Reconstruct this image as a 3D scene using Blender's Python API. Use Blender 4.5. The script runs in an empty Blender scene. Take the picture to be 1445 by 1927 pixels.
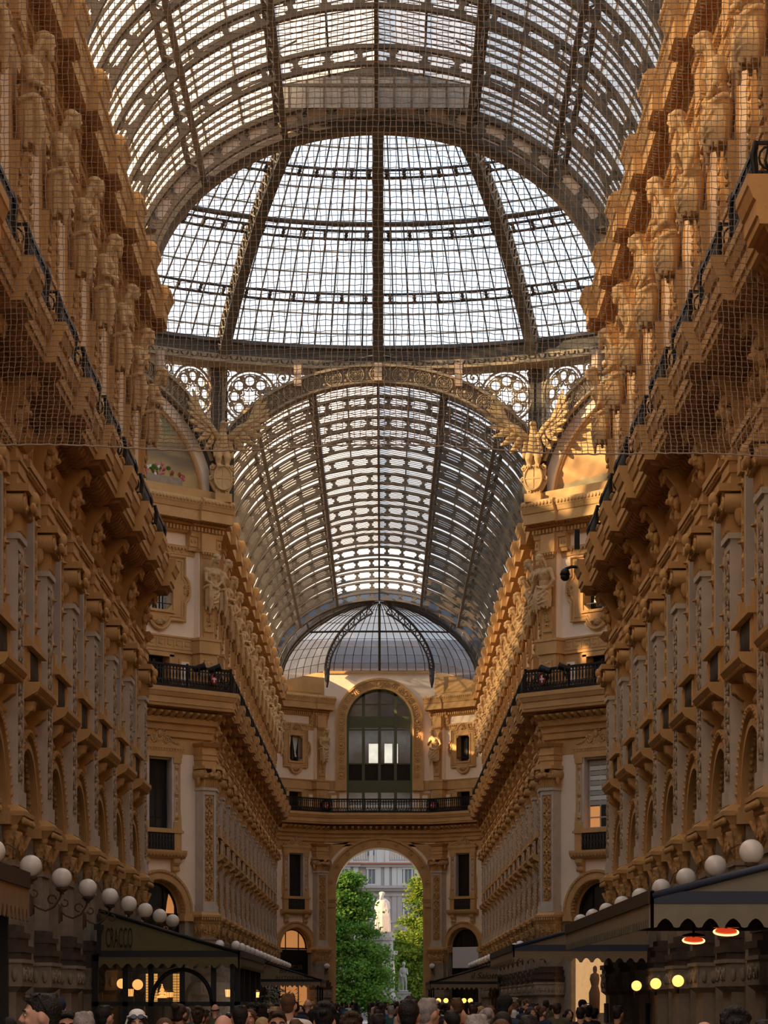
import bpy, bmesh, math, random
from mathutils import Vector, Matrix
R = math.radians
PI = math.pi
rnd = random.Random(7)
scn = bpy.context.scene
COL = scn.collection

# ------------------------------------------------------------------ camera, sky, sun, exposure
cam = bpy.data.cameras.new('camera')
camo = bpy.data.objects.new('camera', cam)
COL.objects.link(camo)
camo.location = (0.16, 0.0, 1.7)
camo.rotation_euler = (R(90), 0, 0)
cam.sensor_fit = 'HORIZONTAL'
cam.sensor_width = 36.0
cam.lens = 36.0 * 5000 / 1445
cam.shift_y = 921.5 / 1445
cam.shift_x = 4.5 / 1445
cam.clip_start = 0.5
cam.clip_end = 2000
scn.camera = camo

world = bpy.data.worlds.new('sky')
scn.world = world
world.use_nodes = True
wn = world.node_tree.nodes
wl = world.node_tree.links
wn.clear()
wo = wn.new('ShaderNodeOutputWorld')
wb = wn.new('ShaderNodeBackground')
wb.inputs['Strength'].default_value = 1.02
tc = wn.new('ShaderNodeTexCoord')
sp = wn.new('ShaderNodeSeparateXYZ')
wl.new(tc.outputs['Generated'], sp.inputs[0])
wr = wn.new('ShaderNodeValToRGB')
wr.color_ramp.elements[0].position = 0.0
wr.color_ramp.elements[0].color = (1.0, 0.86, 0.66, 1)
wr.color_ramp.elements[1].position = 0.75
wr.color_ramp.elements[1].color = (0.66, 0.74, 0.88, 1)
e = wr.color_ramp.elements.new(0.19)
e.color = (0.95, 0.92, 0.86, 1)
e = wr.color_ramp.elements.new(0.30)
e.color = (0.80, 0.87, 0.97, 1)
wl.new(sp.outputs[2], wr.inputs[0])
wl.new(wr.outputs[0], wb.inputs['Color'])
wl.new(wb.outputs[0], wo.inputs[0])

sun = bpy.data.lights.new('sun', 'SUN')
sun.energy = 8.0
sun.color = (1.0, 0.66, 0.34)
sun.angle = R(1.0)
suno = bpy.data.objects.new('sun', sun)
COL.objects.link(suno)
suno.location = (-60, 60, 60)
suno.rotation_euler = Vector((0.90, 0.30, -0.29)).to_track_quat('-Z', 'Y').to_euler()

vs = scn.view_settings
vs.view_transform = 'Standard'
vs.look = 'None'
vs.exposure = 0.70
vs.gamma = 1.0
vs.use_curve_mapping = False
try:
    cy = scn.cycles
    cy.use_denoising = True
    cy.max_bounces = 7
    cy.diffuse_bounces = 5
    cy.glossy_bounces = 2
    cy.transmission_bounces = 4
    cy.transparent_max_bounces = 14
    cy.caustics_reflective = False
    cy.caustics_refractive = False
    cy.sample_clamp_indirect = 6
except Exception:
    pass

# ------------------------------------------------------------------ materials
MATS = {}

def mat(name, col, rough=0.8, var=0.0, scale=6.0, bump=0.0, bscale=30.0, metal=0.0, spec=0.3, col2=None, emit=None, estr=0.0, voro=False):
    m = bpy.data.materials.new(name)
    m.use_nodes = True
    nt = m.node_tree
    b = nt.nodes['Principled BSDF']
    b.inputs['Roughness'].default_value = rough
    b.inputs['Metallic'].default_value = metal
    b.inputs['Specular IOR Level'].default_value = spec
    b.inputs['Base Color'].default_value = (*col, 1)
    if var > 0 or col2:
        t = nt.nodes.new('ShaderNodeTexCoord')
        n = nt.nodes.new('ShaderNodeTexNoise')
        n.inputs['Scale'].default_value = scale
        n.inputs['Detail'].default_value = 4
        nt.links.new(t.outputs['Object'], n.inputs['Vector'])
        r = nt.nodes.new('ShaderNodeValToRGB')
        c2 = col2 or tuple(max(0, c * (1 - var)) for c in col)
        r.color_ramp.elements[0].position = 0.35
        r.color_ramp.elements[1].position = 0.65
        r.color_ramp.elements[0].color = (*c2, 1)
        r.color_ramp.elements[1].color = (*col, 1)
        nt.links.new(n.outputs['Fac'], r.inputs[0])
        nt.links.new(r.outputs[0], b.inputs['Base Color'])
    if bump > 0:
        t = nt.nodes.new('ShaderNodeTexCoord')
        n = nt.nodes.new('ShaderNodeTexVoronoi' if voro else 'ShaderNodeTexNoise')
        n.inputs['Scale'].default_value = bscale
        nt.links.new(t.outputs['Object'], n.inputs['Vector'])
        bp = nt.nodes.new('ShaderNodeBump')
        bp.inputs['Strength'].default_value = bump
        bp.inputs['Distance'].default_value = 0.05
        nt.links.new(n.outputs['Distance' if voro else 'Fac'], bp.inputs['Height'])
        nt.links.new(bp.outputs[0], b.inputs['Normal'])
    if emit:
        b.inputs['Emission Color'].default_value = (*emit, 1)
        b.inputs['Emission Strength'].default_value = estr
    MATS[name] = m
    return m

mat('ochre', (0.62, 0.37, 0.150), 0.85, 0.14, 1.3, 0.25, 14)
mat('ochre_carved', (0.58, 0.35, 0.145), 0.85, 0.12, 2.0, 0.9, 9, voro=True)
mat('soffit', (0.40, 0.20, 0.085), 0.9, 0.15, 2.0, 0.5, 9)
mat('statue_stone', (0.62, 0.42, 0.21), 0.85, 0.16, 5.0, 0.2, 25)
mat('plaster', (0.95, 0.79, 0.60), 0.92, 0.06, 1.5, 0.15, 30)
mat('grey_marble', (0.60, 0.525, 0.44), 0.75, 0.15, 2.0, 0.08, 20)
mat('granite', (0.37, 0.30, 0.225), 0.85, 0.2, 5.0, 0.25, 25)
mat('stone_carved', (0.44, 0.33, 0.22), 0.85, 0.15, 3, 0.5, 14)
mat('dark_marble', (0.10, 0.065, 0.05), 0.5, 0.3, 6.0)
mat('iron_black', (0.016, 0.015, 0.015), 0.5, metal=0.2)
mat('iron_grey', (0.105, 0.088, 0.070), 0.6, 0.2, 3.0)
mat('iron_dark', (0.085, 0.075, 0.066), 0.6, 0.2, 3.0)
mat('iron_bronze', (0.44, 0.34, 0.22), 0.6, 0.2, 3.0)
mat('bronze_dark', (0.20, 0.155, 0.105), 0.7)
mat('iron_brown', (0.10, 0.05, 0.028), 0.55)
mat('seam', (0.50, 0.38, 0.17), 0.6)
mat('seam_pale', (0.45, 0.44, 0.38), 0.7)
mat('band_pink', (0.60, 0.44, 0.32), 0.8, 0.1, 3)
mat('window_dark', (0.012, 0.013, 0.014), 0.12, spec=0.5)
mat('room_dark', (0.03, 0.022, 0.016), 0.95)  # near-black backing: darkness of unlit rooms put into the colour
mat('frame_green', (0.10, 0.11, 0.055), 0.6)
mat('curtain', (0.75, 0.74, 0.68), 0.9)
mat('awning_olive', (0.17, 0.145, 0.075), 0.9, 0.1, 4)
mat('awning_grey', (0.25, 0.235, 0.18), 0.9, 0.1, 4)
mat('awning_brown', (0.30, 0.225, 0.145), 0.9, 0.1, 4)
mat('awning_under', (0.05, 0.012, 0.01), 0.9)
mat('wood_dark', (0.06, 0.045, 0.032), 0.7)
mat('navy', (0.035, 0.05, 0.085), 0.5)
mat('black_frame', (0.014, 0.016, 0.018), 0.5)
mat('gold', (0.55, 0.33, 0.10), 0.4, metal=0.6)
mat('red', (0.5, 0.03, 0.02), 0.5)
mat('white', (0.8, 0.8, 0.8), 0.5)
mat('sign_white', (0.72, 0.74, 0.78), 0.7)
mat('letter_dark', (0.03, 0.022, 0.015), 0.8)
mat('opal', (0.86, 0.82, 0.78), 0.18, spec=0.5)
mat('floor_stone', (0.085, 0.072, 0.06), 0.5, 0.3, 1.5)
mat('lamp_warm', (1, 0.75, 0.35), 0.5, emit=(1.0, 0.46, 0.10), estr=1.35)
mat('lamp_amber', (1, 0.6, 0.25), 0.5, emit=(1.0, 0.42, 0.12), estr=1.6)
mat('heater_glow', (1, 0.2, 0.1), 0.5, emit=(1.0, 0.08, 0.02), estr=0.35)
mat('heater_core', (1, 0.5, 0.3), 0.5, emit=(1.0, 0.28, 0.10), estr=3.2)
mat('lit_shop', (0.8, 0.55, 0.3), 0.8, 0.25, 3.0, emit=(1.0, 0.55, 0.22), estr=0.32)
mat('lit_room', (0.7, 0.35, 0.13), 0.8, emit=(1.0, 0.40, 0.12), estr=0.25)
mat('glass_brick', (0.9, 0.6, 0.2), 0.4, emit=(1.0, 0.50, 0.12), estr=0.8)
mat('net_cord', (0.36, 0.29, 0.24), 0.9)
mat('bark', (0.10, 0.07, 0.05), 0.9)
mat('monument_stone', (0.62, 0.50, 0.42), 0.8, 0.08, 3)
mat('grey_stone', (0.30, 0.29, 0.27), 0.85, 0.15, 3)
mat('town_glass', (0.10, 0.12, 0.15), 0.25, spec=0.5)
mat('letter_brown', (0.16, 0.10, 0.06), 0.7)
mat('town_stone', (0.34, 0.30, 0.285), 0.9, 0.1, 1.5)
mat('town_white', (0.44, 0.43, 0.43), 0.9)
mat('roof_tile', (0.30, 0.10, 0.06), 0.9)
mat('shop_black', (0.008, 0.008, 0.008), 0.4)
mat('plant_leaf', (0.03, 0.07, 0.02), 0.6, 0.4, 8)
mat('chip_board', (0.26, 0.15, 0.085), 0.9, 0.3, 20)  # mannequin tone: backlit silhouette darkness put into the colour

def glass(name, tcol, tl, fac_t, fac_tl, gloss=0.06):
    m = bpy.data.materials.new(name)
    m.use_nodes = True
    nt = m.node_tree
    nt.nodes.clear()
    o = nt.nodes.new('ShaderNodeOutputMaterial')
    t = nt.nodes.new('ShaderNodeBsdfTransparent')
    t.inputs[0].default_value = (*tcol, 1)
    l = nt.nodes.new('ShaderNodeBsdfTranslucent')
    l.inputs[0].default_value = (*tl, 1)
    d = nt.nodes.new('ShaderNodeBsdfDiffuse')
    d.inputs[0].default_value = (*tl, 1)
    g = nt.nodes.new('ShaderNodeBsdfGlossy')
    g.inputs['Roughness'].default_value = 0.08
    m1 = nt.nodes.new('ShaderNodeMixShader')
    m1.inputs[0].default_value = 1 - fac_tl
    nt.links.new(l.outputs[0], m1.inputs[1])
    nt.links.new(d.outputs[0], m1.inputs[2])
    m2 = nt.nodes.new('ShaderNodeMixShader')
    m2.inputs[0].default_value = fac_t
    # dirt on the panes: large soft patches let less light through
    tcn = nt.nodes.new('ShaderNodeTexCoord')
    nz = nt.nodes.new('ShaderNodeTexNoise')
    nz.inputs['Scale'].default_value = 0.9
    nz.inputs['Detail'].default_value = 3
    nt.links.new(tcn.outputs['Object'], nz.inputs['Vector'])
    mp = nt.nodes.new('ShaderNodeMapRange')
    mp.inputs[1].default_value = 0.3
    mp.inputs[2].default_value = 0.7
    mp.inputs[3].default_value = max(0, fac_t - 0.12)
    mp.inputs[4].default_value = min(1, fac_t + 0.08)
    nt.links.new(nz.outputs['Fac'], mp.inputs[0])
    nt.links.new(mp.outputs[0], m2.inputs[0])
    nt.links.new(m1.outputs[0], m2.inputs[1])
    nt.links.new(t.outputs[0], m2.inputs[2])
    m3 = nt.nodes.new('ShaderNodeMixShader')
    m3.inputs[0].default_value = gloss
    nt.links.new(m2.outputs[0], m3.inputs[1])
    nt.links.new(g.outputs[0], m3.inputs[2])
    nt.links.new(m3.outputs[0], o.inputs[0])
    MATS[name] = m

glass('glass_vault', (0.80, 0.82, 0.84), (0.88, 0.87, 0.85), 0.30, 0.85)
glass('glass_dome', (0.80, 0.90, 1.0), (0.85, 0.85, 0.85), 0.86, 0.75, 0.03)
glass('glass_end', (0.34, 0.38, 0.44), (0.26, 0.28, 0.32), 0.50, 0.8, 0.10)
glass('glass_window', (0.95, 0.96, 0.94), (0.05, 0.05, 0.05), 0.84, 0.3, 0.12)

def leafmat(name, c1, c2):
    m = bpy.data.materials.new(name)
    m.use_nodes = True
    nt = m.node_tree
    nt.nodes.clear()
    o = nt.nodes.new('ShaderNodeOutputMaterial')
    d = nt.nodes.new('ShaderNodeBsdfDiffuse')
    l = nt.nodes.new('ShaderNodeBsdfTranslucent')
    t = nt.nodes.new('ShaderNodeTexCoord')
    n = nt.nodes.new('ShaderNodeTexNoise')
    n.inputs['Scale'].default_value = 1.2
    nt.links.new(t.outputs['Object'], n.inputs['Vector'])
    r = nt.nodes.new('ShaderNodeValToRGB')
    r.color_ramp.elements[0].position = 0.35
    r.color_ramp.elements[1].position = 0.65
    r.color_ramp.elements[0].color = (*c1, 1)
    r.color_ramp.elements[1].color = (*c2, 1)
    nt.links.new(n.outputs['Fac'], r.inputs[0])
    nt.links.new(r.outputs[0], d.inputs[0])
    nt.links.new(r.outputs[0], l.inputs[0])
    x = nt.nodes.new('ShaderNodeMixShader')
    x.inputs[0].default_value = 0.4
    nt.links.new(d.outputs[0], x.inputs[1])
    nt.links.new(l.outputs[0], x.inputs[2])
    nt.links.new(x.outputs[0], o.inputs[0])
    MATS[name] = m
leafmat('leaf_green', (0.06, 0.145, 0.026), (0.135, 0.24, 0.04))
leafmat('leaf_lime', (0.085, 0.17, 0.025), (0.24, 0.28, 0.035))  # yellower copy of the leaf green, with sunlight mixed into the colour

def painting(name, stops, noise_col):
    m = bpy.data.materials.new(name)
    m.use_nodes = True
    nt = m.node_tree
    b = nt.nodes['Principled BSDF']
    b.inputs['Roughness'].default_value = 0.9
    t = nt.nodes.new('ShaderNodeTexCoord')
    s = nt.nodes.new('ShaderNodeSeparateXYZ')
    nt.links.new(t.outputs['Object'], s.inputs[0])
    n = nt.nodes.new('ShaderNodeTexNoise')
    n.inputs['Scale'].default_value = 1.0
    n.inputs['Detail'].default_value = 5
    mpn = nt.nodes.new('ShaderNodeMapping')
    mpn.inputs['Scale'].default_value = (0.5, 1, 1.6)
    nt.links.new(t.outputs['Object'], mpn.inputs[0])
    nt.links.new(mpn.outputs[0], n.inputs['Vector'])
    a = nt.nodes.new('ShaderNodeMath')
    a.operation = 'MULTIPLY_ADD'
    a.inputs[1].default_value = 1.6
    nt.links.new(n.outputs['Fac'], a.inputs[0])
    nt.links.new(s.outputs[2], a.inputs[2])
    mr = nt.nodes.new('ShaderNodeMapRange')
    mr.inputs[1].default_value = 24.4 + 0.8
    mr.inputs[2].default_value = 29.6 + 0.8
    nt.links.new(a.outputs[0], mr.inputs[0])
    r = nt.nodes.new('ShaderNodeValToRGB')
    while len(r.color_ramp.elements) < len(stops):
        r.color_ramp.elements.new(0.5)
    for el, (p, c) in zip(r.color_ramp.elements, stops):
        el.position = p
        el.color = (*c, 1)
    nt.links.new(mr.outputs[0], r.inputs[0])
    nt.links.new(r.outputs[0], b.inputs['Base Color'])
    MATS[name] = m
painting('mural_left', [(0.0, (0.40, 0.28, 0.11)), (0.22, (0.52, 0.38, 0.16)), (0.38, (0.22, 0.18, 0.13)), (0.48, (0.50, 0.38, 0.18)), (0.60, (0.30, 0.32, 0.18)), (0.9, (0.17, 0.29, 0.26))], None)
painting('mural_right', [(0.0, (0.22, 0.18, 0.11)), (0.14, (0.30, 0.24, 0.13)), (0.17, (0.55, 0.30, 0.12)), (0.5, (0.72, 0.42, 0.17)), (0.9, (0.66, 0.40, 0.17))], None)

# ------------------------------------------------------------------ mesh builder
class MB:
    def __init__(self):
        self.v, self.f, self.m, self.s = [], [], [], []

    def face(self, idx, m, s=False):
        self.f.append(tuple(idx)); self.m.append(m); self.s.append(s)

    def add(self, o, M=None):
        b = len(self.v)
        self.v += [tuple(M @ Vector(p)) for p in o.v] if M is not None else o.v
        self.f += [tuple(i + b for i in f) for f in o.f]
        self.m += o.m
        self.s += o.s
        return self

    def box(self, x0, x1, y0, y1, z0, z1, m):
        b = len(self.v)
        self.v += [(x0, y0, z0), (x1, y0, z0), (x1, y1, z0), (x0, y1, z0), (x0, y0, z1), (x1, y0, z1), (x1, y1, z1), (x0, y1, z1)]
        for q in ((0, 3, 2, 1), (4, 5, 6, 7), (0, 1, 5, 4), (1, 2, 6, 5), (2, 3, 7, 6), (3, 0, 4, 7)):
            self.face([b + i for i in q], m)
        return self

    def prism(self, poly, axis, a, c, m, s=False):
        """poly: list of 2-D points in the two other axes (order x,y,z without axis), extruded from a to c"""
        n = len(poly)
        b = len(self.v)
        for t in (a, c):
            for (p, q) in poly:
                self.v.append((t, p, q) if axis == 'x' else (p, t, q) if axis == 'y' else (p, q, t))
        ar = sum(poly[i][0] * poly[(i + 1) % n][1] - poly[(i + 1) % n][0] * poly[i][1] for i in range(n))
        flip = (ar > 0) != (axis == 'y')
        f1 = list(range(n)) if not flip else list(range(n))[::-1]
        f2 = [n + i for i in (range(n) if flip else list(range(n))[::-1])]
        self.face([b + i for i in f1], m)
        self.face([b + i for i in f2], m)
        for i in range(n):
            j = (i + 1) % n
            q = (i, j, n + j, n + i)
            if not flip:
                q = q[::-1]
            self.face([b + k for k in q], m, s)
        return self

    def taper(self, x, z0, z1, w0, w1, d0, d1, m, y0=0.0):
        b = len(self.v)
        for (z, w, d) in ((z0, w0, d0), (z1, w1, d1)):
            self.v += [(x - w / 2, y0, z), (x + w / 2, y0, z), (x + w / 2, d, z), (x - w / 2, d, z)]
        for q in ((0, 3, 2, 1), (4, 5, 6, 7), (0, 1, 5, 4), (1, 2, 6, 5), (2, 3, 7, 6), (3, 0, 4, 7)):
            self.face([b + i for i in q], m)
        return self

    def lathe(self, c, prof, n, m, s=True, sx=1.0, sy=1.0):
        b = len(self.v)
        for (r, z) in prof:
            for i in range(n):
                a = 2 * PI * i / n
                self.v.append((c[0] + r * sx * math.cos(a), c[1] + r * sy * math.sin(a), c[2] + z))
        k = len(prof)
        for j in range(k - 1):
            for i in range(n):
                i2 = (i + 1) % n
                self.face((b + j * n + i, b + j * n + i2, b + (j + 1) * n + i2, b + (j + 1) * n + i), m, s)
        self.face([b + i for i in range(n)][::-1], m)
        self.face([b + (k - 1) * n + i for i in range(n)], m)
        return self

    def blob(self, c, r, m, n=8, k=5, M=None, s=True):
        b = len(self.v)
        pts = [(0, 0, -1)]
        for j in range(1, k):
            ph = -PI / 2 + PI * j / k
            for i in range(n):
                a = 2 * PI * i / n
                pts.append((math.cos(ph) * math.cos(a), math.cos(ph) * math.sin(a), math.sin(ph)))
        pts.append((0, 0, 1))
        for p in pts:
            q = Vector((p[0] * r[0], p[1] * r[1], p[2] * r[2]))
            if M is not None:
                q = M @ q
            self.v.append((q.x + c[0], q.y + c[1], q.z + c[2]))
        for i in range(n):
            i2 = (i + 1) % n
            self.face((b, b + 1 + i2, b + 1 + i), m, s)
            for j in range(k - 2):
                self.face((b + 1 + j * n + i, b + 1 + j * n + i2, b + 1 + (j + 1) * n + i2, b + 1 + (j + 1) * n + i), m, s)
            self.face((b + 1 + (k - 2) * n + i, b + 1 + (k - 2) * n + i2, b + 1 + (k - 1) * n), m, s)
        return self

    def tube(self, pts, r, m, n=6, closed=False, s=True, caps=True):
        pts = [Vector(p) for p in pts]
        k = len(pts)
        rr = r if isinstance(r, (list, tuple)) else [r] * k
        b = len(self.v)
        up = None
        for j in range(k):
            if closed:
                t = pts[(j + 1) % k] - pts[j - 1]
            else:
                t = pts[min(j + 1, k - 1)] - pts[max(j - 1, 0)]
            if t.length < 1e-9:
                t = Vector((0, 0, 1))
            t.normalize()
            if up is None:
                up = t.orthogonal().normalized()
            else:
                up = up - t * up.dot(t)
                if up.length < 1e-6:
                    up = t.orthogonal()
                up.normalize()
            w = t.cross(up)
            for i in range(n):
                a = 2 * PI * i / n
                p = pts[j] + (up * math.cos(a) + w * math.sin(a)) * rr[j]
                self.v.append(tuple(p))
        for j in range(k if closed else k - 1):
            j2 = (j + 1) % k
            for i in range(n):
                i2 = (i + 1) % n
                self.face((b + j * n + i, b + j * n + i2, b + j2 * n + i2, b + j2 * n + i), m, s)
        if not closed and caps:
            self.face([b + i for i in range(n)][::-1], m)
            self.face([b + (k - 1) * n + i for i in range(n)], m)
        return self

    def limb(self, pts, rr, m, n=10):
        self.tube(pts, rr, m, n)
        for p, r in zip(pts, rr):
            self.blob(p, (r, r, r), m, n, 6)
        return self

    def mesh(self, name):
        me = bpy.data.meshes.new(name)
        me.from_pydata(self.v, [], self.f)
        names = []
        for x in self.m:
            if x not in names:
                names.append(x)
        for x in names:
            me.materials.append(MATS[x])
        ix = {x: i for i, x in enumerate(names)}
        me.polygons.foreach_set('material_index', [ix[x] for x in self.m])
        me.polygons.foreach_set('use_smooth', self.s)
        me.update()
        return me

    def build(self, name, parent=None):
        return link(name, self.mesh(name), parent)


def link(name, me, parent=None):
    o = bpy.data.objects.new(name, me)
    COL.objects.link(o)
    if parent is not None:
        o.parent = parent
    return o


def tag(o, label=None, cat=None, group=None, kind=None):
    if label:
        o['label'] = label
    if cat:
        o['category'] = cat
    if group:
        o['group'] = group
    if kind:
        o['kind'] = kind
    return o


def thing(name, loc=(0, 0, 0), rz=0.0, label=None, cat=None, group=None, kind=None):
    o = bpy.data.objects.new(name, None)
    COL.objects.link(o)
    o.location = loc
    o.rotation_euler = (0, 0, rz)
    o.empty_display_size = 0.3
    return tag(o, label, cat, group, kind)


CACHE = {}

def proto(key, parts):
    """parts: list of (part name, MB, [sub-parts as (name, MB)]) -> meshes built once"""
    whole = MB()
    out = []
    for p in parts:
        nm, mb = p[0], p[1]
        subs = p[2] if len(p) > 2 else []
        whole.add(mb)
        for s in subs:
            whole.add(s[1])
        out.append((nm, mb.mesh(nm), [(s[0], s[1].mesh(s[0])) for s in subs]))
    CACHE[key] = (out, whole.mesh(key))


def place(key, name, loc, rz, label, cat, group=None, kind=None, lod=False, skip=()):
    parts, whole = CACHE[key]
    if lod:
        o = link(name, whole)
        o.location = loc
        o.rotation_euler = (0, 0, rz)
        return tag(o, label, cat, group, kind)
    o = thing(name, loc, rz, label, cat, group, kind)
    for nm, me, subs in parts:
        if nm in skip:
            continue
        c = link(nm, me, o)
        for sn, sm in subs:
            link(sn, sm, c)
    return o


def remesh(mb, voxel, name, matname, smooth_it=2):
    me = bpy.data.meshes.new(name)
    me.from_pydata(mb.v, [], mb.f)
    o = bpy.data.objects.new(name, me)
    COL.objects.link(o)
    md = o.modifiers.new('r', 'REMESH')
    md.mode = 'VOXEL'
    md.voxel_size = voxel
    md.use_smooth_shade = True
    if smooth_it:
        sm = o.modifiers.new('s', 'SMOOTH')
        sm.factor = 0.5
        sm.iterations = smooth_it
    dg = bpy.context.evaluated_depsgraph_get()
    ev = o.evaluated_get(dg)
    m2 = bpy.data.meshes.new_from_object(ev)
    m2.name = name
    bpy.data.objects.remove(o)
    bpy.data.meshes.remove(me)
    m2.materials.clear()
    m2.materials.append(MATS[matname])
    m2.polygons.foreach_set('use_smooth', [True] * len(m2.polygons))
    return m2


def spiral(cx, cz, r0, turns, y, start, sgn, n=14):
    return [(cx + sgn * r0 * (1 - 0.8 * i / (n - 1)) * math.cos(start + turns * 2 * PI * i / (n - 1)), y,
             cz + r0 * (1 - 0.8 * i / (n - 1)) * math.sin(start + turns * 2 * PI * i / (n - 1))) for i in range(n)]


def relief(mb, cx, y, z0, z1, w, m):
    """a carved candelabra of scrolls, leaves and rosettes in low relief on the plane y"""
    k = max(1, int(round((z1 - z0) / 0.62)))
    h = (z1 - z0) / k
    q = w / 2
    for i in range(k):
        zc = z0 + (i + 0.5) * h
        for sg in (-1, 1):
            mb.tube(spiral(cx + sg * q * 0.50, zc - h * 0.08, q * 0.45, 1.3, y + 0.02, PI, sg, 10), [0.032 - 0.0015 * t for t in range(10)], m, 5)
            mb.blob((cx + sg * q * 0.45, y + 0.02, zc + h * 0.33), (q * 0.42, 0.05, h * 0.12), m, 6, 4, Matrix.Rotation(sg * 0.7, 3, 'Y'))
            mb.blob((cx + sg * q * 0.25, y + 0.02, zc - h * 0.4), (q * 0.2, 0.05, h * 0.1), m, 6, 4, Matrix.Rotation(-sg * 0.6, 3, 'Y'))
        mb.blob((cx, y + 0.02, zc + (0.1 if i % 2 else 0.0) * h), (q * 0.24, 0.08, h * 0.30), m, 6, 5)
        mb.blob((cx, y + 0.02, zc + h * 0.48), (q * 0.4, 0.05, h * 0.06), m, 6, 4)


def ordinal(i):
    return ['first', 'second', 'third', 'fourth', 'fifth', 'sixth', 'seventh', 'eighth', 'ninth', 'tenth', 'eleventh', 'twelfth', 'thirteenth', 'fourteenth', 'fifteenth', 'sixteenth', 'seventeenth', 'eighteenth'][i]
# ------------------------------------------------------------------ facade modules (x along the wall, y outwards, z up)
A_, B_, C_ = 7.3, 5.5, 24.4          # half width, rise and springing height of the elliptical vaults
WALL = 7.95                          # wall plane
Y1, Y2, Y3 = 85.8, 121.2, 195.0      # near edge of the crossing, far edge, end of the far arm
P = 4.9
ARCH_R, ARCH_Z = 1.52, 5.7

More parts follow.
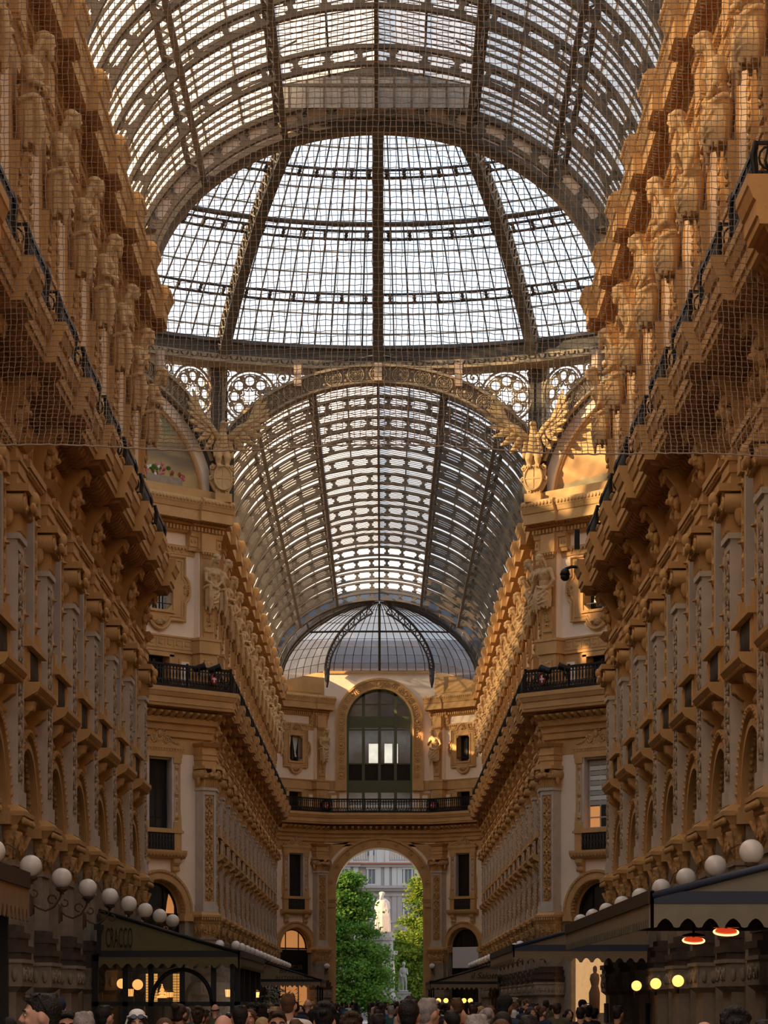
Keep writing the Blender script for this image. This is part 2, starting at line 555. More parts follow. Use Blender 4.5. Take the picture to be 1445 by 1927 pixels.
# ---- giant pilaster
def pilaster_parts(panel, carve):
    pe = MB()
    pe.box(-0.80, 0.80, 0, 0.66, 0, 0.5, 'granite')
    pe.box(-0.70, 0.70, 0, 0.56, 0.5, 1.9, 'granite')
    pe.taper(0, 1.9, 2.02, 1.4, 1.72, 0.56, 0.70, 'granite')
    pe.box(-0.86, 0.86, 0, 0.70, 2.02, 2.5, 'granite')
    pe.box(-0.90, 0.90, 0, 0.73, 2.5, 2.58, 'granite')
    pc = MB()
    for sx in (-1, 1):
        pc.tube(spiral(sx * 0.33, 2.26, 0.15, 1.4, 0.71, PI, sx, 10), 0.025, 'granite', 5)
        pc.blob((sx * 0.62, 0.71, 2.26), (0.1, 0.03, 0.15), 'granite', 6, 4)
        for k in range(3):
            pc.blob((sx * 0.87, 0.15 + k * 0.2, 2.26), (0.03, 0.07, 0.15), 'granite', 6, 4)
    for k in range(-2, 3):
        pc.blob((k * 0.05, 0.71, 2.3 - abs(k) * 0.02), (0.025, 0.03, 0.14), 'granite', 6, 4, Matrix.Rotation(k * 0.35, 3, 'Y'))
    bs = MB()
    for (w, d, z0, z1) in ((1.62, 0.68, 2.58, 2.72), (1.7, 0.74, 2.72, 2.86), (1.5, 0.62, 2.86, 3.02), (1.56, 0.66, 3.02, 3.14), (1.36, 0.54, 3.14, 3.3)):
        bs.box(-w / 2, w / 2, 0, d, z0, z1, 'dark_marble')
    ls = MB()
    ls.box(-0.6, 0.6, 0, 0.46, 3.3, 4.62, 'granite')
    ls.box(-0.66, 0.66, 0, 0.5, 4.52, 4.62, 'granite')
    ic = MB()
    ic.taper(0, 4.62, 5.3, 1.2, 1.36, 0.48, 0.58, 'ochre_carved')
    for sx in (-1, 1):
        ic.tube(spiral(sx * 0.35, 5.02, 0.22, 1.3, 0.55, PI, sx, 12), 0.035, 'ochre_carved', 5)
        ic.tube([(sx * 0.62, 0.5, 4.65), (sx * 0.64, 0.53, 4.9), (sx * 0.72, 0.62, 5.2)], [0.03, 0.05, 0.08], 'ochre_carved', 6)
        for k in range(2):
            ic.blob((sx * 0.64, 0.14 + k * 0.22, 4.95), (0.05, 0.09, 0.26), 'ochre_carved', 6, 5)
    ic.blob((0, 0.56, 5.0), (0.1, 0.06, 0.28), 'ochre_carved', 8, 5)
    ab = MB()
    ab.box(-0.70, 0.70, 0, 0.60, 5.28, 5.36, 'ochre')
    ab.taper(0, 5.36, 5.54, 1.36, 1.58, 0.58, 0.72, 'ochre')
    ab.box(-0.82, 0.82, 0, 0.75, 5.54, 5.64, 'ochre')
    ab.taper(0, 5.64, 5.78, 1.5, 1.3, 0.70, 0.58, 'ochre')
    for k in range(9):
        ab.blob((-0.76 + k * 0.19, 0.72, 5.44), (0.06, 0.05, 0.08), 'ochre', 6, 4)
    sh = MB()
    sh.box(-0.56, 0.56, 0, 0.5, 5.78, 6.1, 'grey_marble')
    sh.box(-0.5, -0.39, 0, 0.46, 6.1, 11.3, 'grey_marble')
    sh.box(0.39, 0.5, 0, 0.46, 6.1, 11.3, 'grey_marble')
    sh.box(-0.39, 0.39, 0, 0.46, 11.1, 11.3, 'grey_marble')
    sh.box(-0.39, 0.39, 0, 0.46, 6.1, 6.25, 'grey_marble')
    sh.box(-0.39, 0.39, 0, 0.41, 6.25, 11.1, panel)
    sh.box(-0.56, 0.56, 0, 0.52, 11.3, 11.42, 'grey_marble')
    rl = MB()
    relief(rl, 0, 0.43, 6.3, 11.05, 0.70, carve)
    cp = MB()
    cp.taper(0, 11.42, 12.0, 1.0, 1.1, 0.46, 0.55, 'ochre')
    for k in range(7):
        cp.box(-0.45 + k * 0.15 - 0.02, -0.45 + k * 0.15 + 0.02, 0.44, 0.53, 11.48, 11.8, 'ochre')
    cp.box(-0.60, 0.60, 0, 0.62, 11.85, 12.08, 'ochre')
    cp.box(-0.70, 0.70, 0, 0.72, 12.26, 12.42, 'ochre')
    for k in range(5):
        cp.blob((-0.3 + k * 0.15, 0.62, 11.97), (0.06, 0.05, 0.08), 'ochre', 6, 4)
    vo = MB()
    for sx in (-1, 1):
        vo.prism([(sx * 0.58 + 0.21 * math.cos(i * PI / 5), 12.02 + 0.21 * math.sin(i * PI / 5)) for i in range(10)], 'y', 0.05, 0.60, 'ochre', True)
        vo.tube(spiral(sx * 0.58, 12.02, 0.2, 1.8, 0.62, PI / 2, sx, 16), 0.035, 'ochre', 5)
        vo.blob((sx * 0.58, 0.62, 12.02), (0.05, 0.05, 0.05), 'ochre', 6, 4)
        vo.blob((sx * 0.70, 0.30, 11.75), (0.08, 0.12, 0.22), 'ochre', 6, 5)
    vo.blob((0, 0.74, 12.2), (0.14, 0.12, 0.17), 'ochre', 8, 5)
    for k in range(-3, 4):
        vo.blob((k * 0.08, 0.74, 12.02 - abs(k) * 0.015), (0.05, 0.07, 0.13), 'ochre', 6, 4, Matrix.Rotation(k * 0.2, 3, 'Y'))
    for q in (sh, rl, cp, vo):
        q.v = [(x, y + 0.10 if y > 0.2 else y, z) for x, y, z in q.v]
    eb = MB()
    eb.box(-0.58, 0.58, 0, 0.56, 12.42, 12.66, 'ochre')
    eb.box(-0.62, 0.62, 0, 0.60, 12.66, 12.90, 'ochre')
    eb.box(-0.66, 0.66, 0, 0.64, 12.90, 12.96, 'ochre')
    eb.box(-0.56, 0.56, 0, 0.54, 12.96, 13.28, 'ochre')
    eb.taper(0, 13.28, 13.45, 1.2, 1.44, 0.62, 0.76, 'ochre')
    co = MB()
    prof = [(0, 13.45), (0.36, 13.45), (0.46, 13.6), (0.46, 13.9), (0.56, 14.25), (0.80, 14.55), (0.90, 14.62), (0.92, 14.74), (0, 14.74)]
    co.prism(prof, 'x', -0.34, 0.34, 'ochre', False)
    mk = MB()
    mk.blob((0, 0.58, 14.05), (0.20, 0.17, 0.24), 'ochre_carved', 8, 6)
    mk.blob((0, 0.74, 14.0), (0.07, 0.08, 0.08), 'ochre_carved', 6, 4)
    for sx in (-1, 1):
        mk.blob((sx * 0.2, 0.62, 14.22), (0.12, 0.12, 0.14), 'ochre_carved', 6, 4)
        mk.blob((sx * 0.22, 0.54, 13.92), (0.12, 0.1, 0.18), 'ochre_carved', 6, 4)
        mk.tube(spiral(sx * 0.2, 14.55, 0.14, 1.3, 0.86, PI, sx, 10), 0.04, 'ochre_carved', 5)
    mk.blob((0, 0.48, 13.68), (0.16, 0.12, 0.22), 'ochre_carved', 6, 5)
    mk.blob((0, 0.86, 14.6), (0.3, 0.12, 0.12), 'ochre_carved', 8, 4)
    return [('pedestal', pe, [('carved_frieze', pc)]), ('plinth_molding', bs), ('lower_shaft', ls), ('impost_capital', ic, [('abacus', ab)]), ('shaft', sh, [('relief_panel', rl)]), ('capital', cp, [('volute', vo)]), ('entablature_block', eb), ('console', co, [('lion_mask', mk)])]
proto('pilaster', pilaster_parts('grey_marble', 'stone_carved'))
proto('pilaster_panelled', pilaster_parts('ochre', 'ochre_carved'))

# ---- balcony of one bay (x from pilaster to pilaster, origin at the pilaster)
def slab_profile(d):
    return [(0, 14.84), (d - 0.16, 14.90), (d - 0.14, 15.02), (d - 0.10, 15.04), (d - 0.10, 15.30), (d - 0.05, 15.34), (d + 0.02, 15.52), (d + 0.05, 15.55), (d + 0.05, 15.74), (0, 15.74)]

def railing(mb, x0, x1, y, fine=True, z=15.74):
    m = 'iron_black'
    mb.box(x0, x1, y - 0.04, y + 0.04, z + 0.97, z + 1.06, m)
    mb.box(x0, x1, y - 0.025, y + 0.025, z + 0.0, z + 0.13, m)
    mb.box(x0, x1, y - 0.02, y + 0.02, z + 0.80, z + 0.83, m)
    mb.box(x0, x1, y - 0.02, y + 0.02, z + 0.36, z + 0.39, m)
    mb.box(x0, x1, y - 0.02, y + 0.02, z + 0.06, z + 0.10, m)
    n = max(2, int((x1 - x0) / 0.19))
    st = (x1 - x0) / n
    for i in range(n + 1):
        x = x0 + i * st
        mb.tube([(x, y, z), (x, y, z + 0.4), (x, y, z + 0.6), (x, y, z + 1.0)], [0.022, 0.022, 0.044, 0.02], m, 4)
    if fine:
        for i in range(n):
            x = x0 + (i + 0.5) * st
            mb.tube([(x + 0.07 * math.cos(t * PI / 4), y, z + 0.895 + 0.07 * math.sin(t * PI / 4)) for t in range(8)], 0.02, m, 4, True)
            mb.tube([(x - 0.085, y, z + 0.1), (x + 0.02, y, z + 0.16), (x - 0.03, y, z + 0.24), (x + 0.085, y, z + 0.36)], 0.032, m, 4)
            mb.tube([(x + 0.085, y, z + 0.1), (x - 0.02, y, z + 0.16), (x + 0.03, y, z + 0.24), (x - 0.085, y, z + 0.36)], 0.032, m, 4)

def balcony_parts(fine=True):
    sl = MB()
    sl.prism(slab_profile(1.30), 'x', 0.75, P - 0.75, 'ochre')
    sl.prism(slab_profile(1.54), 'x', -0.75, 0.75, 'ochre')
    sl.prism([(0.05, 13.9), (0.22, 13.95), (0.22, 14.2), (0.3, 14.25), (0.34, 14.46), (0.05, 14.46)], 'x', 0.34, P - 0.34, 'ochre')
    parts = [('slab', sl)]
    mm = MB()
    dl = 0.42
    for k in range(8):
        x = 0.98 + dl * k
        q = MB()
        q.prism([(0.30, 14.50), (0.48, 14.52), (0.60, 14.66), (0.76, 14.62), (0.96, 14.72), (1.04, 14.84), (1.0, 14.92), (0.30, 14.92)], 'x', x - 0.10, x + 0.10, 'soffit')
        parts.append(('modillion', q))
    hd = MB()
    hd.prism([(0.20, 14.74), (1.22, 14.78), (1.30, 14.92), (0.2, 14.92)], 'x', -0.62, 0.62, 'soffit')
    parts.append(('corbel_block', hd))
    rg = MB()
    railing(rg, 0.95, P - 0.95, 1.20, fine)
    for x in (0.95, P - 0.95):
        rg.tube([(x, 1.20, 15.74), (x, 1.22, 16.2), (x, 1.27, 16.6), (x, 1.20, 16.84)], 0.05, 'iron_black', 6)
        # the railing turns back towards the pilaster with a scrolled return
        for k in range(7):
            rg.box(x - 0.02, x + 0.02, 0.42 + k * 0.11, 0.45 + k * 0.11, 15.74, 16.30, 'iron_black')
        rg.box(x - 0.03, x + 0.03, 0.35, 1.20, 16.78, 16.84, 'iron_black')
        rg.box(x - 0.02, x + 0.02, 0.35, 1.20, 16.26, 16.32, 'iron_black')
        rg.box(x - 0.02, x + 0.02, 0.35, 1.20, 15.86, 16.05, 'iron_black')
        for yc in (0.60, 0.98):
            rg.tube([(x, yc + 0.17 * math.cos(t * PI / 6), 16.55 + 0.20 * math.sin(t * PI / 6)) for t in range(12)], 0.025, 'iron_black', 4, True)
            rg.tube([(x, yc, 16.3), (x, yc + 0.06, 16.5), (x, yc, 16.78)], 0.03, 'iron_black', 4)
    parts.append(('railing', rg))
    sc = MB()
    for x in (0.86, P - 0.86):
        for k in range(-2, 3):
            sc.blob((x + k * 0.05, 1.34, 15.82), (0.03, 0.07, 0.12), 'ochre_carved', 6, 4, Matrix.Rotation(k * 0.4, 3, 'Y'))
    parts.append(('shell_ornament', sc))
    return parts
proto('balcony', balcony_parts())
proto('balcony_small', balcony_parts(False))

# ---- caryatids
def drape(mb, x0, x1, y, z0, z1, n, r0=0.022, sway=0.05):
    for i in range(n):
        t = (i + 0.5) / n
        x = x0 + (x1 - x0) * t
        mb.tube([(x * 0.9, y + 0.02, z1), (x + sway * math.sin(i * 2.1), y + 0.05, (z0 + z1) / 2), (x * 1.08 + sway * math.cos(i * 1.7), y + 0.02, z0)], [r0, r0 * 1.3, r0 * 1.1], 'statue_stone', 6)

def caryatid_mesh(kind):
    g = MB()
    m = 'statue_stone'
    zh = 21.62
    # torso and hips, carved three-quarters out of the pilaster
    g.blob((0, 0.50, 20.98), (0.33, 0.23, 0.34), m, 12, 8)
    g.blob((0, 0.47, 20.62), (0.26, 0.20, 0.30), m, 12, 8)
    g.blob((0, 0.47, 20.30), (0.33, 0.25, 0.26), m, 12, 8)
    g.tube([(-0.31, 0.47, 21.12), (0.31, 0.47, 21.12)], 0.13, m, 10)
    for s in (-1, 1):
        g.blob((s * 0.34, 0.47, 21.12), (0.14, 0.15, 0.15), m, 10, 6)
    # neck and head bent forward and down
    g.tube([(0, 0.50, 21.15), (0, 0.62, 21.45)], [0.12, 0.10], m, 10)
    g.blob((0, 0.70, zh - 0.02), (0.135, 0.165, 0.19), m, 12, 8, Matrix.Rotation(-0.35, 3, 'X'))
    g.blob((0, 0.86, zh - 0.06), (0.03, 0.045, 0.05), m, 6, 4)
    g.blob((0, 0.80, zh - 0.16), (0.07, 0.06, 0.05), m, 6, 4)
    # thick hair and a wreath under the block the figure carries
    for i in range(14):
        a = i * 2 * PI / 14
        g.blob((0.135 * math.cos(a), 0.66 + 0.15 * math.sin(a), zh + 0.10), (0.05, 0.05, 0.06), m, 6, 4)
    g.blob((0, 0.62, zh + 0.12), (0.16, 0.17, 0.13), m, 10, 6)
    for s in (-1, 1):
        g.tube([(s * 0.13, 0.62, zh + 0.02), (s * 0.19, 0.56, zh - 0.2), (s * 0.2, 0.52, zh - 0.45)], [0.08, 0.075, 0.04], m, 8)
    if kind == 'male':
        g.blob((0, 0.82, zh - 0.24), (0.10, 0.07, 0.16), m, 8, 6)
        for s in (-1, 1):
            g.blob((s * 0.15, 0.66, 21.02), (0.15, 0.08, 0.12), m, 8, 6)
            g.limb([(s * 0.38, 0.47, 21.10), (s * 0.43, 0.56, 20.72), (-s * 0.08, 0.80, 20.66 + 0.08 * s)], [0.105, 0.085, 0.06], m)
            g.blob((-s * 0.12, 0.80, 20.68 + 0.08 * s), (0.09, 0.06, 0.07), m, 8, 5)
    elif kind == 'female':
        for s in (-1, 1):
            g.blob((s * 0.13, 0.67, 20.98), (0.11, 0.11, 0.11), m, 8, 6)
            g.limb([(s * 0.36, 0.48, 21.08), (s * 0.40, 0.58, 20.68), (s * 0.06, 0.76, 20.42)], [0.09, 0.075, 0.055], m)
        g.blob((0, 0.78, 20.40), (0.11, 0.06, 0.07), m, 8, 5)
        drape(g, -0.26, 0.26, 0.60, 20.55, 21.1, 6, 0.018, 0.02)
    else:
        for s in (-1, 1):
            g.blob((s * 0.15, 0.66, 21.02), (0.15, 0.08, 0.12), m, 8, 6)
        g.limb([(-0.38, 0.47, 21.10), (-0.55, 0.52, 20.70), (-0.32, 0.66, 20.36)], [0.105, 0.085, 0.06], m)
        g.limb([(0.38, 0.47, 21.10), (0.46, 0.60, 20.72), (0.20, 0.78, 20.95)], [0.105, 0.085, 0.06], m)
        g.blob((0.16, 0.78, 20.98), (0.08, 0.06, 0.08), m, 8, 5)
        g.blob((0, 0.82, zh - 0.22), (0.08, 0.06, 0.11), m, 8, 6)
    # cloth wound round the hips and falling to the herm
    g.lathe((0, 0.46, 0), [(0.20, 19.5), (0.24, 19.8), (0.27, 20.1), (0.31, 20.3), (0.28, 20.46)], 14, m, True, 1.0, 0.85)
    for i in range(13):
        t = PI * (i + 0.5) / 13
        lo = 19.42 + 0.16 * abs(math.sin(i * 1.9))
        g.tube([(0.28 * math.cos(t), 0.46 + 0.24 * math.sin(t), 20.38), (0.31 * math.cos(t + 0.10), 0.46 + 0.27 * math.sin(t + 0.10), 19.95), (0.29 * math.cos(t - 0.05), 0.46 + 0.25 * math.sin(t), lo)], [0.04, 0.055, 0.045], m, 7)
    g.tube([(0.36 * math.cos(t * PI / 8), 0.46 + 0.30 * math.sin(t * PI / 8), 20.40 + 0.07 * math.sin(t * 0.9)) for t in range(-1, 10)], 0.06, m, 8)
    for i in range(4):
        z = 20.30 - i * 0.15
        g.tube([(-0.30, 0.60, z), (-0.12, 0.76, z - 0.10), (0.10, 0.78, z - 0.16), (0.30, 0.64, z - 0.12)], [0.03, 0.045, 0.045, 0.03], m, 7)
    g.tube([(0.24, 0.70, 20.4), (0.30, 0.76, 20.0), (0.24, 0.72, 19.6), (0.27, 0.70, 19.25)], [0.07, 0.09, 0.08, 0.03], m, 8)
    g.tube([(0.20, 0.70, 20.3), (0.20, 0.78, 19.9), (0.14, 0.72, 19.45)], [0.05, 0.06, 0.03], m, 8)
    g.tube([(-0.26, 0.66, 20.38), (-0.05, 0.80, 20.15), (0.25, 0.74, 20.02)], [0.05, 0.06, 0.05], m, 8)
    g.tube([(-0.30, 0.66, 20.2), (-0.1, 0.79, 19.95), (0.2, 0.74, 19.8)], [0.04, 0.05, 0.04], m, 8)
    g.v = [(x * 1.10, 0.16 + y * 1.10 + 0.10 * max(0, z - 20.2) + 0.06 * max(0, z - 21.2), 22.10 + (z - 21.95) * 1.04) for x, y, z in g.v]
    return remesh(g, 0.021, 'figure', m, 1)

def caryatid_stone():
    ba = MB()
    ba.box(-0.46, 0.46, 0, 0.36, 18.2, 22.2, 'plaster')
    ba.box(-0.40, 0.40, 0.2, 0.42, 18.2, 22.2, 'ochre')
    ba.box(-0.55, 0.55, 0, 0.30, 15.74, 18.2, 'ochre')
    ba.box(-0.60, 0.60, 0, 0.62, 15.74, 16.1, 'ochre')
    ba.box(-0.52, 0.52, 0, 0.52, 16.1, 17.5, 'ochre')
    ba.box(-0.62, 0.62, 0, 0.60, 17.5, 18.15, 'ochre')
    ba.box(-0.66, 0.66, 0, 0.64, 18.08, 18.2, 'ochre')
    ba.box(-0.30, 0.30, 0.50, 0.56, 16.4, 17.2, 'ochre_carved')
    he = MB()
    he.taper(0, 18.2, 19.62, 0.52, 0.70, 0.46, 0.60, 'ochre')
    relief(he, 0, 0.55, 18.75, 19.5, 0.4, 'ochre_carved')
    he.box(-0.27, 0.27, 0.42, 0.56, 18.5, 18.66, 'ochre')
    cr = MB()
    cr.taper(0, 21.85, 22.1, 0.6, 0.86, 0.46, 0.58, 'ochre')
    cr.box(-0.50, 0.50, 0, 0.62, 22.1, 22.25, 'ochre')
    cr.box(-0.42, 0.42, 0, 0.52, 22.25, 22.95, 'ochre')
    for k in range(6):
        cr.blob((-0.4 + k * 0.16, 0.58, 22.04), (0.06, 0.05, 0.07), 'ochre', 6, 4)
    return [('backing_pilaster', ba), ('herm_pedestal', he), ('crown_block', cr)]
FIG = {k: caryatid_mesh(k) for k in ('male', 'female', 'akimbo')}
_cs = caryatid_stone()
for k in FIG:
    proto('caryatid_' + k, _cs)
    ps, wh = CACHE['caryatid_' + k]
    w = MB()
    for p in _cs:
        w.add(p[1])
    fm = FIG[k]
    b0 = len(w.v)
    w.v += [tuple(v.co) for v in fm.vertices]
    for pl in fm.polygons:
        w.face([b0 + i for i in pl.vertices], 'statue_stone', True)
    CACHE['caryatid_' + k] = (ps + [('figure', fm, [])], w.mesh('caryatid'))

# ---- lower window with parapet, sill and pediment (origin at the bay centre)
def scroll_pediment(mb, z, w, y, m='ochre_carved'):
    pts = []
    for i in range(13):
        t = i / 12
        x = -w / 2 + w * t
        pts.append((x, z + 0.16 + 0.52 * math.exp(-((t - 0.5) / 0.22) ** 2)))
    mb.prism([(-w / 2, z)] + pts + [(w / 2, z)], 'y', 0, y, m)
    for sx in (-1, 1):
        mb.tube(spiral(sx * 0.38, z + 0.27, 0.22, 1.7, y + 0.03, 0, sx, 16), 0.05, m, 6)
        mb.tube([(sx * 0.6, y + 0.02, z + 0.3), (sx * 0.85, y + 0.03, z + 0.16), (sx * (w / 2), y + 0.02, z + 0.1)], [0.06, 0.07, 0.05], m, 6)
        mb.blob((sx * 0.2, y + 0.03, z + 0.7), (0.14, 0.06, 0.08), m, 6, 4, Matrix.Rotation(sx * 0.6, 3, 'Y'))
    mb.blob((0, y + 0.05, z + 0.52), (0.14, 0.12, 0.2), m, 8, 6)
    mb.blob((0, y + 0.03, z + 0.80), (0.18, 0.08, 0.12), m, 8, 5)
    for k in range(-2, 3):
        mb.blob((k * 0.06, y + 0.03, z + 0.9), (0.03, 0.05, 0.11), m, 6, 4, Matrix.Rotation(k * 0.35, 3, 'Y'))

def window_lower_parts(kind):
    fr = MB()
    for s in (-1, 1):
        fr.box(*sorted((s * 0.66, s * 0.80)), -0.5, 0.42, 9.5, 12.7, 'grey_marble')
        fr.box(*sorted((s * 0.78, s * 1.12)), -0.2, 0.40, 9.5, 12.7, 'grey_marble')
        fr.box(*sorted((s * 1.04, s * 1.16)), 0.36, 0.44, 9.5, 12.7, 'ochre')
        fr.box(*sorted((s * 0.80, s * 0.86)), 0.38, 0.43, 9.5, 12.7, 'ochre')
        fr.box(*sorted((s * 1.08, s * 1.18)), 0, 0.08, 9.5, 12.7, 'ochre')
        fr.box(*sorted((s * 0.74, s * 1.2)), -0.1, 0.52, 9.5, 9.8, 'ochre')
        fr.box(*sorted((s * 0.74, s * 1.2)), -0.1, 0.52, 12.45, 12.7, 'ochre')
        fr.prism([(0.05, 9.6), (0.28, 9.62), (0.34, 9.9), (0.22, 10.3), (0.12, 10.8), (0.05, 11)], 'x', *sorted((s * 1.14, s * 1.26)), 'ochre')
    fr.box(-1.2, 1.2, -0.5, 0.06, 12.6, 12.75, 'grey_marble')
    fr.box(-1.25, 1.25, 0, 0.50, 12.7, 12.98, 'ochre')
    fr.box(-1.38, 1.38, 0, 0.62, 13.10, 13.24, 'ochre')
    fr.box(-1.28, 1.28, 0, 0.54, 12.98, 13.10, 'ochre')
    for k in range(16):
        fr.box(-1.2 + k * 0.16, -1.12 + k * 0.16, 0.5, 0.59, 13.02, 13.09, 'ochre')
    cv = MB()
    for s in (-1, 1):
        for z in (10.0, 11.05, 12.25):
            cv.lathe((s * 0.96, 0.42, z), [(0.12, -0.02), (0.12, 0.02)], 10, 'ochre_carved')
            cv.blob((s * 0.96, 0.43, z), (0.13, 0.05, 0.13), 'ochre_carved', 8, 5)
        for z in (10.4, 10.7, 11.4, 11.8):
            cv.blob((s * 0.96, 0.42, z), (0.05, 0.05, 0.16), 'ochre_carved', 6, 5)
    pd = MB()
    scroll_pediment(pd, 13.24, 2.3, 0.34)
    pp = MB()
    for s in (-1, 1):
        pp.box(*sorted((s * 0.78, s * 1.2)), -0.1, 0.52, 8.52, 9.3, 'ochre')
        pp.box(*sorted((s * 0.86, s * 1.12)), 0.45, 0.55, 8.62, 9.2, 'ochre')
    pp.box(-1.3, 1.3, -0.2, 0.64, 9.3, 9.42, 'ochre')
    pp.box(-1.22, 1.22, -0.2, 0.58, 9.42, 9.5, 'ochre')
    gr = MB()
    gr.box(-0.78, 0.78, 0.0, 0.50, 8.5, 9.3, 'iron_black')
    for k in range(9):
        x = -0.72 + k * 0.18
        gr.tube([(x, 0.51, 8.55), (x + 0.09, 0.51, 8.9), (x, 0.51, 9.25)], 0.015, 'iron_grey', 4)
        gr.tube([(x + 0.09, 0.51, 8.55), (x, 0.51, 8.9), (x + 0.09, 0.51, 9.25)], 0.015, 'iron_grey', 4)
    si = MB()
    si.prism([(0, 8.12), (0.50, 8.16), (0.78, 8.32), (0.84, 8.42), (0.84, 8.52), (0, 8.52)], 'x', -1.42, 1.42, 'ochre')
    for k in range(14):
        si.blob((-1.3 + k * 0.2, 0.72, 8.3), (0.07, 0.06, 0.07), 'ochre', 6, 4)
    br = MB()
    for s in (-1, 1):
        x = s * 0.92
        br.prism([(0, 7.55), (0.40, 7.56), (0.46, 7.68), (0.42, 7.80), (0.52, 7.86), (0.64, 7.98), (0.68, 8.14), (0, 8.16)], 'x', x - 0.17, x + 0.17, 'ochre')
        br.tube([(x - 0.2, 0.56, 8.02), (x + 0.2, 0.56, 8.02)], 0.10, 'ochre', 8)
        br.tube([(x - 0.2, 0.38, 7.66), (x + 0.2, 0.38, 7.66)], 0.09, 'ochre', 8)
    sa = MB()
    for x in (-0.64, 0, 0.64):
        sa.box(x - 0.035, x + 0.035, -0.44, -0.36, 9.5, 12.6, 'black_frame' if kind == 'dark' else 'seam_pale')
    for z in (9.54, 10.0, 12.56):
        sa.box(-0.66, 0.66, -0.44, -0.36, z - 0.03, z + 0.03, 'black_frame' if kind == 'dark' else 'seam_pale')
    pn = MB()
    pn.box(-0.66, 0.66, -0.42, -0.39, 9.5, 12.6, 'window_dark')
    out = [('surround', fr, [('rosette', cv)]), ('pediment', pd), ('parapet', pp, [('grille', gr)]), ('sill', si, [('bracket', br)])]
    if kind == 'blind':
        bl = MB()
        for k in range(9):
            bl.box(-0.62, 0.62, -0.36, -0.34, 10.55 + k * 0.225, 10.55 + k * 0.225 + 0.20, 'curtain' if k % 2 else 'seam_pale')
        lt = MB()
        lt.box(0.0, 0.6, -0.385, -0.37, 9.55, 10.5, 'lit_room')
        out += [('sash', sa, [('pane', pn), ('roller_blind', bl), ('lit_interior', lt)])]
    else:
        out += [('sash', sa, [('pane', pn)])]
    return out
for k in ('dark', 'blind'):
    proto('window_lower_' + k, window_lower_parts(k))

# ---- ground-floor archway
def arc_pts(r, n, cz, a0=0.0, a1=PI):
    return [(r * math.cos(a0 + (a1 - a0) * i / n), cz + r * math.sin(a0 + (a1 - a0) * i / n)) for i in range(n + 1)]

def arch_ring(mb, r0, r1, y0, y1, cz, m, n=24, zfoot=None):
    a = arc_pts(r0, n, cz)
    b = arc_pts(r1, n, cz)
    if zfoot is not None:
        a = [(r0, zfoot)] + a + [(-r0, zfoot)]
        b = [(r1, zfoot)] + b + [(-r1, zfoot)]
    for i in range(len(a) - 1):
        mb.prism([a[i], b[i], b[i + 1], a[i + 1]], 'y', y0, y1, m, False)

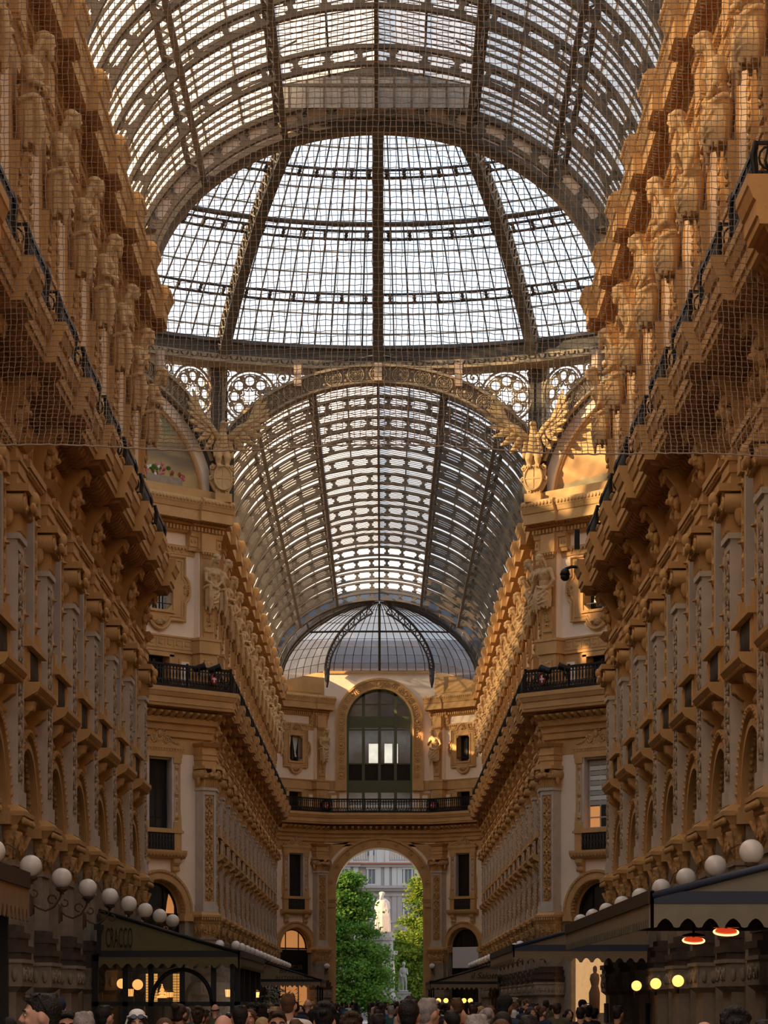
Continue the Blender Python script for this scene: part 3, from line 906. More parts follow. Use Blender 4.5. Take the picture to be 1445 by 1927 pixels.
def archway_parts(kind):
    av = MB()
    arch_ring(av, ARCH_R, ARCH_R + 0.14, -0.3, 0.40, ARCH_Z, 'ochre', 24)
    arch_ring(av, ARCH_R + 0.14, ARCH_R + 0.30, -0.3, 0.34, ARCH_Z, 'ochre', 24)
    arch_ring(av, ARCH_R + 0.30, ARCH_R + 0.42, -0.3, 0.44, ARCH_Z, 'ochre', 24)
    bd = MB()
    for i in range(30):
        a = PI * (i + 0.5) / 30
        bd.blob(((ARCH_R + 0.36) * math.cos(a), 0.44, ARCH_Z + (ARCH_R + 0.36) * math.sin(a)), (0.05, 0.05, 0.05), 'ochre', 6, 4)
    # deep reveal carved with two rows of leaves
    rv = MB()
    for s in (-1, 1):
        rv.box(*sorted((s * (ARCH_R - 0.04), s * (ARCH_R + 0.2))), -0.85, 0.30, 0, ARCH_Z, 'granite')
        rv.box(*sorted((s * (ARCH_R - 0.14), s * (ARCH_R + 0.42))), -0.85, 0.48, ARCH_Z - 0.35, ARCH_Z - 0.12, 'ochre')
        rv.box(*sorted((s * (ARCH_R - 0.08), s * (ARCH_R + 0.36))), -0.85, 0.44, ARCH_Z - 0.12, ARCH_Z, 'ochre')
    arch_ring(rv, ARCH_R - 0.03, ARCH_R, -0.85, 0.36, ARCH_Z, 'ochre', 24)
    for i in range(27):
        a = PI * (i + 0.5) / 27
        for y in (0.22, 0.06, -0.10, -0.26):
            rv.blob(((ARCH_R - 0.03) * math.cos(a), y, ARCH_Z + (ARCH_R - 0.03) * math.sin(a)), (0.06, 0.062, 0.06), 'ochre_carved', 6, 4)
    arch_ring(rv, ARCH_R - 0.16, ARCH_R - 0.03, -0.62, -0.5, ARCH_Z, 'ochre', 24)
    out = [('archivolt', av, [('bead_row', bd)]), ('reveal', rv)]
    gl = MB()
    fr = 'black_frame'
    arch_ring(gl, ARCH_R - 0.24, ARCH_R - 0.12, -0.78, -0.70, ARCH_Z, fr, 20)
    for x in (-0.62, 0.62):
        gl.box(x - 0.04, x + 0.04, -0.78, -0.7, 0, ARCH_Z + 1.15, fr)
    gl.box(-ARCH_R, ARCH_R, -0.78, -0.7, ARCH_Z - 0.12, ARCH_Z, fr)
    gl.box(-ARCH_R, ARCH_R, -0.78, -0.7, 2.9, 3.05, fr)
    pn = MB()
    top = {'dark': 'window_dark', 'lit': 'glass_window', 'shop': 'window_dark', 'orange': 'lit_room'}[kind]
    pn.prism([(ARCH_R - 0.02, 0.0)] + arc_pts(ARCH_R - 0.02, 20, ARCH_Z) + [(-ARCH_R + 0.02, 0.0)], 'y', -0.86, -0.82, top if kind != 'lit' else 'window_dark')
    out += [('shop_front', gl, [('pane', pn)])]
    if kind == 'lit':
        vl = MB()
        vl.prism([(-1.25, ARCH_Z - 0.05), (-1.25, ARCH_Z + 0.5), (-0.95, ARCH_Z + 0.95), (-0.85, ARCH_Z + 0.55), (-0.75, ARCH_Z - 0.05)], 'y', -0.815, -0.80, 'lit_room')
        out.append(('lit_vault', vl))
    if kind == 'shop':
        ls_ = MB()
        ls_.box(-1.45, 1.45, -0.36, -0.30, 0.0, 4.6, 'lit_shop')
        out.append(('lit_display', ls_))
    if kind in ('lit', 'orange'):
        fb = MB()
        fb.box(-ARCH_R + 0.02, ARCH_R - 0.02, -0.72, -0.60, 3.2, ARCH_Z - 0.14, 'shop_black')
        out.append(('fascia_board', fb))
    return out
for k in ('dark', 'lit', 'shop', 'orange'):
    proto('archway_' + k, archway_parts(k))

# ---- upper window between the caryatids, with carved jamb strips and a small attic door below
def greek_key(mb, x0, x1, y, z0, h, m):
    n = int((x1 - x0) / (h * 1.15))
    st = (x1 - x0) / n
    t = h * 0.13
    for i in range(n):
        a = x0 + i * st
        w = st
        mb.box(a, a + w, y, y + 0.025, z0, z0 + t, m)
        mb.box(a, a + t, y, y + 0.025, z0, z0 + h, m)
        mb.box(a, a + w * 0.8, y, y + 0.025, z0 + h - t, z0 + h, m)
        mb.box(a + w * 0.8 - t, a + w * 0.8, y, y + 0.025, z0 + h * 0.36, z0 + h, m)
        mb.box(a + w * 0.38, a + w * 0.8, y, y + 0.025, z0 + h * 0.36, z0 + h * 0.36 + t, m)

def attic_door():
    d = MB()
    for s in (-1, 1):
        d.box(*sorted((s * 0.62, s * 0.86)), -0.1, 0.10, 15.74, 17.35, 'ochre')
        d.box(*sorted((s * 1.2, s * 1.9)), 0.02, 0.07, 15.9, 17.2, 'ochre')
        d.box(*sorted((s * 1.32, s * 1.78)), 0.05, 0.085, 16.0, 17.1, 'plaster')
    d.box(-0.86, 0.86, -0.1, 0.10, 17.25, 17.45, 'ochre')
    pn = MB()
    pn.box(-0.62, 0.62, -0.45, -0.42, 15.74, 17.3, 'window_dark')
    pn.box(-0.04, 0.04, -0.44, -0.38, 15.74, 17.3, 'black_frame')
    pn.box(-0.62, 0.62, -0.44, -0.38, 17.2, 17.3, 'black_frame')
    return d, pn

def window_upper_parts():
    d, dp = attic_door()
    fr = MB()
    for s in (-1, 1):
        fr.box(*sorted((s * 0.60, s * 0.80)), -0.2, 0.14, 18.5, 21.1, 'ochre')
        fr.box(*sorted((s * 1.02, s * 1.34)), 0, 0.26, 17.5, 21.6, 'ochre')
        fr.box(*sorted((s * 0.98, s * 1.38)), 0, 0.24, 21.3, 21.6, 'ochre')
        fr.box(*sorted((s * 0.98, s * 1.38)), 0, 0.24, 17.5, 17.9, 'ochre')
        fr.prism([(0, 17.9), (0.30, 18.0), (0.34, 18.3), (0.2, 18.8), (0, 19.2)], 'x', *sorted((s * 1.34, s * 1.5)), 'ochre')
    fr.box(-0.85, 0.85, 0, 0.2, 21.1, 21.35, 'ochre')
    fr.box(-1.45, 1.45, 0, 0.34, 21.6, 21.85, 'ochre')
    fr.box(-0.95, 0.95, 0, 0.36, 18.3, 18.5, 'ochre')
    cv = MB()
    for s in (-1, 1):
        relief(cv, s * 1.18, 0.26, 18.0, 21.25, 0.3, 'ochre_carved')
        for i in range(9):
            cv.blob((s * 1.35, 0.13, 18.3 + i * 0.34), (0.05, 0.09, 0.13), 'ochre_carved', 6, 4)
    scroll_pediment(cv, 21.2, 1.5, 0.25)
    pn = MB()
    pn.box(-0.60, 0.60, -0.42, -0.39, 18.5, 21.1, 'window_dark')
    sa = MB()
    sa.box(-0.03, 0.03, -0.4, -0.34, 18.5, 21.1, 'seam_pale')
    sa.box(-0.6, 0.6, -0.4, -0.34, 20.2, 20.26, 'seam_pale')
    return [('door_surround', d, [('door_pane', dp)]), ('surround', fr, [('carved_jamb', cv)]), ('sash', sa, [('pane', pn)])]
proto('window_upper', window_upper_parts())

def quatrefoil_parts(kind, hw, hh, zc, wide=0.50):
    """rectangular window in a frame that swells into a half-round lobe on each side"""
    d, dp = attic_door()
    fr = MB()
    m = 'ochre'
    bx, bz, lr = hw + wide, hh + 0.42, 0.62
    def outline(g, y0, y1, mm):
        x, z, r = bx + g, bz + g, lr + g
        pts = []
        for (cx, cz, a0) in ((x, 0, -PI / 2), (0, z, 0), (-x, 0, PI / 2), (0, -z, PI)):
            if a0 == -PI / 2:
                pts += [(x, -z), (x, -r * 0.95)] + [(x - 0.25 + r * 0.75 * math.cos(a0 + PI * i / 10) if False else x + r * 0.45 * math.cos(a0 + PI * i / 10), r * 0.9 * math.sin(a0 + PI * i / 10)) for i in range(1, 10)] + [(x, r * 0.95)]
            elif a0 == 0:
                pts += [(x, z), (r * 0.95, z)] + [(r * 0.9 * math.cos(PI * i / 10), z + r * 0.75 * math.sin(PI * i / 10)) for i in range(1, 10)] + [(-r * 0.95, z)]
            elif a0 == PI / 2:
                pts += [(-x, z), (-x, r * 0.95)] + [(-x - r * 0.45 * math.sin(PI * i / 10), r * 0.9 * math.cos(PI * i / 10)) for i in range(1, 10)] + [(-x, -r * 0.95)]
            else:
                pts += [(-x, -z), (-r * 0.95, -z)] + [(-r * 0.9 * math.cos(PI * i / 10), -z - r * 0.75 * math.sin(PI * i / 10)) for i in range(1, 10)] + [(r * 0.95, -z)]
        inner = []
        nn = len(pts)
        # ring between the outline and the rectangular opening, cut into quads by projecting each outline point on the opening
        for (px, pz) in pts:
            k = max(abs(px) / hw, abs(pz) / hh)
            inner.append((px / k, pz / k))
        for i in range(nn):
            j = (i + 1) % nn
            fr.prism([(pts[i][0], zc + pts[i][1]), (pts[j][0], zc + pts[j][1]), (inner[j][0], zc + inner[j][1]), (inner[i][0], zc + inner[i][1])], 'y', y0, y1, mm)
        return pts
    op = outline(0.0, -0.1, 0.12, m)
    def rim(g, y, r):
        fr.tube([(px * g, y, zc + pz * g) for (px, pz) in op], r, m, 6, True, False)
    rim(1.0, 0.14, 0.07)
    rim(0.88, 0.12, 0.045)
    fr.box(-hw - 0.1, hw + 0.1, -0.1, 0.2, zc - hh - 0.12, zc - hh, m)
    fr.box(-hw - 0.12, hw + 0.12, -0.1, 0.17, zc + hh, zc + hh + 0.12, m)
    for s in (-1, 1):
        fr.box(*sorted((s * hw, s * (hw + 0.12))), -0.45, 0.17, zc - hh, zc + hh, m)
    cv = MB()
    for (cx, cz, a) in ((bx - 0.08, 0, 0), (-bx + 0.08, 0, PI), (0, bz - 0.02, PI / 2), (0, -bz + 0.02, -PI / 2)):
        for k in range(-3, 4):
            t = a + k * 0.38
            cv.tube([(cx + 0.06 * math.cos(t), 0.13, zc + cz + 0.06 * math.sin(t)), (cx + 0.34 * math.cos(t), 0.15, zc + cz + 0.34 * math.sin(t))], [0.03, 0.05], 'ochre_carved', 6)
    for s in (-1, 1):
        for t in (-1, 1):
            cv.box(*sorted((s * (bx - 0.22), s * (bx - 0.12))), 0.1, 0.15, *sorted((zc + t * 0.7, zc + t * (bz - 0.1))), 'ochre_carved')
    pn = MB()
    pn.box(-hw, hw, -0.42, -0.39, zc - hh, zc + hh, 'window_dark')
    sa = MB()
    sa.box(-0.03, 0.03, -0.38, -0.33, zc - hh, zc + hh, 'black_frame')
    sa.box(-hw, hw, -0.38, -0.33, zc + hh - 0.08, zc + hh, 'black_frame')
    sa.box(-hw, hw, 0.0, 0.04, zc - hh + 0.28, zc - hh + 0.32, 'black_frame')
    out = [('door_surround', d, [('door_pane', dp)]), ('surround', fr, [('shell_carving', cv)])]
    subs = [('pane', pn)]
    if kind == 'curtain':
        cu = MB()
        for s in (-1, 1):
            n = 7
            for i in range(n):
                x0 = s * (hw * 0.98 - hw * 0.9 * i / n)
                x1 = s * (hw * 0.98 - hw * 0.9 * (i + 1) / n)
                k0 = s * (hw * 0.62 - hw * 0.22 * i / n)
                k1 = s * (hw * 0.62 - hw * 0.22 * (i + 1) / n)
                q = [(x0, zc + hh), (x1, zc + hh), (k1, zc - hh * 0.3), (k0, zc - hh * 0.3)]
                cu.prism(q, 'y', -0.36 + 0.02 * (i % 2), -0.345 + 0.02 * (i % 2), 'curtain')
                q = [(k0, zc - hh * 0.3), (k1, zc - hh * 0.3), (k1 + s * 0.05, zc - hh * 0.62), (k0 + s * 0.08, zc - hh * 0.62)]
                cu.prism(q, 'y', -0.36 + 0.02 * (i % 2), -0.345 + 0.02 * (i % 2), 'curtain')
            cu.blob((s * hw * 0.5, -0.34, zc - hh * 0.34), (0.1, 0.03, 0.06), 'curtain', 8, 5)
        subs.append(('curtain', cu))
    if kind == 'drape':
        cu = MB()
        for i in range(8):
            x = -hw + (i + 0.5) * hw / 4
            if i in (3,):
                continue
            cu.box(x - 0.05, x + 0.05, -0.37, -0.35, zc - hh, zc + hh, 'seam_pale')
        subs.append(('curtain', cu))
    out.append(('sash', sa, subs))
    return out
proto('quatrefoil_curtain', quatrefoil_parts('curtain', 0.76, 1.02, 20.35, 0.72))
proto('quatrefoil_drape', quatrefoil_parts('drape', 0.76, 1.02, 20.35, 0.72))
proto('quatrefoil_end_curtain', quatrefoil_parts('curtain', 0.62, 0.95, 20.45))
proto('quatrefoil_end_dark', quatrefoil_parts('dark', 0.62, 0.95, 20.45))

# ---- wall of one bay with its four openings (x from x0 to x1, openings centred on c)
def wall_bay(mb, x0, x1, c, up_hw=0.60, up=(18.5, 21.1), top=24.4, back=-0.6, string=False):
    low, mid = 'ochre', 'plaster'
    def band(z0, z1, hw, m):
        if hw <= 0:
            mb.box(x0, x1, back, 0, z0, z1, m)
        else:
            mb.box(x0, c - hw, back, 0, z0, z1, m)
            mb.box(c + hw, x1, back, 0, z0, z1, m)
    band(0, ARCH_Z, ARCH_R, 'granite')
    zt = ARCH_Z + ARCH_R + 0.05
    right = [(c + ARCH_R * math.cos(i * PI / 24), ARCH_Z + ARCH_R * math.sin(i * PI / 24)) for i in range(13)]
    mb.prism([(x1, ARCH_Z), (x1, zt), (c, zt)] + right[::-1], 'y', back, 0, mid)
    left = [(2 * c - p[0], p[1]) for p in right]
    mb.prism([(x0, ARCH_Z), (x0, zt), (c, zt)] + left[::-1], 'y', back, 0, mid)
    band(zt, 9.5, 0, mid)
    band(9.5, 12.6, 0.66, mid)
    band(12.6, 12.9, 0, mid)
    band(12.9, 15.74, 0, 'ochre')
    band(15.74, 17.3, 0.62, 'ochre')
    band(17.3, 18.2, 0, 'ochre')
    band(18.2, up[0], 0, mid)
    band(up[0], up[1], up_hw, mid)
    band(up[1], 22.2, 0, mid)
    band(22.2, top, 0, mid if string else 'ochre')
    if string:
        mb.box(x0, x1, 0, 0.07, 21.92, 22.22, 'ochre')
        mb.box(x0, x1, 0, 0.13, 22.22, 22.34, 'ochre')
        for i in range(int((x1 - x0) / 0.5)):
            mb.blob((x0 + 0.25 + i * 0.5, 0.07, 22.07), (0.08, 0.04, 0.08), 'ochre', 6, 4)
        for i in range(int((x1 - x0) / 0.2)):
            mb.box(x0 + 0.05 + i * 0.2, x0 + 0.15 + i * 0.2, 0.1, 0.15, 22.14, 22.22, 'ochre')
    mb.box(x0, x1, 0, 0.06, 17.55, 18.15, 'ochre')
    mb.box(x0, x1, 0, 0.10, 17.48, 17.56, 'ochre')
    mb.box(x0, x1, 0, 0.10, 18.14, 18.22, 'ochre')

# ---- crowning cornice
def cornice_run(mb, x0, x1, d, fine=True, frieze=True):
    prof = [(0, 22.92), (d - 0.85, 22.92)] if not frieze else [(0, 22.15), (d - 0.98, 22.15), (d - 0.95, 22.30), (d - 0.90, 22.34), (d - 0.90, 22.74), (d - 0.82, 22.80)]
    prof += [(d - 0.78, 22.98), (d - 0.78, 23.22), (d - 0.62, 23.26), (d - 0.60, 23.36), (d - 0.10, 23.40), (d - 0.10, 23.84), (d - 0.05, 23.87), (d + 0.02, 24.06), (d + 0.05, 24.10), (d + 0.08, 24.2), (d + 0.08, 24.32), (d, 24.42), (0, 24.42)]
    mb.prism(prof, 'x', x0, x1, 'ochre')
    st = 0.20
    n = int((x1 - x0) / st)
    for i in range(n):
        x = x0 + (i + 0.5) * (x1 - x0) / n
        mb.box(x - 0.06, x + 0.06, d - 0.80, d - 0.64, 23.02, 23.20, 'ochre')
        if fine:
            mb.blob((x, d + 0.07, 24.24), (0.09, 0.075, 0.10), 'ochre', 5, 4)
            if frieze:
                mb.blob((x, d - 0.88, 22.56), (0.06, 0.05, 0.09), 'ochre', 5, 4)
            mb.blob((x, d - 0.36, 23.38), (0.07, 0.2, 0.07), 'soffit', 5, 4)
# ------------------------------------------------------------------ floor, walls, roofs
def struct(name, mb, label, cat, loc=(0, 0, 0), rz=0.0):
    o = mb.build(name)
    o.location = loc
    o.rotation_euler = (0, 0, rz)
    return tag(o, label, cat, None, 'structure')

g = MB()
g.box(-22, 22, -14, 203, -0.3, 0, 'floor_stone')
struct('floor', g, 'worn stone paving of the arcade under the crowd', 'floor')
g = MB()
g.box(-120, 120, 203, 420, -0.3, 0, 'grey_stone')
struct('ground', g, 'pale paving of the open square beyond the portal', 'ground')

RL, RR = R(-90), R(90)
NPZ = [85.0 - P * k for k in range(9)]
FPZ = [121.9 + P * k for k in range(15)]

def arm_wall(name, side, ref, xs, x_lo, x_hi, label, plain=None):
    """wall of one arm in its own frame: x along the wall from the reference pilaster"""
    w = MB()
    cuts = [x_lo] + [(xs[i] + xs[i + 1]) / 2 for i in range(0)]
    for i in range(len(xs) - 1):
        wall_bay(w, xs[i], xs[i + 1], (xs[i] + xs[i + 1]) / 2)
    for a, b in ((x_lo, xs[0]), (xs[-1], x_hi)):
        if b - a > 0.01:
            w.box(a, b, -0.6, 0, 0, 24.4, 'ochre')
    if plain:
        w.box(plain[0], plain[1], -0.6, 0, 0, 24.4, 'ochre')
    lo = min(x_lo, plain[0] if plain else x_lo)
    hi = max(x_hi, plain[1] if plain else x_hi)
    w.box(lo, hi, -14, -0.95, 0, 24.4, 'room_dark')
    return struct(name, w, label, 'wall', (-WALL if side < 0 else WALL, ref, 0), RL if side < 0 else RR)

xs9 = [P * k for k in range(9)]
xs15 = [P * k for k in range(15)]
arm_wall('wall_left', -1, 85.0, xs9, -0.8, xs9[-1] + 0.8, 'near left arcade wall behind the pilasters and arches', (xs9[-1] + 0.8, 98))
arm_wall('wall_right', 1, NPZ[-1], xs9, -0.8, xs9[-1] + 0.8, 'near right arcade wall behind the pilasters and arches', (-58, -0.8))
arm_wall('wall_left_far', -1, FPZ[-1], xs15, -4.6, xs15[-1] + 0.7, 'left wall of the far arm receding to the portal')
arm_wall('wall_right_far', 1, FPZ[0], xs15, -0.7, xs15[-1] + 4.6, 'right wall of the far arm receding to the portal')

# crowning cornices, stepping forward over every pilaster
def arm_cornice(name, side, ref, xs, lo, hi, fine, label):
    c = MB()
    c_pts = []
    for x in xs:
        cornice_run(c, x - 0.72, x + 0.72, 1.30, fine)
        c.box(x - 0.56, x + 0.56, 0, 0.60, 22.2, 23.0, 'ochre')
    prev = lo
    for x in xs:
        if x - 0.72 - prev > 0.05:
            cornice_run(c, prev, x - 0.72, 1.05, fine)
        prev = x + 0.72
    if hi - prev > 0.05:
        cornice_run(c, prev, hi, 1.05, fine)
    return struct(name, c, label, 'cornice', (-WALL if side < 0 else WALL, ref, 0), RL if side < 0 else RR)
arm_cornice('trim_1', -1, 85.0, xs9, -0.8, xs9[-1] + 3, True, 'stepped ochre cornice crowning the near left wall')
arm_cornice('trim_2', 1, NPZ[-1], xs9, -3, xs9[-1] + 0.8, True, 'stepped ochre cornice crowning the near right wall')
arm_cornice('trim_3', -1, FPZ[-1], xs15, -4.6, xs15[-1] + 0.7, False, 'zigzag cornice receding along the left wall of the far arm')
arm_cornice('trim_4', 1, FPZ[0], xs15, -0.7, xs15[-1] + 4.6, False, 'zigzag cornice receding along the right wall of the far arm')

corner = MB()
corner.prism(slab_profile(1.54), 'x', -0.75, 0.75, 'ochre')
corner.prism([(0.05, 13.9), (0.22, 13.95), (0.22, 14.2), (0.3, 14.25), (0.34, 14.46), (0.05, 14.46)], 'x', -0.75, 0.75, 'ochre')
corner_b = MB()
corner_b.prism([(0.20, 14.74), (1.22, 14.78), (1.30, 14.92), (0.2, 14.92)], 'x', -0.62, 0.62, 'soffit')
proto('balcony_corner', [('slab', corner), ('corbel_block', corner_b)])

KIN = ['male', 'female', 'akimbo']
KDESC = {'male': 'bearded stone man with folded arms', 'female': 'draped stone woman with clasped hands', 'akimbo': 'bare-chested stone man with a bent elbow'}
win_n = 0

def arm(side, far):
    global win_n
    sd = 'left' if side < 0 else 'right'
    am = 'far' if far else 'near'
    X = side * WALL
    rz = RL if side < 0 else RR
    pz = FPZ if far else NPZ
    n = len(pz)
    for k, y in enumerate(pz):
        od = ordinal(k)
        frm = 'from the crossing on the %s %s wall' % (am, sd)
        place('pilaster', 'pilaster', (X, y, 0), rz, '%s giant grey pilaster %s' % (od, frm), 'pilaster', 'giant pilasters along the arcade walls', lod=far)
        kd = KIN[(k * 2 + (0 if side < 0 else 1) + (1 if far else 0)) % 3]
        place('caryatid_' + kd, 'caryatid', (X, y, 0), rz, '%s caryatid from the crossing, %s %s wall, %s' % (od, am, sd, KDESC[kd]), 'statue', 'caryatids under the crowning cornice', lod=far)
        # the balcony module runs from its pilaster along local +x (towards the camera on the left, away from it on the right)
        plus = (side > 0)                        # local +x is +Y on the right
        has = (k < n - 1) if (plus == far) else (k > 0)
        lab = '%s stepped balcony %s' % (od, frm)
        if has:
            place('balcony_small' if far else 'balcony', 'balcony', (X, y, 0), rz, lab, 'balcony', 'iron-railed balconies above the pilasters', lod=far)
        else:
            place('balcony_corner', 'balcony', (X, y, 0), rz, lab, 'balcony', 'iron-railed balconies above the pilasters', lod=far)
        if k < n - 1:
            yc = (y + pz[k + 1]) / 2
            bd = '%s bay from the crossing on the %s %s wall' % (od, am, sd)
            for key, nm, lb, ct in (('window_lower_dark', 'window', 'tall dark window above the arch in the ' + bd, 'window'),
                                    ('archway_lit' if (not far and side > 0 and k == 0) else 'archway_dark', 'archway', 'round shop arch in the ' + bd, 'archway'),
                                    ('window_upper', 'window', 'upper window between caryatids in the ' + bd, 'window')):
                if nm == 'window':
                    win_n += 1
                    nm = 'window_%d' % win_n
                place(key, nm, (X, yc, 0), rz, lb, ct, None, 'structure', lod=far)
arm(-1, False)
arm(1, False)
arm(-1, True)
arm(1, True)

# ------------------------------------------------------------------ the eight sides of the crossing
OC = Vector((0, 103.5, 0))
INR = 17.7
def side_frame(a):
    """centre of the side whose direction from the crossing's middle is a (0 = away from the camera), and its rotation"""
    return (OC.x + INR * math.sin(a), OC.y + INR * math.cos(a), 0), PI - a

def ell(t, o=0.0, z0=C_):
    return ((A_ + o) * math.cos(t), z0 + (B_ + o) * math.sin(t))

def ell_ring(mb, o0, o1, y0, y1, m, t0, t1, n):
    for i in range(n):
        a, b = t0 + (t1 - t0) * i / n, t0 + (t1 - t0) * (i + 1) / n
        mb.prism([ell(a, o0), ell(a, o1), ell(b, o1), ell(b, o0)], 'y', y0, y1, m)

def even_ts(o, t0, t1, n):
    """n+1 parameters at even arc length"""
    K = 400
    acc = [0.0]
    prev = ell(t0, o)
    for i in range(1, K + 1):
        q = ell(t0 + (t1 - t0) * i / K, o)
        acc.append(acc[-1] + math.hypot(q[0] - prev[0], q[1] - prev[1]))
        prev = q
    out, j = [], 0
    for i in range(n + 1):
        s = acc[-1] * i / n
        while j < K - 1 and acc[j + 1] < s:
            j += 1
        f = (s - acc[j]) / max(1e-9, acc[j + 1] - acc[j])
        out.append(t0 + (t1 - t0) * (j + f) / K)
    return out, acc[-1]

def rosette(mb, t, o, y, r, m):
    x, z = ell(t, o)
    mb.tube([(x + r * math.cos(k * PI / 8), y, z + r * math.sin(k * PI / 8)) for k in range(16)], 0.035, m, 5, True)
    mb.tube([(x + r * 0.78 * math.cos(k * PI / 8), y, z + r * 0.78 * math.sin(k * PI / 8)) for k in range(16)], 0.02, m, 4, True)
    for k in range(8):
        a = k * PI / 4
        mb.tube([(x + r * 0.22 * math.cos(a), y, z + r * 0.22 * math.sin(a)), (x + r * 0.5 * math.cos(a - 0.25), y, z + r * 0.5 * math.sin(a - 0.25)), (x + r * 0.72 * math.cos(a), y, z + r * 0.72 * math.sin(a)), (x + r * 0.5 * math.cos(a + 0.25), y, z + r * 0.5 * math.sin(a + 0.25))], 0.022, m, 4, True)
    mb.blob((x, y, z), (0.09, 0.05, 0.09), m, 8, 5)

T0 = R(20)
bandm = MB()
ell_ring(bandm, 0.0, 0.85, -0.35, 0.06, 'bronze_dark', T0, PI - T0, 48)
ell_ring(bandm, 0.0, 0.10, 0.0, 0.20, 'iron_bronze', T0, PI - T0, 48)
ell_ring(bandm, 0.75, 0.87, 0.0, 0.22, 'iron_bronze', T0, PI - T0, 48)
BAND = bandm.mesh('band')
ROS = []
ts, _ln = even_ts(0.42, T0, PI - T0, 17)
for i in range(17):
    q = MB()
    t = (ts[i] + ts[i + 1]) / 2
    rosette(q, t, 0.425, 0.10, 0.37, 'iron_bronze')
    for dt in (-1, 1):
        x, z = ell(ts[i] if dt < 0 else ts[i + 1], 0.425 + 0.2 * dt)
        q.blob((x, 0.08, z), (0.07, 0.04, 0.07), 'iron_bronze', 6, 4)
    ROS.append(q.mesh('rosette'))

def tracery():
    m = MB()
    b = 'iron_bronze'
    y = 0.0
    def ring(x, z, r, w=0.045, n=16):
        m.tube([(x + r * math.cos(k * 2 * PI / n), y, z + r * math.sin(k * 2 * PI / n)) for k in range(n)], w, b, 5, True)
    for s in (-1, 1):
        cx, cz = s * 5.85, 29.30
        ring(cx, cz, 1.18, 0.06, 28)
        ring(cx, cz, 1.02, 0.03, 28)
        for k in range(8):
            a = k * PI / 4
            px, pz = cx + 0.70 * math.cos(a), cz + 0.70 * math.sin(a)
            ring(px, pz, 0.245, 0.05, 12)
            a2 = a + PI / 8
            m.blob((cx + 0.46 * math.cos(a2), y, cz + 0.46 * math.sin(a2)), (0.10, 0.03, 0.10), b, 6, 4)
            m.blob((cx + 0.92 * math.cos(a2), y, cz + 0.92 * math.sin(a2)), (0.13, 0.03, 0.13), b, 6, 4)
            ring(cx + 1.32 * math.cos(a2), cz + 1.32 * math.sin(a2), 0.13, 0.035, 8)
        st = [(cx + (0.42 if k % 2 == 0 else 0.27) * math.cos(k * PI / 8), y, cz + (0.42 if k % 2 == 0 else 0.27) * math.sin(k * PI / 8)) for k in range(16)]
        m.tube(st, 0.045, b, 5, True)
        for (x, z, r, sg) in ((4.35, 30.15, 0.40, 1), (3.85, 30.35, 0.26, -1), (6.95, 30.35, 0.26, -1), (4.75, 29.55, 0.24, -1), (6.95, 28.0, 0.30, 1), (6.55, 27.75, 0.26, -1), (7.0, 27.2, 0.22, 1), (5.1, 28.0 + 1.35, 0.16, 1), (3.3, 30.45, 0.18, 1), (2.9, 30.5, 0.15, -1), (2.4, 30.55, 0.12, 1)):
            m.tube([(p[0], y, p[2]) for p in spiral(s * x, z, r, 1.7, 0, 0.4, s * sg, 18)], 0.04, b, 5)
            m.blob((s * x, y, z), (0.07, 0.03, 0.07), b, 6, 4)
        # upright and level bars that carry the tracery
        m.box(*sorted((s * 7.02, s * 7.12)), -0.04, 0.04, 26.9, 30.7, b)
        m.tube([(s * 4.62, y, 28.95), (s * 4.62, y, 30.65)], 0.03, b, 4)
        m.tube([(s * 7.1, y, 28.05), (s * 5.2, y, 28.55)], 0.035, b, 5)
    m.box(-7.2, 7.2, -0.05, 0.05, 30.56, 30.7, b)
    return m
TRAC = tracery().mesh('tracery')
POSTM = []
for x in (0, 3.66, -3.66):
    zt = ell(math.acos(x / (A_ + 0.5)), 0.5)[1] if abs(x) < 7 else 0
    post_m = MB()
    post_m.box(x - 0.17, x + 0.17, 0.1, 0.42, zt - (0.45 if x == 0 else 0.0), 30.75, 'band_pink')
    POSTM.append(post_m.mesh('strut'))
SIDES = {0: 'far', 1: 'far right diagonal', 2: 'right', 3: 'near right diagonal', 5: 'near left diagonal', 6: 'left', 7: 'far left diagonal'}
for i in SIDES:
    a = i * PI / 4
    loc, rz = side_frame(a)
    t = thing('rosette_arch', loc, rz, 'iron arch band of rosettes over the %s side of the crossing' % SIDES[i], 'arch', 'iron rosette arches under the dome')
    link('band', BAND, t)
    for q in ROS:
        link('rosette', q, t)
    t = thing('tracery_screen', loc, rz, 'pierced iron spandrel screen above the %s arch of the crossing' % SIDES[i], 'screen', 'pierced spandrel screens under the dome')
    link('tracery', TRAC, t)
    for q in POSTM:
        link('strut', q, t)

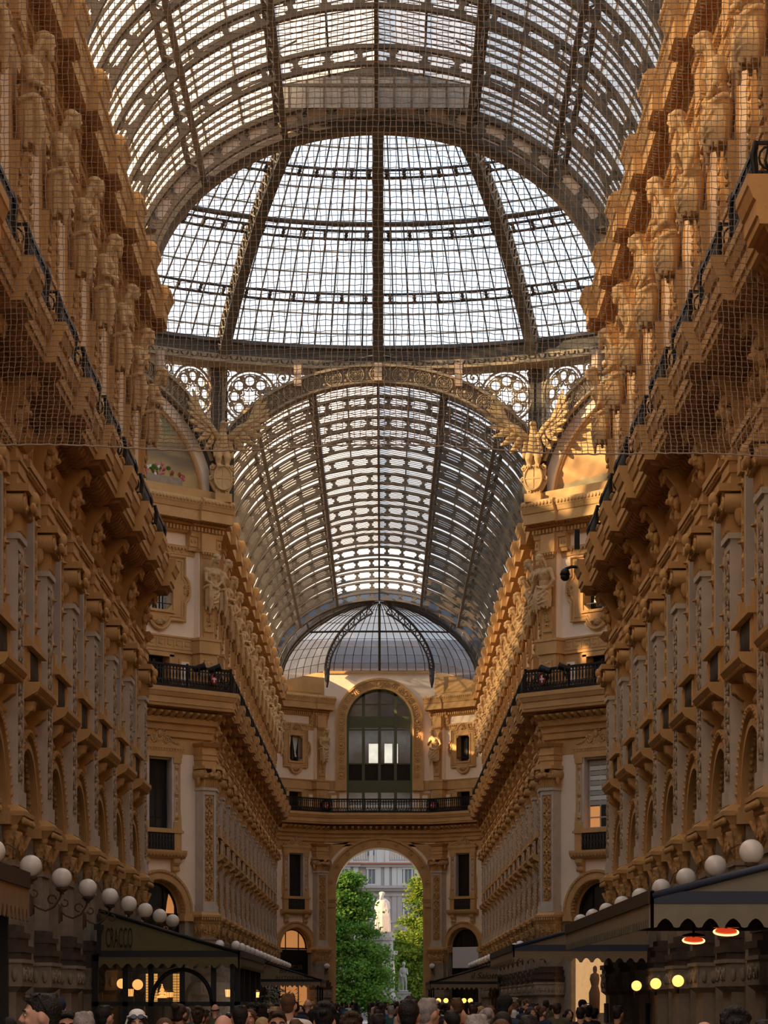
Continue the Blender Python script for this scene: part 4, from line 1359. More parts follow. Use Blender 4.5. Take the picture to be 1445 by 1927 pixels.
# the near arch of the crossing: dark girder with star-shaped plates, seen from outside
loc, rz = side_frame(PI)
na = thing('girder_arch', loc, rz, 'dark girder arch with pale star plates closing the near vault', 'arch')
ga = MB()
ell_ring(ga, 0.0, 0.16, -0.45, 0.2, 'iron_dark', R(6), PI - R(6), 60)
ell_ring(ga, 0.80, 1.02, -0.40, 0.2, 'iron_dark', R(6), PI - R(6), 60)
ell_ring(ga, 0.05, 0.95, -0.14, 0.0, 'band_pink', R(6), PI - R(6), 60)
ell_ring(ga, 0.0, 0.12, 0.2, 0.6, 'bronze_dark', R(6), PI - R(6), 60)
ga.build('band', na)
tsn, ln = even_ts(0.45, R(6), PI - R(6), 21)
def star_post(mb, t, o0, o1, y0, y1, m, k=1.0, o_ref=None):
    """post of a pierced girder: flared at both ends, so that the holes between posts read as notched stars"""
    h = o1 - o0
    tx, tz = -(A_ + o0) * math.sin(t), (B_ + o0) * math.cos(t)
    L = math.hypot(tx, tz)
    tx, tz = tx / L, tz / L
    nx, nz = tz, -tx
    if nx * math.cos(t) + nz * math.sin(t) < 0:
        nx, nz = -nx, -nz
    bx, bz = ell(t, o0)
    prof = [(-0.34, 0), (-0.30, 0.12), (-0.16, 0.16), (-0.20, 0.30), (-0.09, 0.36), (-0.09, 0.64), (-0.20, 0.70), (-0.16, 0.84), (-0.30, 0.88), (-0.34, 1.0)]
    pts = prof + [(-p, q) for p, q in prof[::-1]]
    mb.prism([(bx + tx * p * k + nx * q * h, bz + tz * p * k + nz * q * h) for p, q in pts], 'y', y0, y1, m)
for t in tsn:
    q = MB()
    star_post(q, t, 0.1, 0.9, -0.20, -0.12, 'iron_dark', 0.95)
    q.build('star_post', na)
na.location = (0, 85.9, 0)

# lunettes with murals on the two far diagonal sides, plain ones elsewhere
def lunette(a, mural, sd, flowers):
    loc, rz = side_frame(a)
    t = thing('lunette', loc, rz, 'arched lunette with a faded %s mural under the far %s arch' % ('green and gold' if sd == 'left' else 'golden orange', sd), 'mural')
    m = MB()
    pts = [ell(PI * i / 40, -0.55) for i in range(41)]
    m.prism(pts, 'y', -0.52, -0.40, mural)
    m.build('painted_wall', t)
    m = MB()
    ell_ring(m, -0.55, -0.05, -0.52, -0.15, 'plaster', 0, PI, 48)
    ell_ring(m, -0.66, -0.55, -0.52, -0.30, 'ochre', 0, PI, 48)
    ell_ring(m, -0.05, 0.02, -0.52, 0.0, 'iron_dark', 0, PI, 48)
    m.build('border', t)
    m = MB()
    m.box(-7.3, 7.3, -0.9, 0.25, 24.40, 24.85, 'ochre')
    m.build('ledge', t)
    if flowers:
        f = MB()
        cx = -4.35
        r2 = random.Random(3)
        f.box(*sorted((cx - 1.2, cx + 0.9)), -0.40, -0.36, 24.85, 25.35, 'granite')
        fl = f.build('painted_vase', t)
        f = MB()
        for i in range(44):
            c = r2.choice(['sign_white', 'flower_pink', 'flower_pink', 'leaf_green', 'flower_red'])
            x = cx + r2.uniform(-1.3, 1.2)
            z = 25.35 + r2.uniform(0, 0.55) * (1 - abs(x - cx) / 1.6)
            f.blob((x, -0.37, z), (0.10, 0.02, 0.09), c, 8, 5)
        f.build('painted_flowers', t)
mat('flower_pink', (0.55, 0.22, 0.20), 0.9)
mat('flower_red', (0.42, 0.06, 0.05), 0.9)
lunette(-PI / 4, 'mural_left', 'left', True)
lunette(PI / 4, 'mural_right', 'right', False)
for i, nm in ((2, 'right'), (3, 'near right diagonal'), (5, 'near left diagonal'), (6, 'left')):
    loc, rz = side_frame(i * PI / 4)
    m = MB()
    m.box(-7.6, 7.6, -1.2, -0.5, 0, 24.4, 'ochre')
    m.prism([ell(PI * k / 40, 0.0) for k in range(41)], 'y', -1.2, -0.6, 'plaster')
    m.box(-7.6, 7.6, -1.0, 0.5, 23.4, 24.4, 'ochre')
    struct({'right': 'wall_east', 'left': 'wall_west'}.get(nm, 'wall_' + nm.replace(' ', '_')), m, 'wall closing the %s side of the crossing' % nm, 'wall', loc, rz)  # out-of-view closures added to stop light leaking in through the open side arms

# ---- the two far diagonal walls
def diag(a, sd):
    global win_n
    loc, rz = side_frame(a)
    n = Vector((-math.sin(a), -math.cos(a), 0))
    base = Vector(loc) - n * 0.5
    w = MB()
    wall_bay(w, -7.3, 0, -4.22, 0.76, (19.33, 21.37), string=True)
    wall_bay(w, 0, 7.3, 4.22, 0.76, (19.33, 21.37), string=True)
    w.box(-6.9, 6.9, -5, -0.95, 0, 24.4, 'room_dark')
    struct('wall_%s_diagonal' % sd, w, 'pale diagonal wall of the crossing on the far %s' % sd, 'wall', base, rz)
    c = MB()
    cornice_run(c, -7.75, 7.75, 1.05, True, False)
    for x in (-6.80, 6.80):
        cornice_run(c, x - 0.95, x + 0.95, 1.20, True)
        c.box(x - 0.5, x + 0.5, 0, 0.40, 22.2, 23.2, 'ochre')
    struct('trim_%d' % (5 if sd == 'left' else 6), c, 'beaded ochre cornice below the far %s mural' % sd, 'cornice', base, rz)
    k = MB()
    greek_key(k, -7.2, 7.2, 0.06, 17.63, 0.44, 'ochre')
    struct('trim_%d' % (7 if sd == 'left' else 8), k, 'greek key band across the far %s diagonal wall' % sd, 'trim', base, rz)
    b = thing('balcony', base, rz, 'long straight balcony across the far %s diagonal wall' % sd, 'balcony', 'iron-railed balconies above the pilasters')
    s = MB()
    s.prism(slab_profile(1.15), 'x', -7.9, 7.9, 'ochre')
    s.prism([(0.02, 13.6), (0.12, 13.65), (0.14, 13.95), (0.22, 13.95), (0.26, 14.2), (0.42, 14.25), (0.48, 14.5), (0.02, 14.5)], 'x', -7.4, 7.4, 'ochre')
    s.build('slab', b)
    for i in range(34):
        x = -7.2 + i * 14.4 / 33
        q = MB()
        q.prism([(0.40, 14.44), (0.62, 14.52), (0.86, 14.64), (0.90, 14.72), (0.5, 14.8)], 'x', x - 0.09, x + 0.09, 'ochre')
        q.build('modillion', b)
    r_ = MB()
    railing(r_, -7.7, 7.7, 1.0, True)
    for x in (-7.7, -5.1, 5.1, 7.7):
        r_.box(x - 0.04, x + 0.04, 0.95, 1.05, 15.74, 16.86, 'iron_black')
    r_.build('railing', b)
    xe = -6.6 if sd == 'left' else 6.6
    em = MB()
    em.lathe((0, 0, 0), [(0.01, 0.0), (0.24, 0.0), (0.24, 0.04), (0.01, 0.05)], 16, 'red', True, 0.8, 1.0)
    q = MB()
    M = Matrix.Translation((xe, 1.06, 16.30)) @ Matrix.Rotation(R(-90), 4, 'X')
    q.add(em, M)
    q.box(xe - 0.03, xe + 0.03, 1.08, 1.125, 16.14, 16.46, 'sign_white')
    q.box(xe - 0.12, xe + 0.12, 1.08, 1.125, 16.27, 16.33, 'sign_white')
    q.tube([(xe + 0.22 * math.cos(t * PI / 8), 1.08, 16.30 + 0.27 * math.sin(t * PI / 8)) for t in range(16)], 0.04, 'iron_black', 5, True)
    q.build('emblem', b)
    for i, x in enumerate((-6.80, 6.80)):
        wh = 'beside the far arm' if (x < 0) == (sd == 'left') else 'at its outer end'
        pz_ = place('pilaster_panelled', 'pilaster', base + Matrix.Rotation(rz, 3, 'Z') @ Vector((x, 0, 0)), rz, 'carved pilaster on the far %s diagonal wall %s' % (sd, wh), 'pilaster', 'giant pilasters along the arcade walls', skip=('console',))
        pz_.scale = (0.74, 1, 1)
        kd = 'female' if sd == 'left' else 'akimbo'
        place('caryatid_' + kd, 'caryatid', base + Matrix.Rotation(rz, 3, 'Z') @ Vector((x, 0, 0)), rz, 'caryatid on the far %s diagonal wall %s, %s' % (sd, wh, 'clasping her hands' if sd == 'left' else 'bare-chested'), 'statue', 'caryatids under the crowning cornice')
    for i, x in enumerate((-4.22, 4.22)):
        vis = (x < 0) == (sd == 'left')
        wh = 'nearer the far arm' if vis else 'at its outer end'
        p = base + Matrix.Rotation(rz, 3, 'Z') @ Vector((x, 0, 0))
        for key, nm, lb, ct in (('window_lower_blind' if sd == 'right' else 'window_lower_dark', 'window', 'tall pedimented window on the far %s diagonal wall %s' % (sd, wh), 'window'),
                                ('archway_lit' if sd == 'left' else 'archway_shop', 'archway', 'black shop arch on the far %s diagonal wall %s' % (sd, wh), 'archway'),
                                ('quatrefoil_curtain' if sd == 'right' else 'quatrefoil_drape', 'window', 'four-lobed framed window on the far %s diagonal wall %s' % (sd, wh), 'window')):
            if nm == 'window':
                win_n += 1
                nm = 'window_%d' % win_n
            o = place(key, nm, p, rz, lb, ct, None, 'structure')
            if 'quatrefoil' not in key:
                o.scale = (1, 0.45, 1)
diag(-PI / 4, 'left')
diag(PI / 4, 'right')

# ------------------------------------------------------------------ eagles on the far corners, with the corner posts behind them
def eagle(side):
    sd = 'left' if side < 0 else 'right'
    aa = math.atan2(side * 7.3, 17.7)
    loc = (side * 7.3 - math.sin(aa) * 0.35, 121.2 - 0.35 * math.cos(aa), 24.85)
    t = thing('eagle', loc, PI - aa, 'carved stone eagle with raised wings on the far %s corner of the crossing' % sd, 'statue', 'stone eagles on the crossing corners')
    m = 'eagle_stone'
    b = MB()
    b.blob((0, 0.2, 2.15), (0.36, 0.32, 0.55), m, 12, 8)
    b.blob((0, 0.30, 2.35), (0.28, 0.26, 0.40), m, 12, 8)
    b.tube([(0, 0.22, 2.5), (0, 0.30, 2.85), (0.0, 0.36, 3.0)], [0.22, 0.17, 0.14], m, 10)
    b.blob((0, 0.38, 3.05), (0.17, 0.20, 0.16), m, 10, 7)
    b.tube([(0, 0.52, 3.06), (0.0, 0.66, 3.02), (0.0, 0.70, 2.92)], [0.07, 0.05, 0.015], m, 8)
    for s in (-1, 1):
        b.limb([(s * 0.2, 0.2, 1.9), (s * 0.22, 0.34, 1.5), (s * 0.2, 0.30, 1.2)], [0.2, 0.17, 0.1], m)
        for k in (-1, 0, 1):
            b.tube([(s * 0.2 + k * 0.06, 0.32, 1.22), (s * 0.2 + k * 0.1, 0.46, 1.15), (s * 0.2 + k * 0.1, 0.50, 1.02)], [0.05, 0.045, 0.02], m, 6)
    for k in range(-2, 3):
        b.blob((k * 0.1, 0.1, 1.4), (0.09, 0.06, 0.42), m, 8, 6, Matrix.Rotation(k * 0.12, 3, 'Y'))
    link('body', remesh(b, 0.035, 'body', m, 1), t)
    for s in (-1, 1):
        w = MB()
        rows = ((9, 1.55, 0.0, 0.13), (8, 1.05, 0.06, 0.12), (7, 0.60, 0.12, 0.11))
        # the arm of the wing rises outwards; feathers fan from it
        for n, L, dy, wd in rows:
            for i in range(n):
                f = i / (n - 1)
                ox, oz = s * (0.25 + 0.80 * f), 2.35 + 0.75 * f + 0.12 * math.sin(f * PI)
                ang = R(-80 + 148 * f ** 0.8)
                LL = L * (0.55 + 0.32 * f)
                dx, dz = s * math.cos(ang), math.sin(ang)
                tip = (ox + dx * LL, 0.10 + dy, oz + dz * LL)
                mid = (ox + dx * LL * 0.6, 0.15 + dy, oz + dz * LL * 0.6)
                fw = MB()
                fw.blob((0, 0, 0), (LL * 0.55, 0.05, wd), m, 8, 6)
                M = Matrix.Translation((ox + dx * LL * 0.5, 0.14 + dy, oz + dz * LL * 0.5)) @ Matrix.Rotation(-math.atan2(dz, dx), 4, 'Y')
                w.add(fw, M)
        w.tube([(s * 0.22, 0.26, 2.35), (s * 0.65, 0.28, 2.85), (s * 1.08, 0.24, 3.15), (s * 1.4, 0.2, 3.5)], [0.17, 0.15, 0.11, 0.05], m, 8)
        w.v = [(x * 1.06, y + 0.05 + 0.50 * abs(x), z) for x, y, z in w.v]
        w.build('wing', t)
    sh = MB()
    sh.prism([(0.40 * math.cos(a) * (1 if math.sin(a) > 0 else 0.95), 0.62 + 0.52 * math.sin(a)) for a in [k * PI / 12 for k in range(24)]], 'y', 0.16, 0.36, m)
    sh.prism([(-0.55, 1.0), (-0.48, 1.22), (0.48, 1.22), (0.55, 1.0), (0.5, 0.7), (0.58, 0.45), (0.4, 0.1), (0.2, -0.12), (-0.2, -0.12), (-0.4, 0.1), (-0.58, 0.45), (-0.5, 0.7)], 'y', 0.05, 0.2, m)
    sh.tube([(0.42 * math.cos(k * PI / 12), 0.36, 0.62 + 0.54 * math.sin(k * PI / 12)) for k in range(24)], 0.05, m, 6, True)
    for s in (-1, 1):
        sh.tube(spiral(s * 0.5, 1.1, 0.13, 1.3, 0.24, PI / 2, s, 10), 0.05, m, 6)
        sh.tube(spiral(s * 0.52, 0.6, 0.12, 1.3, 0.24, -PI / 2, s, 10), 0.045, m, 6)
        sh.tube(spiral(s * 0.2, 0.0, 0.12, 1.3, 0.24, -PI / 2, s, 10), 0.045, m, 6)
    sc = sh.build('shield', t)
    cr = MB()
    cr.box(-0.035, 0.035, 0.35, 0.385, 0.14, 1.10, m)
    cr.box(-0.37, 0.37, 0.35, 0.385, 0.57, 0.64, m)
    cr.build('cross', sc)
    ft = MB()
    ft.box(-0.4, 0.4, -0.3, 0.45, -0.48, -0.1, 'ochre')
    ft.build('foot_block', t)
    p = MB()
    rr_ = Matrix.Rotation(PI - aa, 3, 'Z')
    p.box(-0.42, 0.42, -0.25, 0.25, 24.4, 31.0, 'iron_dark')
    p.box(-0.85, 0.85, -0.45, -0.1, 24.4, 27.2, 'iron_dark')
    p.box(0.14, 0.42, 0.0, 0.32, 26.0, 31.0, 'iron_grey')
    o = p.build('corner_post')
    o.location = (side * 7.3 + math.sin(aa) * 0.15, 121.35, 0)
    o.rotation_euler = (0, 0, PI - aa)
    tag(o, 'dark iron corner post behind the far %s eagle' % sd, 'post', 'iron corner posts of the crossing')
mat('eagle_stone', (0.66, 0.44, 0.20), 0.85, 0.15, 5.0, 0.3, 18)
eagle(-1)
eagle(1)

# ------------------------------------------------------------------ vaults
TV = R(2)
def rib_mesh():
    m = MB()
    n = 56
    ell_ring(m, 0.0, 0.13, -0.10, 0.10, 'iron_grey', TV, PI - TV, n)
    ell_ring(m, 0.51, 0.64, -0.10, 0.10, 'iron_grey', TV, PI - TV, n)
    t, L = even_ts(0.3, TV, PI - TV, 21)
    for q in t:
        star_post(m, q, 0.05, 0.60, -0.05, 0.05, 'iron_grey', 0.92)
    # ornamental brackets at the edge of the raised strip
    for s in (-1, 1):
        tt = math.acos(s * 2.85 / A_)
        x, z = ell(tt, 0.62)
        m.tube([(x, 0, z), (x - s * 0.15, 0, z + 0.35), (x - s * 0.7, 0, z + 0.62)], 0.035, 'iron_grey', 5)
        m.tube(spiral(x - s * 0.18, z + 0.12, 0.13, 1.4, 0, PI, s, 10), 0.03, 'iron_grey', 4)
    return m.mesh('rib')
RIB = rib_mesh()
XS = 3.05                                  # half width of the raised strip along the crown
TS = math.acos(XS / (A_ + 0.72))

def panel_mesh(L, clear=False):
    """glazing of one bay: curved panes on both flanks and a raised gabled strip along the crown"""
    m = MB()
    g = 'glass_vault'
    g2 = 'glass_dome' if clear else 'glass_vault'
    bar = 'iron_grey'
    o = 0.72
    def sheet(t0, t1, n):
        b = len(m.v)
        for i in range(n + 1):
            x, z = ell(t0 + (t1 - t0) * i / n, o)
            m.v += [(x, 0, z), (x, L, z)]
        for i in range(n):
            m.face((b + 2 * i, b + 2 * i + 1, b + 2 * i + 3, b + 2 * i + 2), g, True)
    nb = 7
    for (t0, t1) in ((TV, TS), (PI - TS, PI - TV)):
        n = 20
        sheet(t0, t1, n)
        for k in range(1, nb):
            y = L * k / nb
            for i in range(n):
                a, b_ = t0 + (t1 - t0) * i / n, t0 + (t1 - t0) * (i + 1) / n
                m.prism([ell(a, o - 0.09), ell(a, o + 0.03), ell(b_, o + 0.03), ell(b_, o - 0.09)], 'y', y - 0.028, y + 0.028, bar)
        tt, ln_ = even_ts(o, t0, t1, 6)
        for t in tt[1:-1]:
            x, z = ell(t, o + 0.02)
            m.box(x - 0.04, x + 0.04, 0, L, z - 0.015, z + 0.03, 'seam')
    if clear:
        return m.mesh('glazing')
    xe, ze = ell(TS, o)
    h = 0.62
    rz_ = ze + h + 0.62
    b = len(m.v)
    for y in (0, L):
        m.v += [(-xe, y, ze), (-xe, y, ze + h), (0, y, rz_), (xe, y, ze + h), (xe, y, ze)]
    for i in range(4):
        m.face((b + i, b + 5 + i, b + 6 + i, b + i + 1), g2)
    for k in range(nb + 4):
        y = L * k / (nb + 3)
        for s in (-1, 1):
            m.tube([(s * xe, y, ze + h), (0, y, rz_)], 0.036, bar, 4)
            if k % 4 == 0:
                m.tube([(s * xe, y, ze), (s * xe, y, ze + h)], 0.03, bar, 4)
    for x, z in ((-xe, ze + h), (xe, ze + h), (0, rz_)):
        m.box(x - 0.06, x + 0.06, 0, L, z - 0.08, z + 0.05, bar)
    for s in (-1, 1):
        m.box(s * 1.5 - 0.03, s * 1.5 + 0.03, 0, L, ze + h + 0.30 - 0.04, ze + h + 0.33, bar)
    return m.mesh('glazing')

def purlin(x, y0, y1, heavy):
    m = MB()
    t = math.acos(x / (A_ + 0.3))
    ax, az = ell(t, 0.0)
    bx_, bz_ = ell(t, 0.62)
    w = 0.09 if heavy else 0.06
    for (cx, cz) in ((ax, az), (bx_, bz_)):
        m.box(cx - w, cx + w, y0, y1, cz - 0.05, cz + 0.05, 'iron_grey')
    n = int((y1 - y0) / 0.95)
    for i in range(n):
        y = y0 + (i + 0.5) * (y1 - y0) / n
        m.tube([(ax, y - 0.3, az), (bx_, y + 0.3, bz_)], 0.04, 'iron_grey', 4)
    return m

def vault(nm, label, y0, y1, ribs, panels, pmeshes, scratch=True):
    t = thing(nm, (0, 0, 0), 0, label, 'vault', None, 'structure')
    for y in ribs:
        o = link('rib', RIB, t)
        o.location = (0, y, 0)
    for y, me in panels:
        o = link('glazing', me, t)
        o.location = (0, y, 0)
    for x, hv in ((-5.75, True), (-XS, True), (0.0, False), (XS, True), (5.75, True)):
        purlin(x, y0, y1, hv).build('purlin', t)
    return t
RP = 4.65
PAN = panel_mesh(RP)
PANC = panel_mesh(RP, True)
near_ribs = [84.7 - RP * k for k in range(0, 14)]
nv = vault('ceiling', 'near iron and glass vault in front of the dome', near_ribs[-1], 85.6, near_ribs, [(y - RP, PAN) for y in near_ribs], None)
xe_, ze_ = ell(TS, 0.72)
q = MB()
yg = 84.25
q.prism([(-xe_, ze_ - 0.1), (xe_, ze_ - 0.1), (xe_, ze_ + 0.62), (0, ze_ + 1.24), (-xe_, ze_ + 0.62)], 'y', yg, yg + 0.03, 'glass_vault')
for i in range(-5, 6):
    x = i * xe_ / 5.5
    q.box(x - 0.03, x + 0.03, yg - 0.04, yg, ze_ - 0.1, ze_ + 1.24 - 0.62 * abs(x) / xe_, 'iron_grey')
q.box(-xe_, xe_, yg - 0.05, yg, ze_ + 0.55, ze_ + 0.65, 'iron_grey')
q.build('end_gable', nv)
sh_ = MB()
for i in range(24):
    a, b = TV + (PI - 2 * TV) * i / 24, TV + (PI - 2 * TV) * (i + 1) / 24
    p, q = ell(a, 0.72), ell(b, 0.72)
    k = len(sh_.v)
    y_ = near_ribs[-1] - RP
    sh_.v += [(p[0], -12, p[1]), (p[0], y_, p[1]), (q[0], y_, q[1]), (q[0], -12, q[1])]
    sh_.face((k, k + 1, k + 2, k + 3), 'glass_vault', True)
struct('ceiling_2', sh_, 'vault glass above and behind the viewpoint', 'vault')
far_ribs = [121.6 + RP * k for k in range(15)]
vault('ceiling_far', 'iron and glass vault running down the far arm', 121.4, far_ribs[-1], far_ribs, [(y, PANC if i >= 11 else PAN) for i, y in enumerate(far_ribs[:-1])], None)
YE = far_ribs[-1]

# glazed half dome closing the far vault
EB = [(-7.3, YE, 24.42), (-7.3, 191.0, 24.6), (-7.3, 195.0, 25.2), (-4.1, 198.0, 26.35), (0, 198.0, 26.35), (4.1, 198.0, 26.35), (7.3, 195.0, 25.2), (7.3, 191.0, 24.6), (7.3, YE, 24.42)]
def end_pt(u, ph, o=0.0):
    f = u * (len(EB) - 1)
    i = min(int(f), len(EB) - 2)
    f -= i
    bx, by, bz = [EB[i][k] + (EB[i + 1][k] - EB[i][k]) * f for k in range(3)]
    top = 29.97
    c, s = math.cos(ph), math.sin(ph)
    return Vector((bx * c * (1 + o / 8), YE + (by - YE) * c * (1 + o / 8), bz + (top + o - bz) * s))
hd = thing('half_dome', (0, 0, 0), 0, 'glazed half dome of dusky panes closing the far vault above the portal', 'dome', None, 'structure')
m = MB()
NU, NP = 32, 10
b0 = 0
for j in range(NP + 1):
    for i in range(NU + 1):
        m.v.append(tuple(end_pt(i / NU, PI / 2 * 0.985 * j / NP)))
for j in range(NP):
    for i in range(NU):
        a = j * (NU + 1) + i
        m.face((a, a + 1, a + NU + 2, a + NU + 1), 'glass_end', False)
ell_ring(m, -0.02, 0.74, YE + 0.14, YE + 0.18, 'glass_end', TV, PI - TV, 40)
m.build('glass', hd)
m = MB()
for i in range(1, 48):
    if i % 6 == 0:
        continue
    m.tube([end_pt(i / 48, PI / 2 * 0.96 * j / 10, -0.05) for j in range(11)], 0.035, 'iron_dark', 4)
for j in (1, 2, 3, 4, 6, 7, 8):
    m.tube([end_pt(i / 32, PI / 2 * j / 10, -0.05) for i in range(33)], 0.03, 'seam_pale', 4)
m.build('glazing_bars', hd)
for i in range(1, 8):
    m = MB()
    m.tube([end_pt(i / 8, PI / 2 * j / 12, -0.12) for j in range(12)], 0.10, 'iron_dark', 6)
    if i in (3, 5):
        m.tube([end_pt(i / 8, PI / 2 * j / 12, -0.75) for j in range(12)], 0.07, 'iron_dark', 6)
        for j in range(11):
            m.tube([end_pt(i / 8, PI / 2 * j / 12, -0.75), end_pt(i / 8, PI / 2 * (j + 0.5) / 12, -0.12), end_pt(i / 8, PI / 2 * (j + 1) / 12, -0.75)], 0.045, 'iron_dark', 5)
        e = end_pt(i / 8, 0, -0.4)
        m.tube([(e.x, e.y, e.z + 0.1), (e.x, e.y - 0.1, e.z - 0.8), (e.x * 1.0, e.y + 0.1, e.z - 1.3)], [0.22, 0.18, 0.05], 'iron_dark', 6)
    m.build('rib', hd)
m = MB()
m.tube([end_pt(i / 32, PI / 2 * 0.5, -0.15) for i in range(33)], 0.08, 'iron_dark', 6)
m.build('ring_beam', hd)

# ------------------------------------------------------------------ dome
DR, DZ = 23.6, 17.4
def dpt(h_ang, phi, o=0.0):
    """phi: polar angle from the vertical"""
    r = (DR + o) * math.sin(phi)
    return Vector((r * math.sin(h_ang), r * math.cos(h_ang), DZ + (DR + o) * math.cos(phi)))
PHB = math.acos((31.55 - DZ) / DR)
PHT = math.asin(2.2 / DR)
dome = thing('dome', (0, 103.5, 0), 0, 'great iron and glass dome over the crossing', 'dome', None, 'structure')
SEC = 2 * PI / 16
def rib_dome():
    m = MB()
    n = 22
    for o, w in ((-0.85, 0.24), (-0.05, 0.20)):
        for i in range(n):
            a, b = PHB + (PHT - PHB) * i / n, PHB + (PHT - PHB) * (i + 1) / n
            k = len(m.v)
            for ph in (a, b):
                for oo in (o - 0.06, o + 0.06):
                    p = dpt(0, ph, oo)
                    m.v += [(-w, p.y, p.z), (w, p.y, p.z)]
            for q in ((0, 1, 5, 4), (2, 6, 7, 3), (0, 4, 6, 2), (1, 3, 7, 5)):
                m.face([k + i_ for i_ in q], 'iron_grey')
    for i in range(n * 2):
        a, b = PHB + (PHT - PHB) * i / (n * 2), PHB + (PHT - PHB) * (i + 1) / (n * 2)
        for s in (-1, 1):
            p, q = dpt(0, a, -0.85), dpt(0, b, -0.05)
            p2, q2 = dpt(0, a, -0.05), dpt(0, b, -0.85)
            m.tube([(s * 0.2, p.y, p.z), (s * 0.2, q.y, q.z)], 0.045, 'iron_bronze', 4)
            m.tube([(s * 0.2, p2.y, p2.z), (s * 0.2, q2.y, q2.z)], 0.045, 'iron_bronze', 4)
    return m.mesh('rib')
DRIB = rib_dome()
def panel_dome():
    m = MB()
    nu, nv = 10, 14
    for j in range(nv + 1):
        for i in range(nu + 1):
            m.v.append(tuple(dpt(SEC * i / nu, PHB + (PHT - PHB) * j / nv)))
    for j in range(nv):
        for i in range(nu):
            a = j * (nu + 1) + i
            m.face((a, a + 1, a + nu + 2, a + nu + 1), 'glass_dome', False)
    for i in range(1, nu):
        m.tube([dpt(SEC * i / nu, PHB + (PHT - PHB) * j / nv, -0.06) for j in range(nv + 1)], 0.038, 'iron_dark', 4)
    for lv in DLV:
        m.tube([dpt(SEC * i / nu, lv, -0.05) for i in range(nu + 1)], 0.045, 'seam_pale', 4)
    return m.mesh('glazing')
def phi_of(z):
    return math.acos((z - DZ) / DR)
RINGZ = [33.75, 35.95, 37.85, 39.4]
_z = [31.55] + RINGZ
DLV = []
for a, b in zip(_z, _z[1:]):
    pa, pb = phi_of(a), phi_of(b)
    DLV += [pa + (pb - pa) / 3, pa + 2 * (pb - pa) / 3]
DPAN = panel_dome()
for k in range(16):
    o = link('rib', DRIB, dome)
    o.rotation_euler = (0, 0, -SEC * k)
    o = link('glazing', DPAN, dome)
    o.rotation_euler = (0, 0, -SEC * k)
for zz in RINGZ:
    m = MB()
    ph = phi_of(zz)
    N = 96
    dph = 0.22 / DR
    for d in (-dph, dph):
        m.tube([dpt(2 * PI * i / N, ph + d, -0.35) for i in range(N)], 0.06, 'iron_dark', 5, True)
    if zz == RINGZ[1]:
        m.tube([dpt(2 * PI * i / N, ph - 2.2 * dph, -0.2) for i in range(N)], 0.12, 'iron_grey', 5, True)
    for i in range(16 * 6):
        a = SEC * (i + 0.5) / 6
        p, q = dpt(a, ph - dph, -0.35), dpt(a, ph + dph, -0.35)
        m.tube([p, p.lerp(q, 0.3), p.lerp(q, 0.5), p.lerp(q, 0.7), q], [0.14, 0.06, 0.10, 0.06, 0.14], 'iron_dark', 5)
    m.build('ring_beam', dome)
m = MB()
m.lathe((0, 0, DZ + DR * math.cos(PHT) - 0.3), [(2.4, 0), (2.4, 0.6), (2.0, 1.6), (0.3, 3.0)], 24, 'iron_dark')
m.build('lantern', dome)
# ring beam carrying the dome
rb = thing('dome_ring', (0, 103.5, 0), 0, 'dark iron ring beam with a scalloped lower edge carrying the dome', 'beam', None, 'structure')
def sweep_ring(mb, prof, n, m):
    b = len(mb.v)
    k = len(prof)
    for i in range(n):
        a = 2 * PI * i / n
        for (r, z) in prof:
            mb.v.append((r * math.sin(a), r * math.cos(a), z))
    for i in range(n):
        i2 = (i + 1) % n
        for j in range(k):
            j2 = (j + 1) % k
            mb.face((b + i * k + j, b + i2 * k + j, b + i2 * k + j2, b + i * k + j2), m, False)
m = MB()
sweep_ring(m, [(18.3, 31.05), (18.3, 31.2), (18.45, 31.25), (18.45, 31.55), (18.3, 31.62), (18.4, 31.8), (19.3, 31.8), (19.3, 31.05)], 96, 'iron_dark')
m.build('beam', rb)
m = MB()
sweep_ring(m, [(17.75, 30.55), (17.75, 30.68), (18.25, 30.75), (18.25, 31.05), (19.2, 31.05), (19.2, 30.55)], 96, 'iron_bronze')
m.build('frieze', rb)
m = MB()
for i in range(240):
    a = 2 * PI * i / 240
    c = Vector((18.22 * math.sin(a), 18.22 * math.cos(a), 30.98))
    tv = Vector((math.cos(a), -math.sin(a), 0))
    m.tube([c + tv * 0.17 * math.cos(t) + Vector((0, 0, 0.19 * math.sin(t))) for t in [PI + PI * k / 6 for k in range(7)]], 0.04, 'iron_dark', 4)
m.build('scallop', rb)
# ------------------------------------------------------------------ end wall of the far arm with its portal
def px(x, y, z):
    """point at distance z seen at photo position x, y"""
    return Vector((0.16 + (x - 718) * z / 5000, z, 1.7 + (1885 - y) * z / 5000))

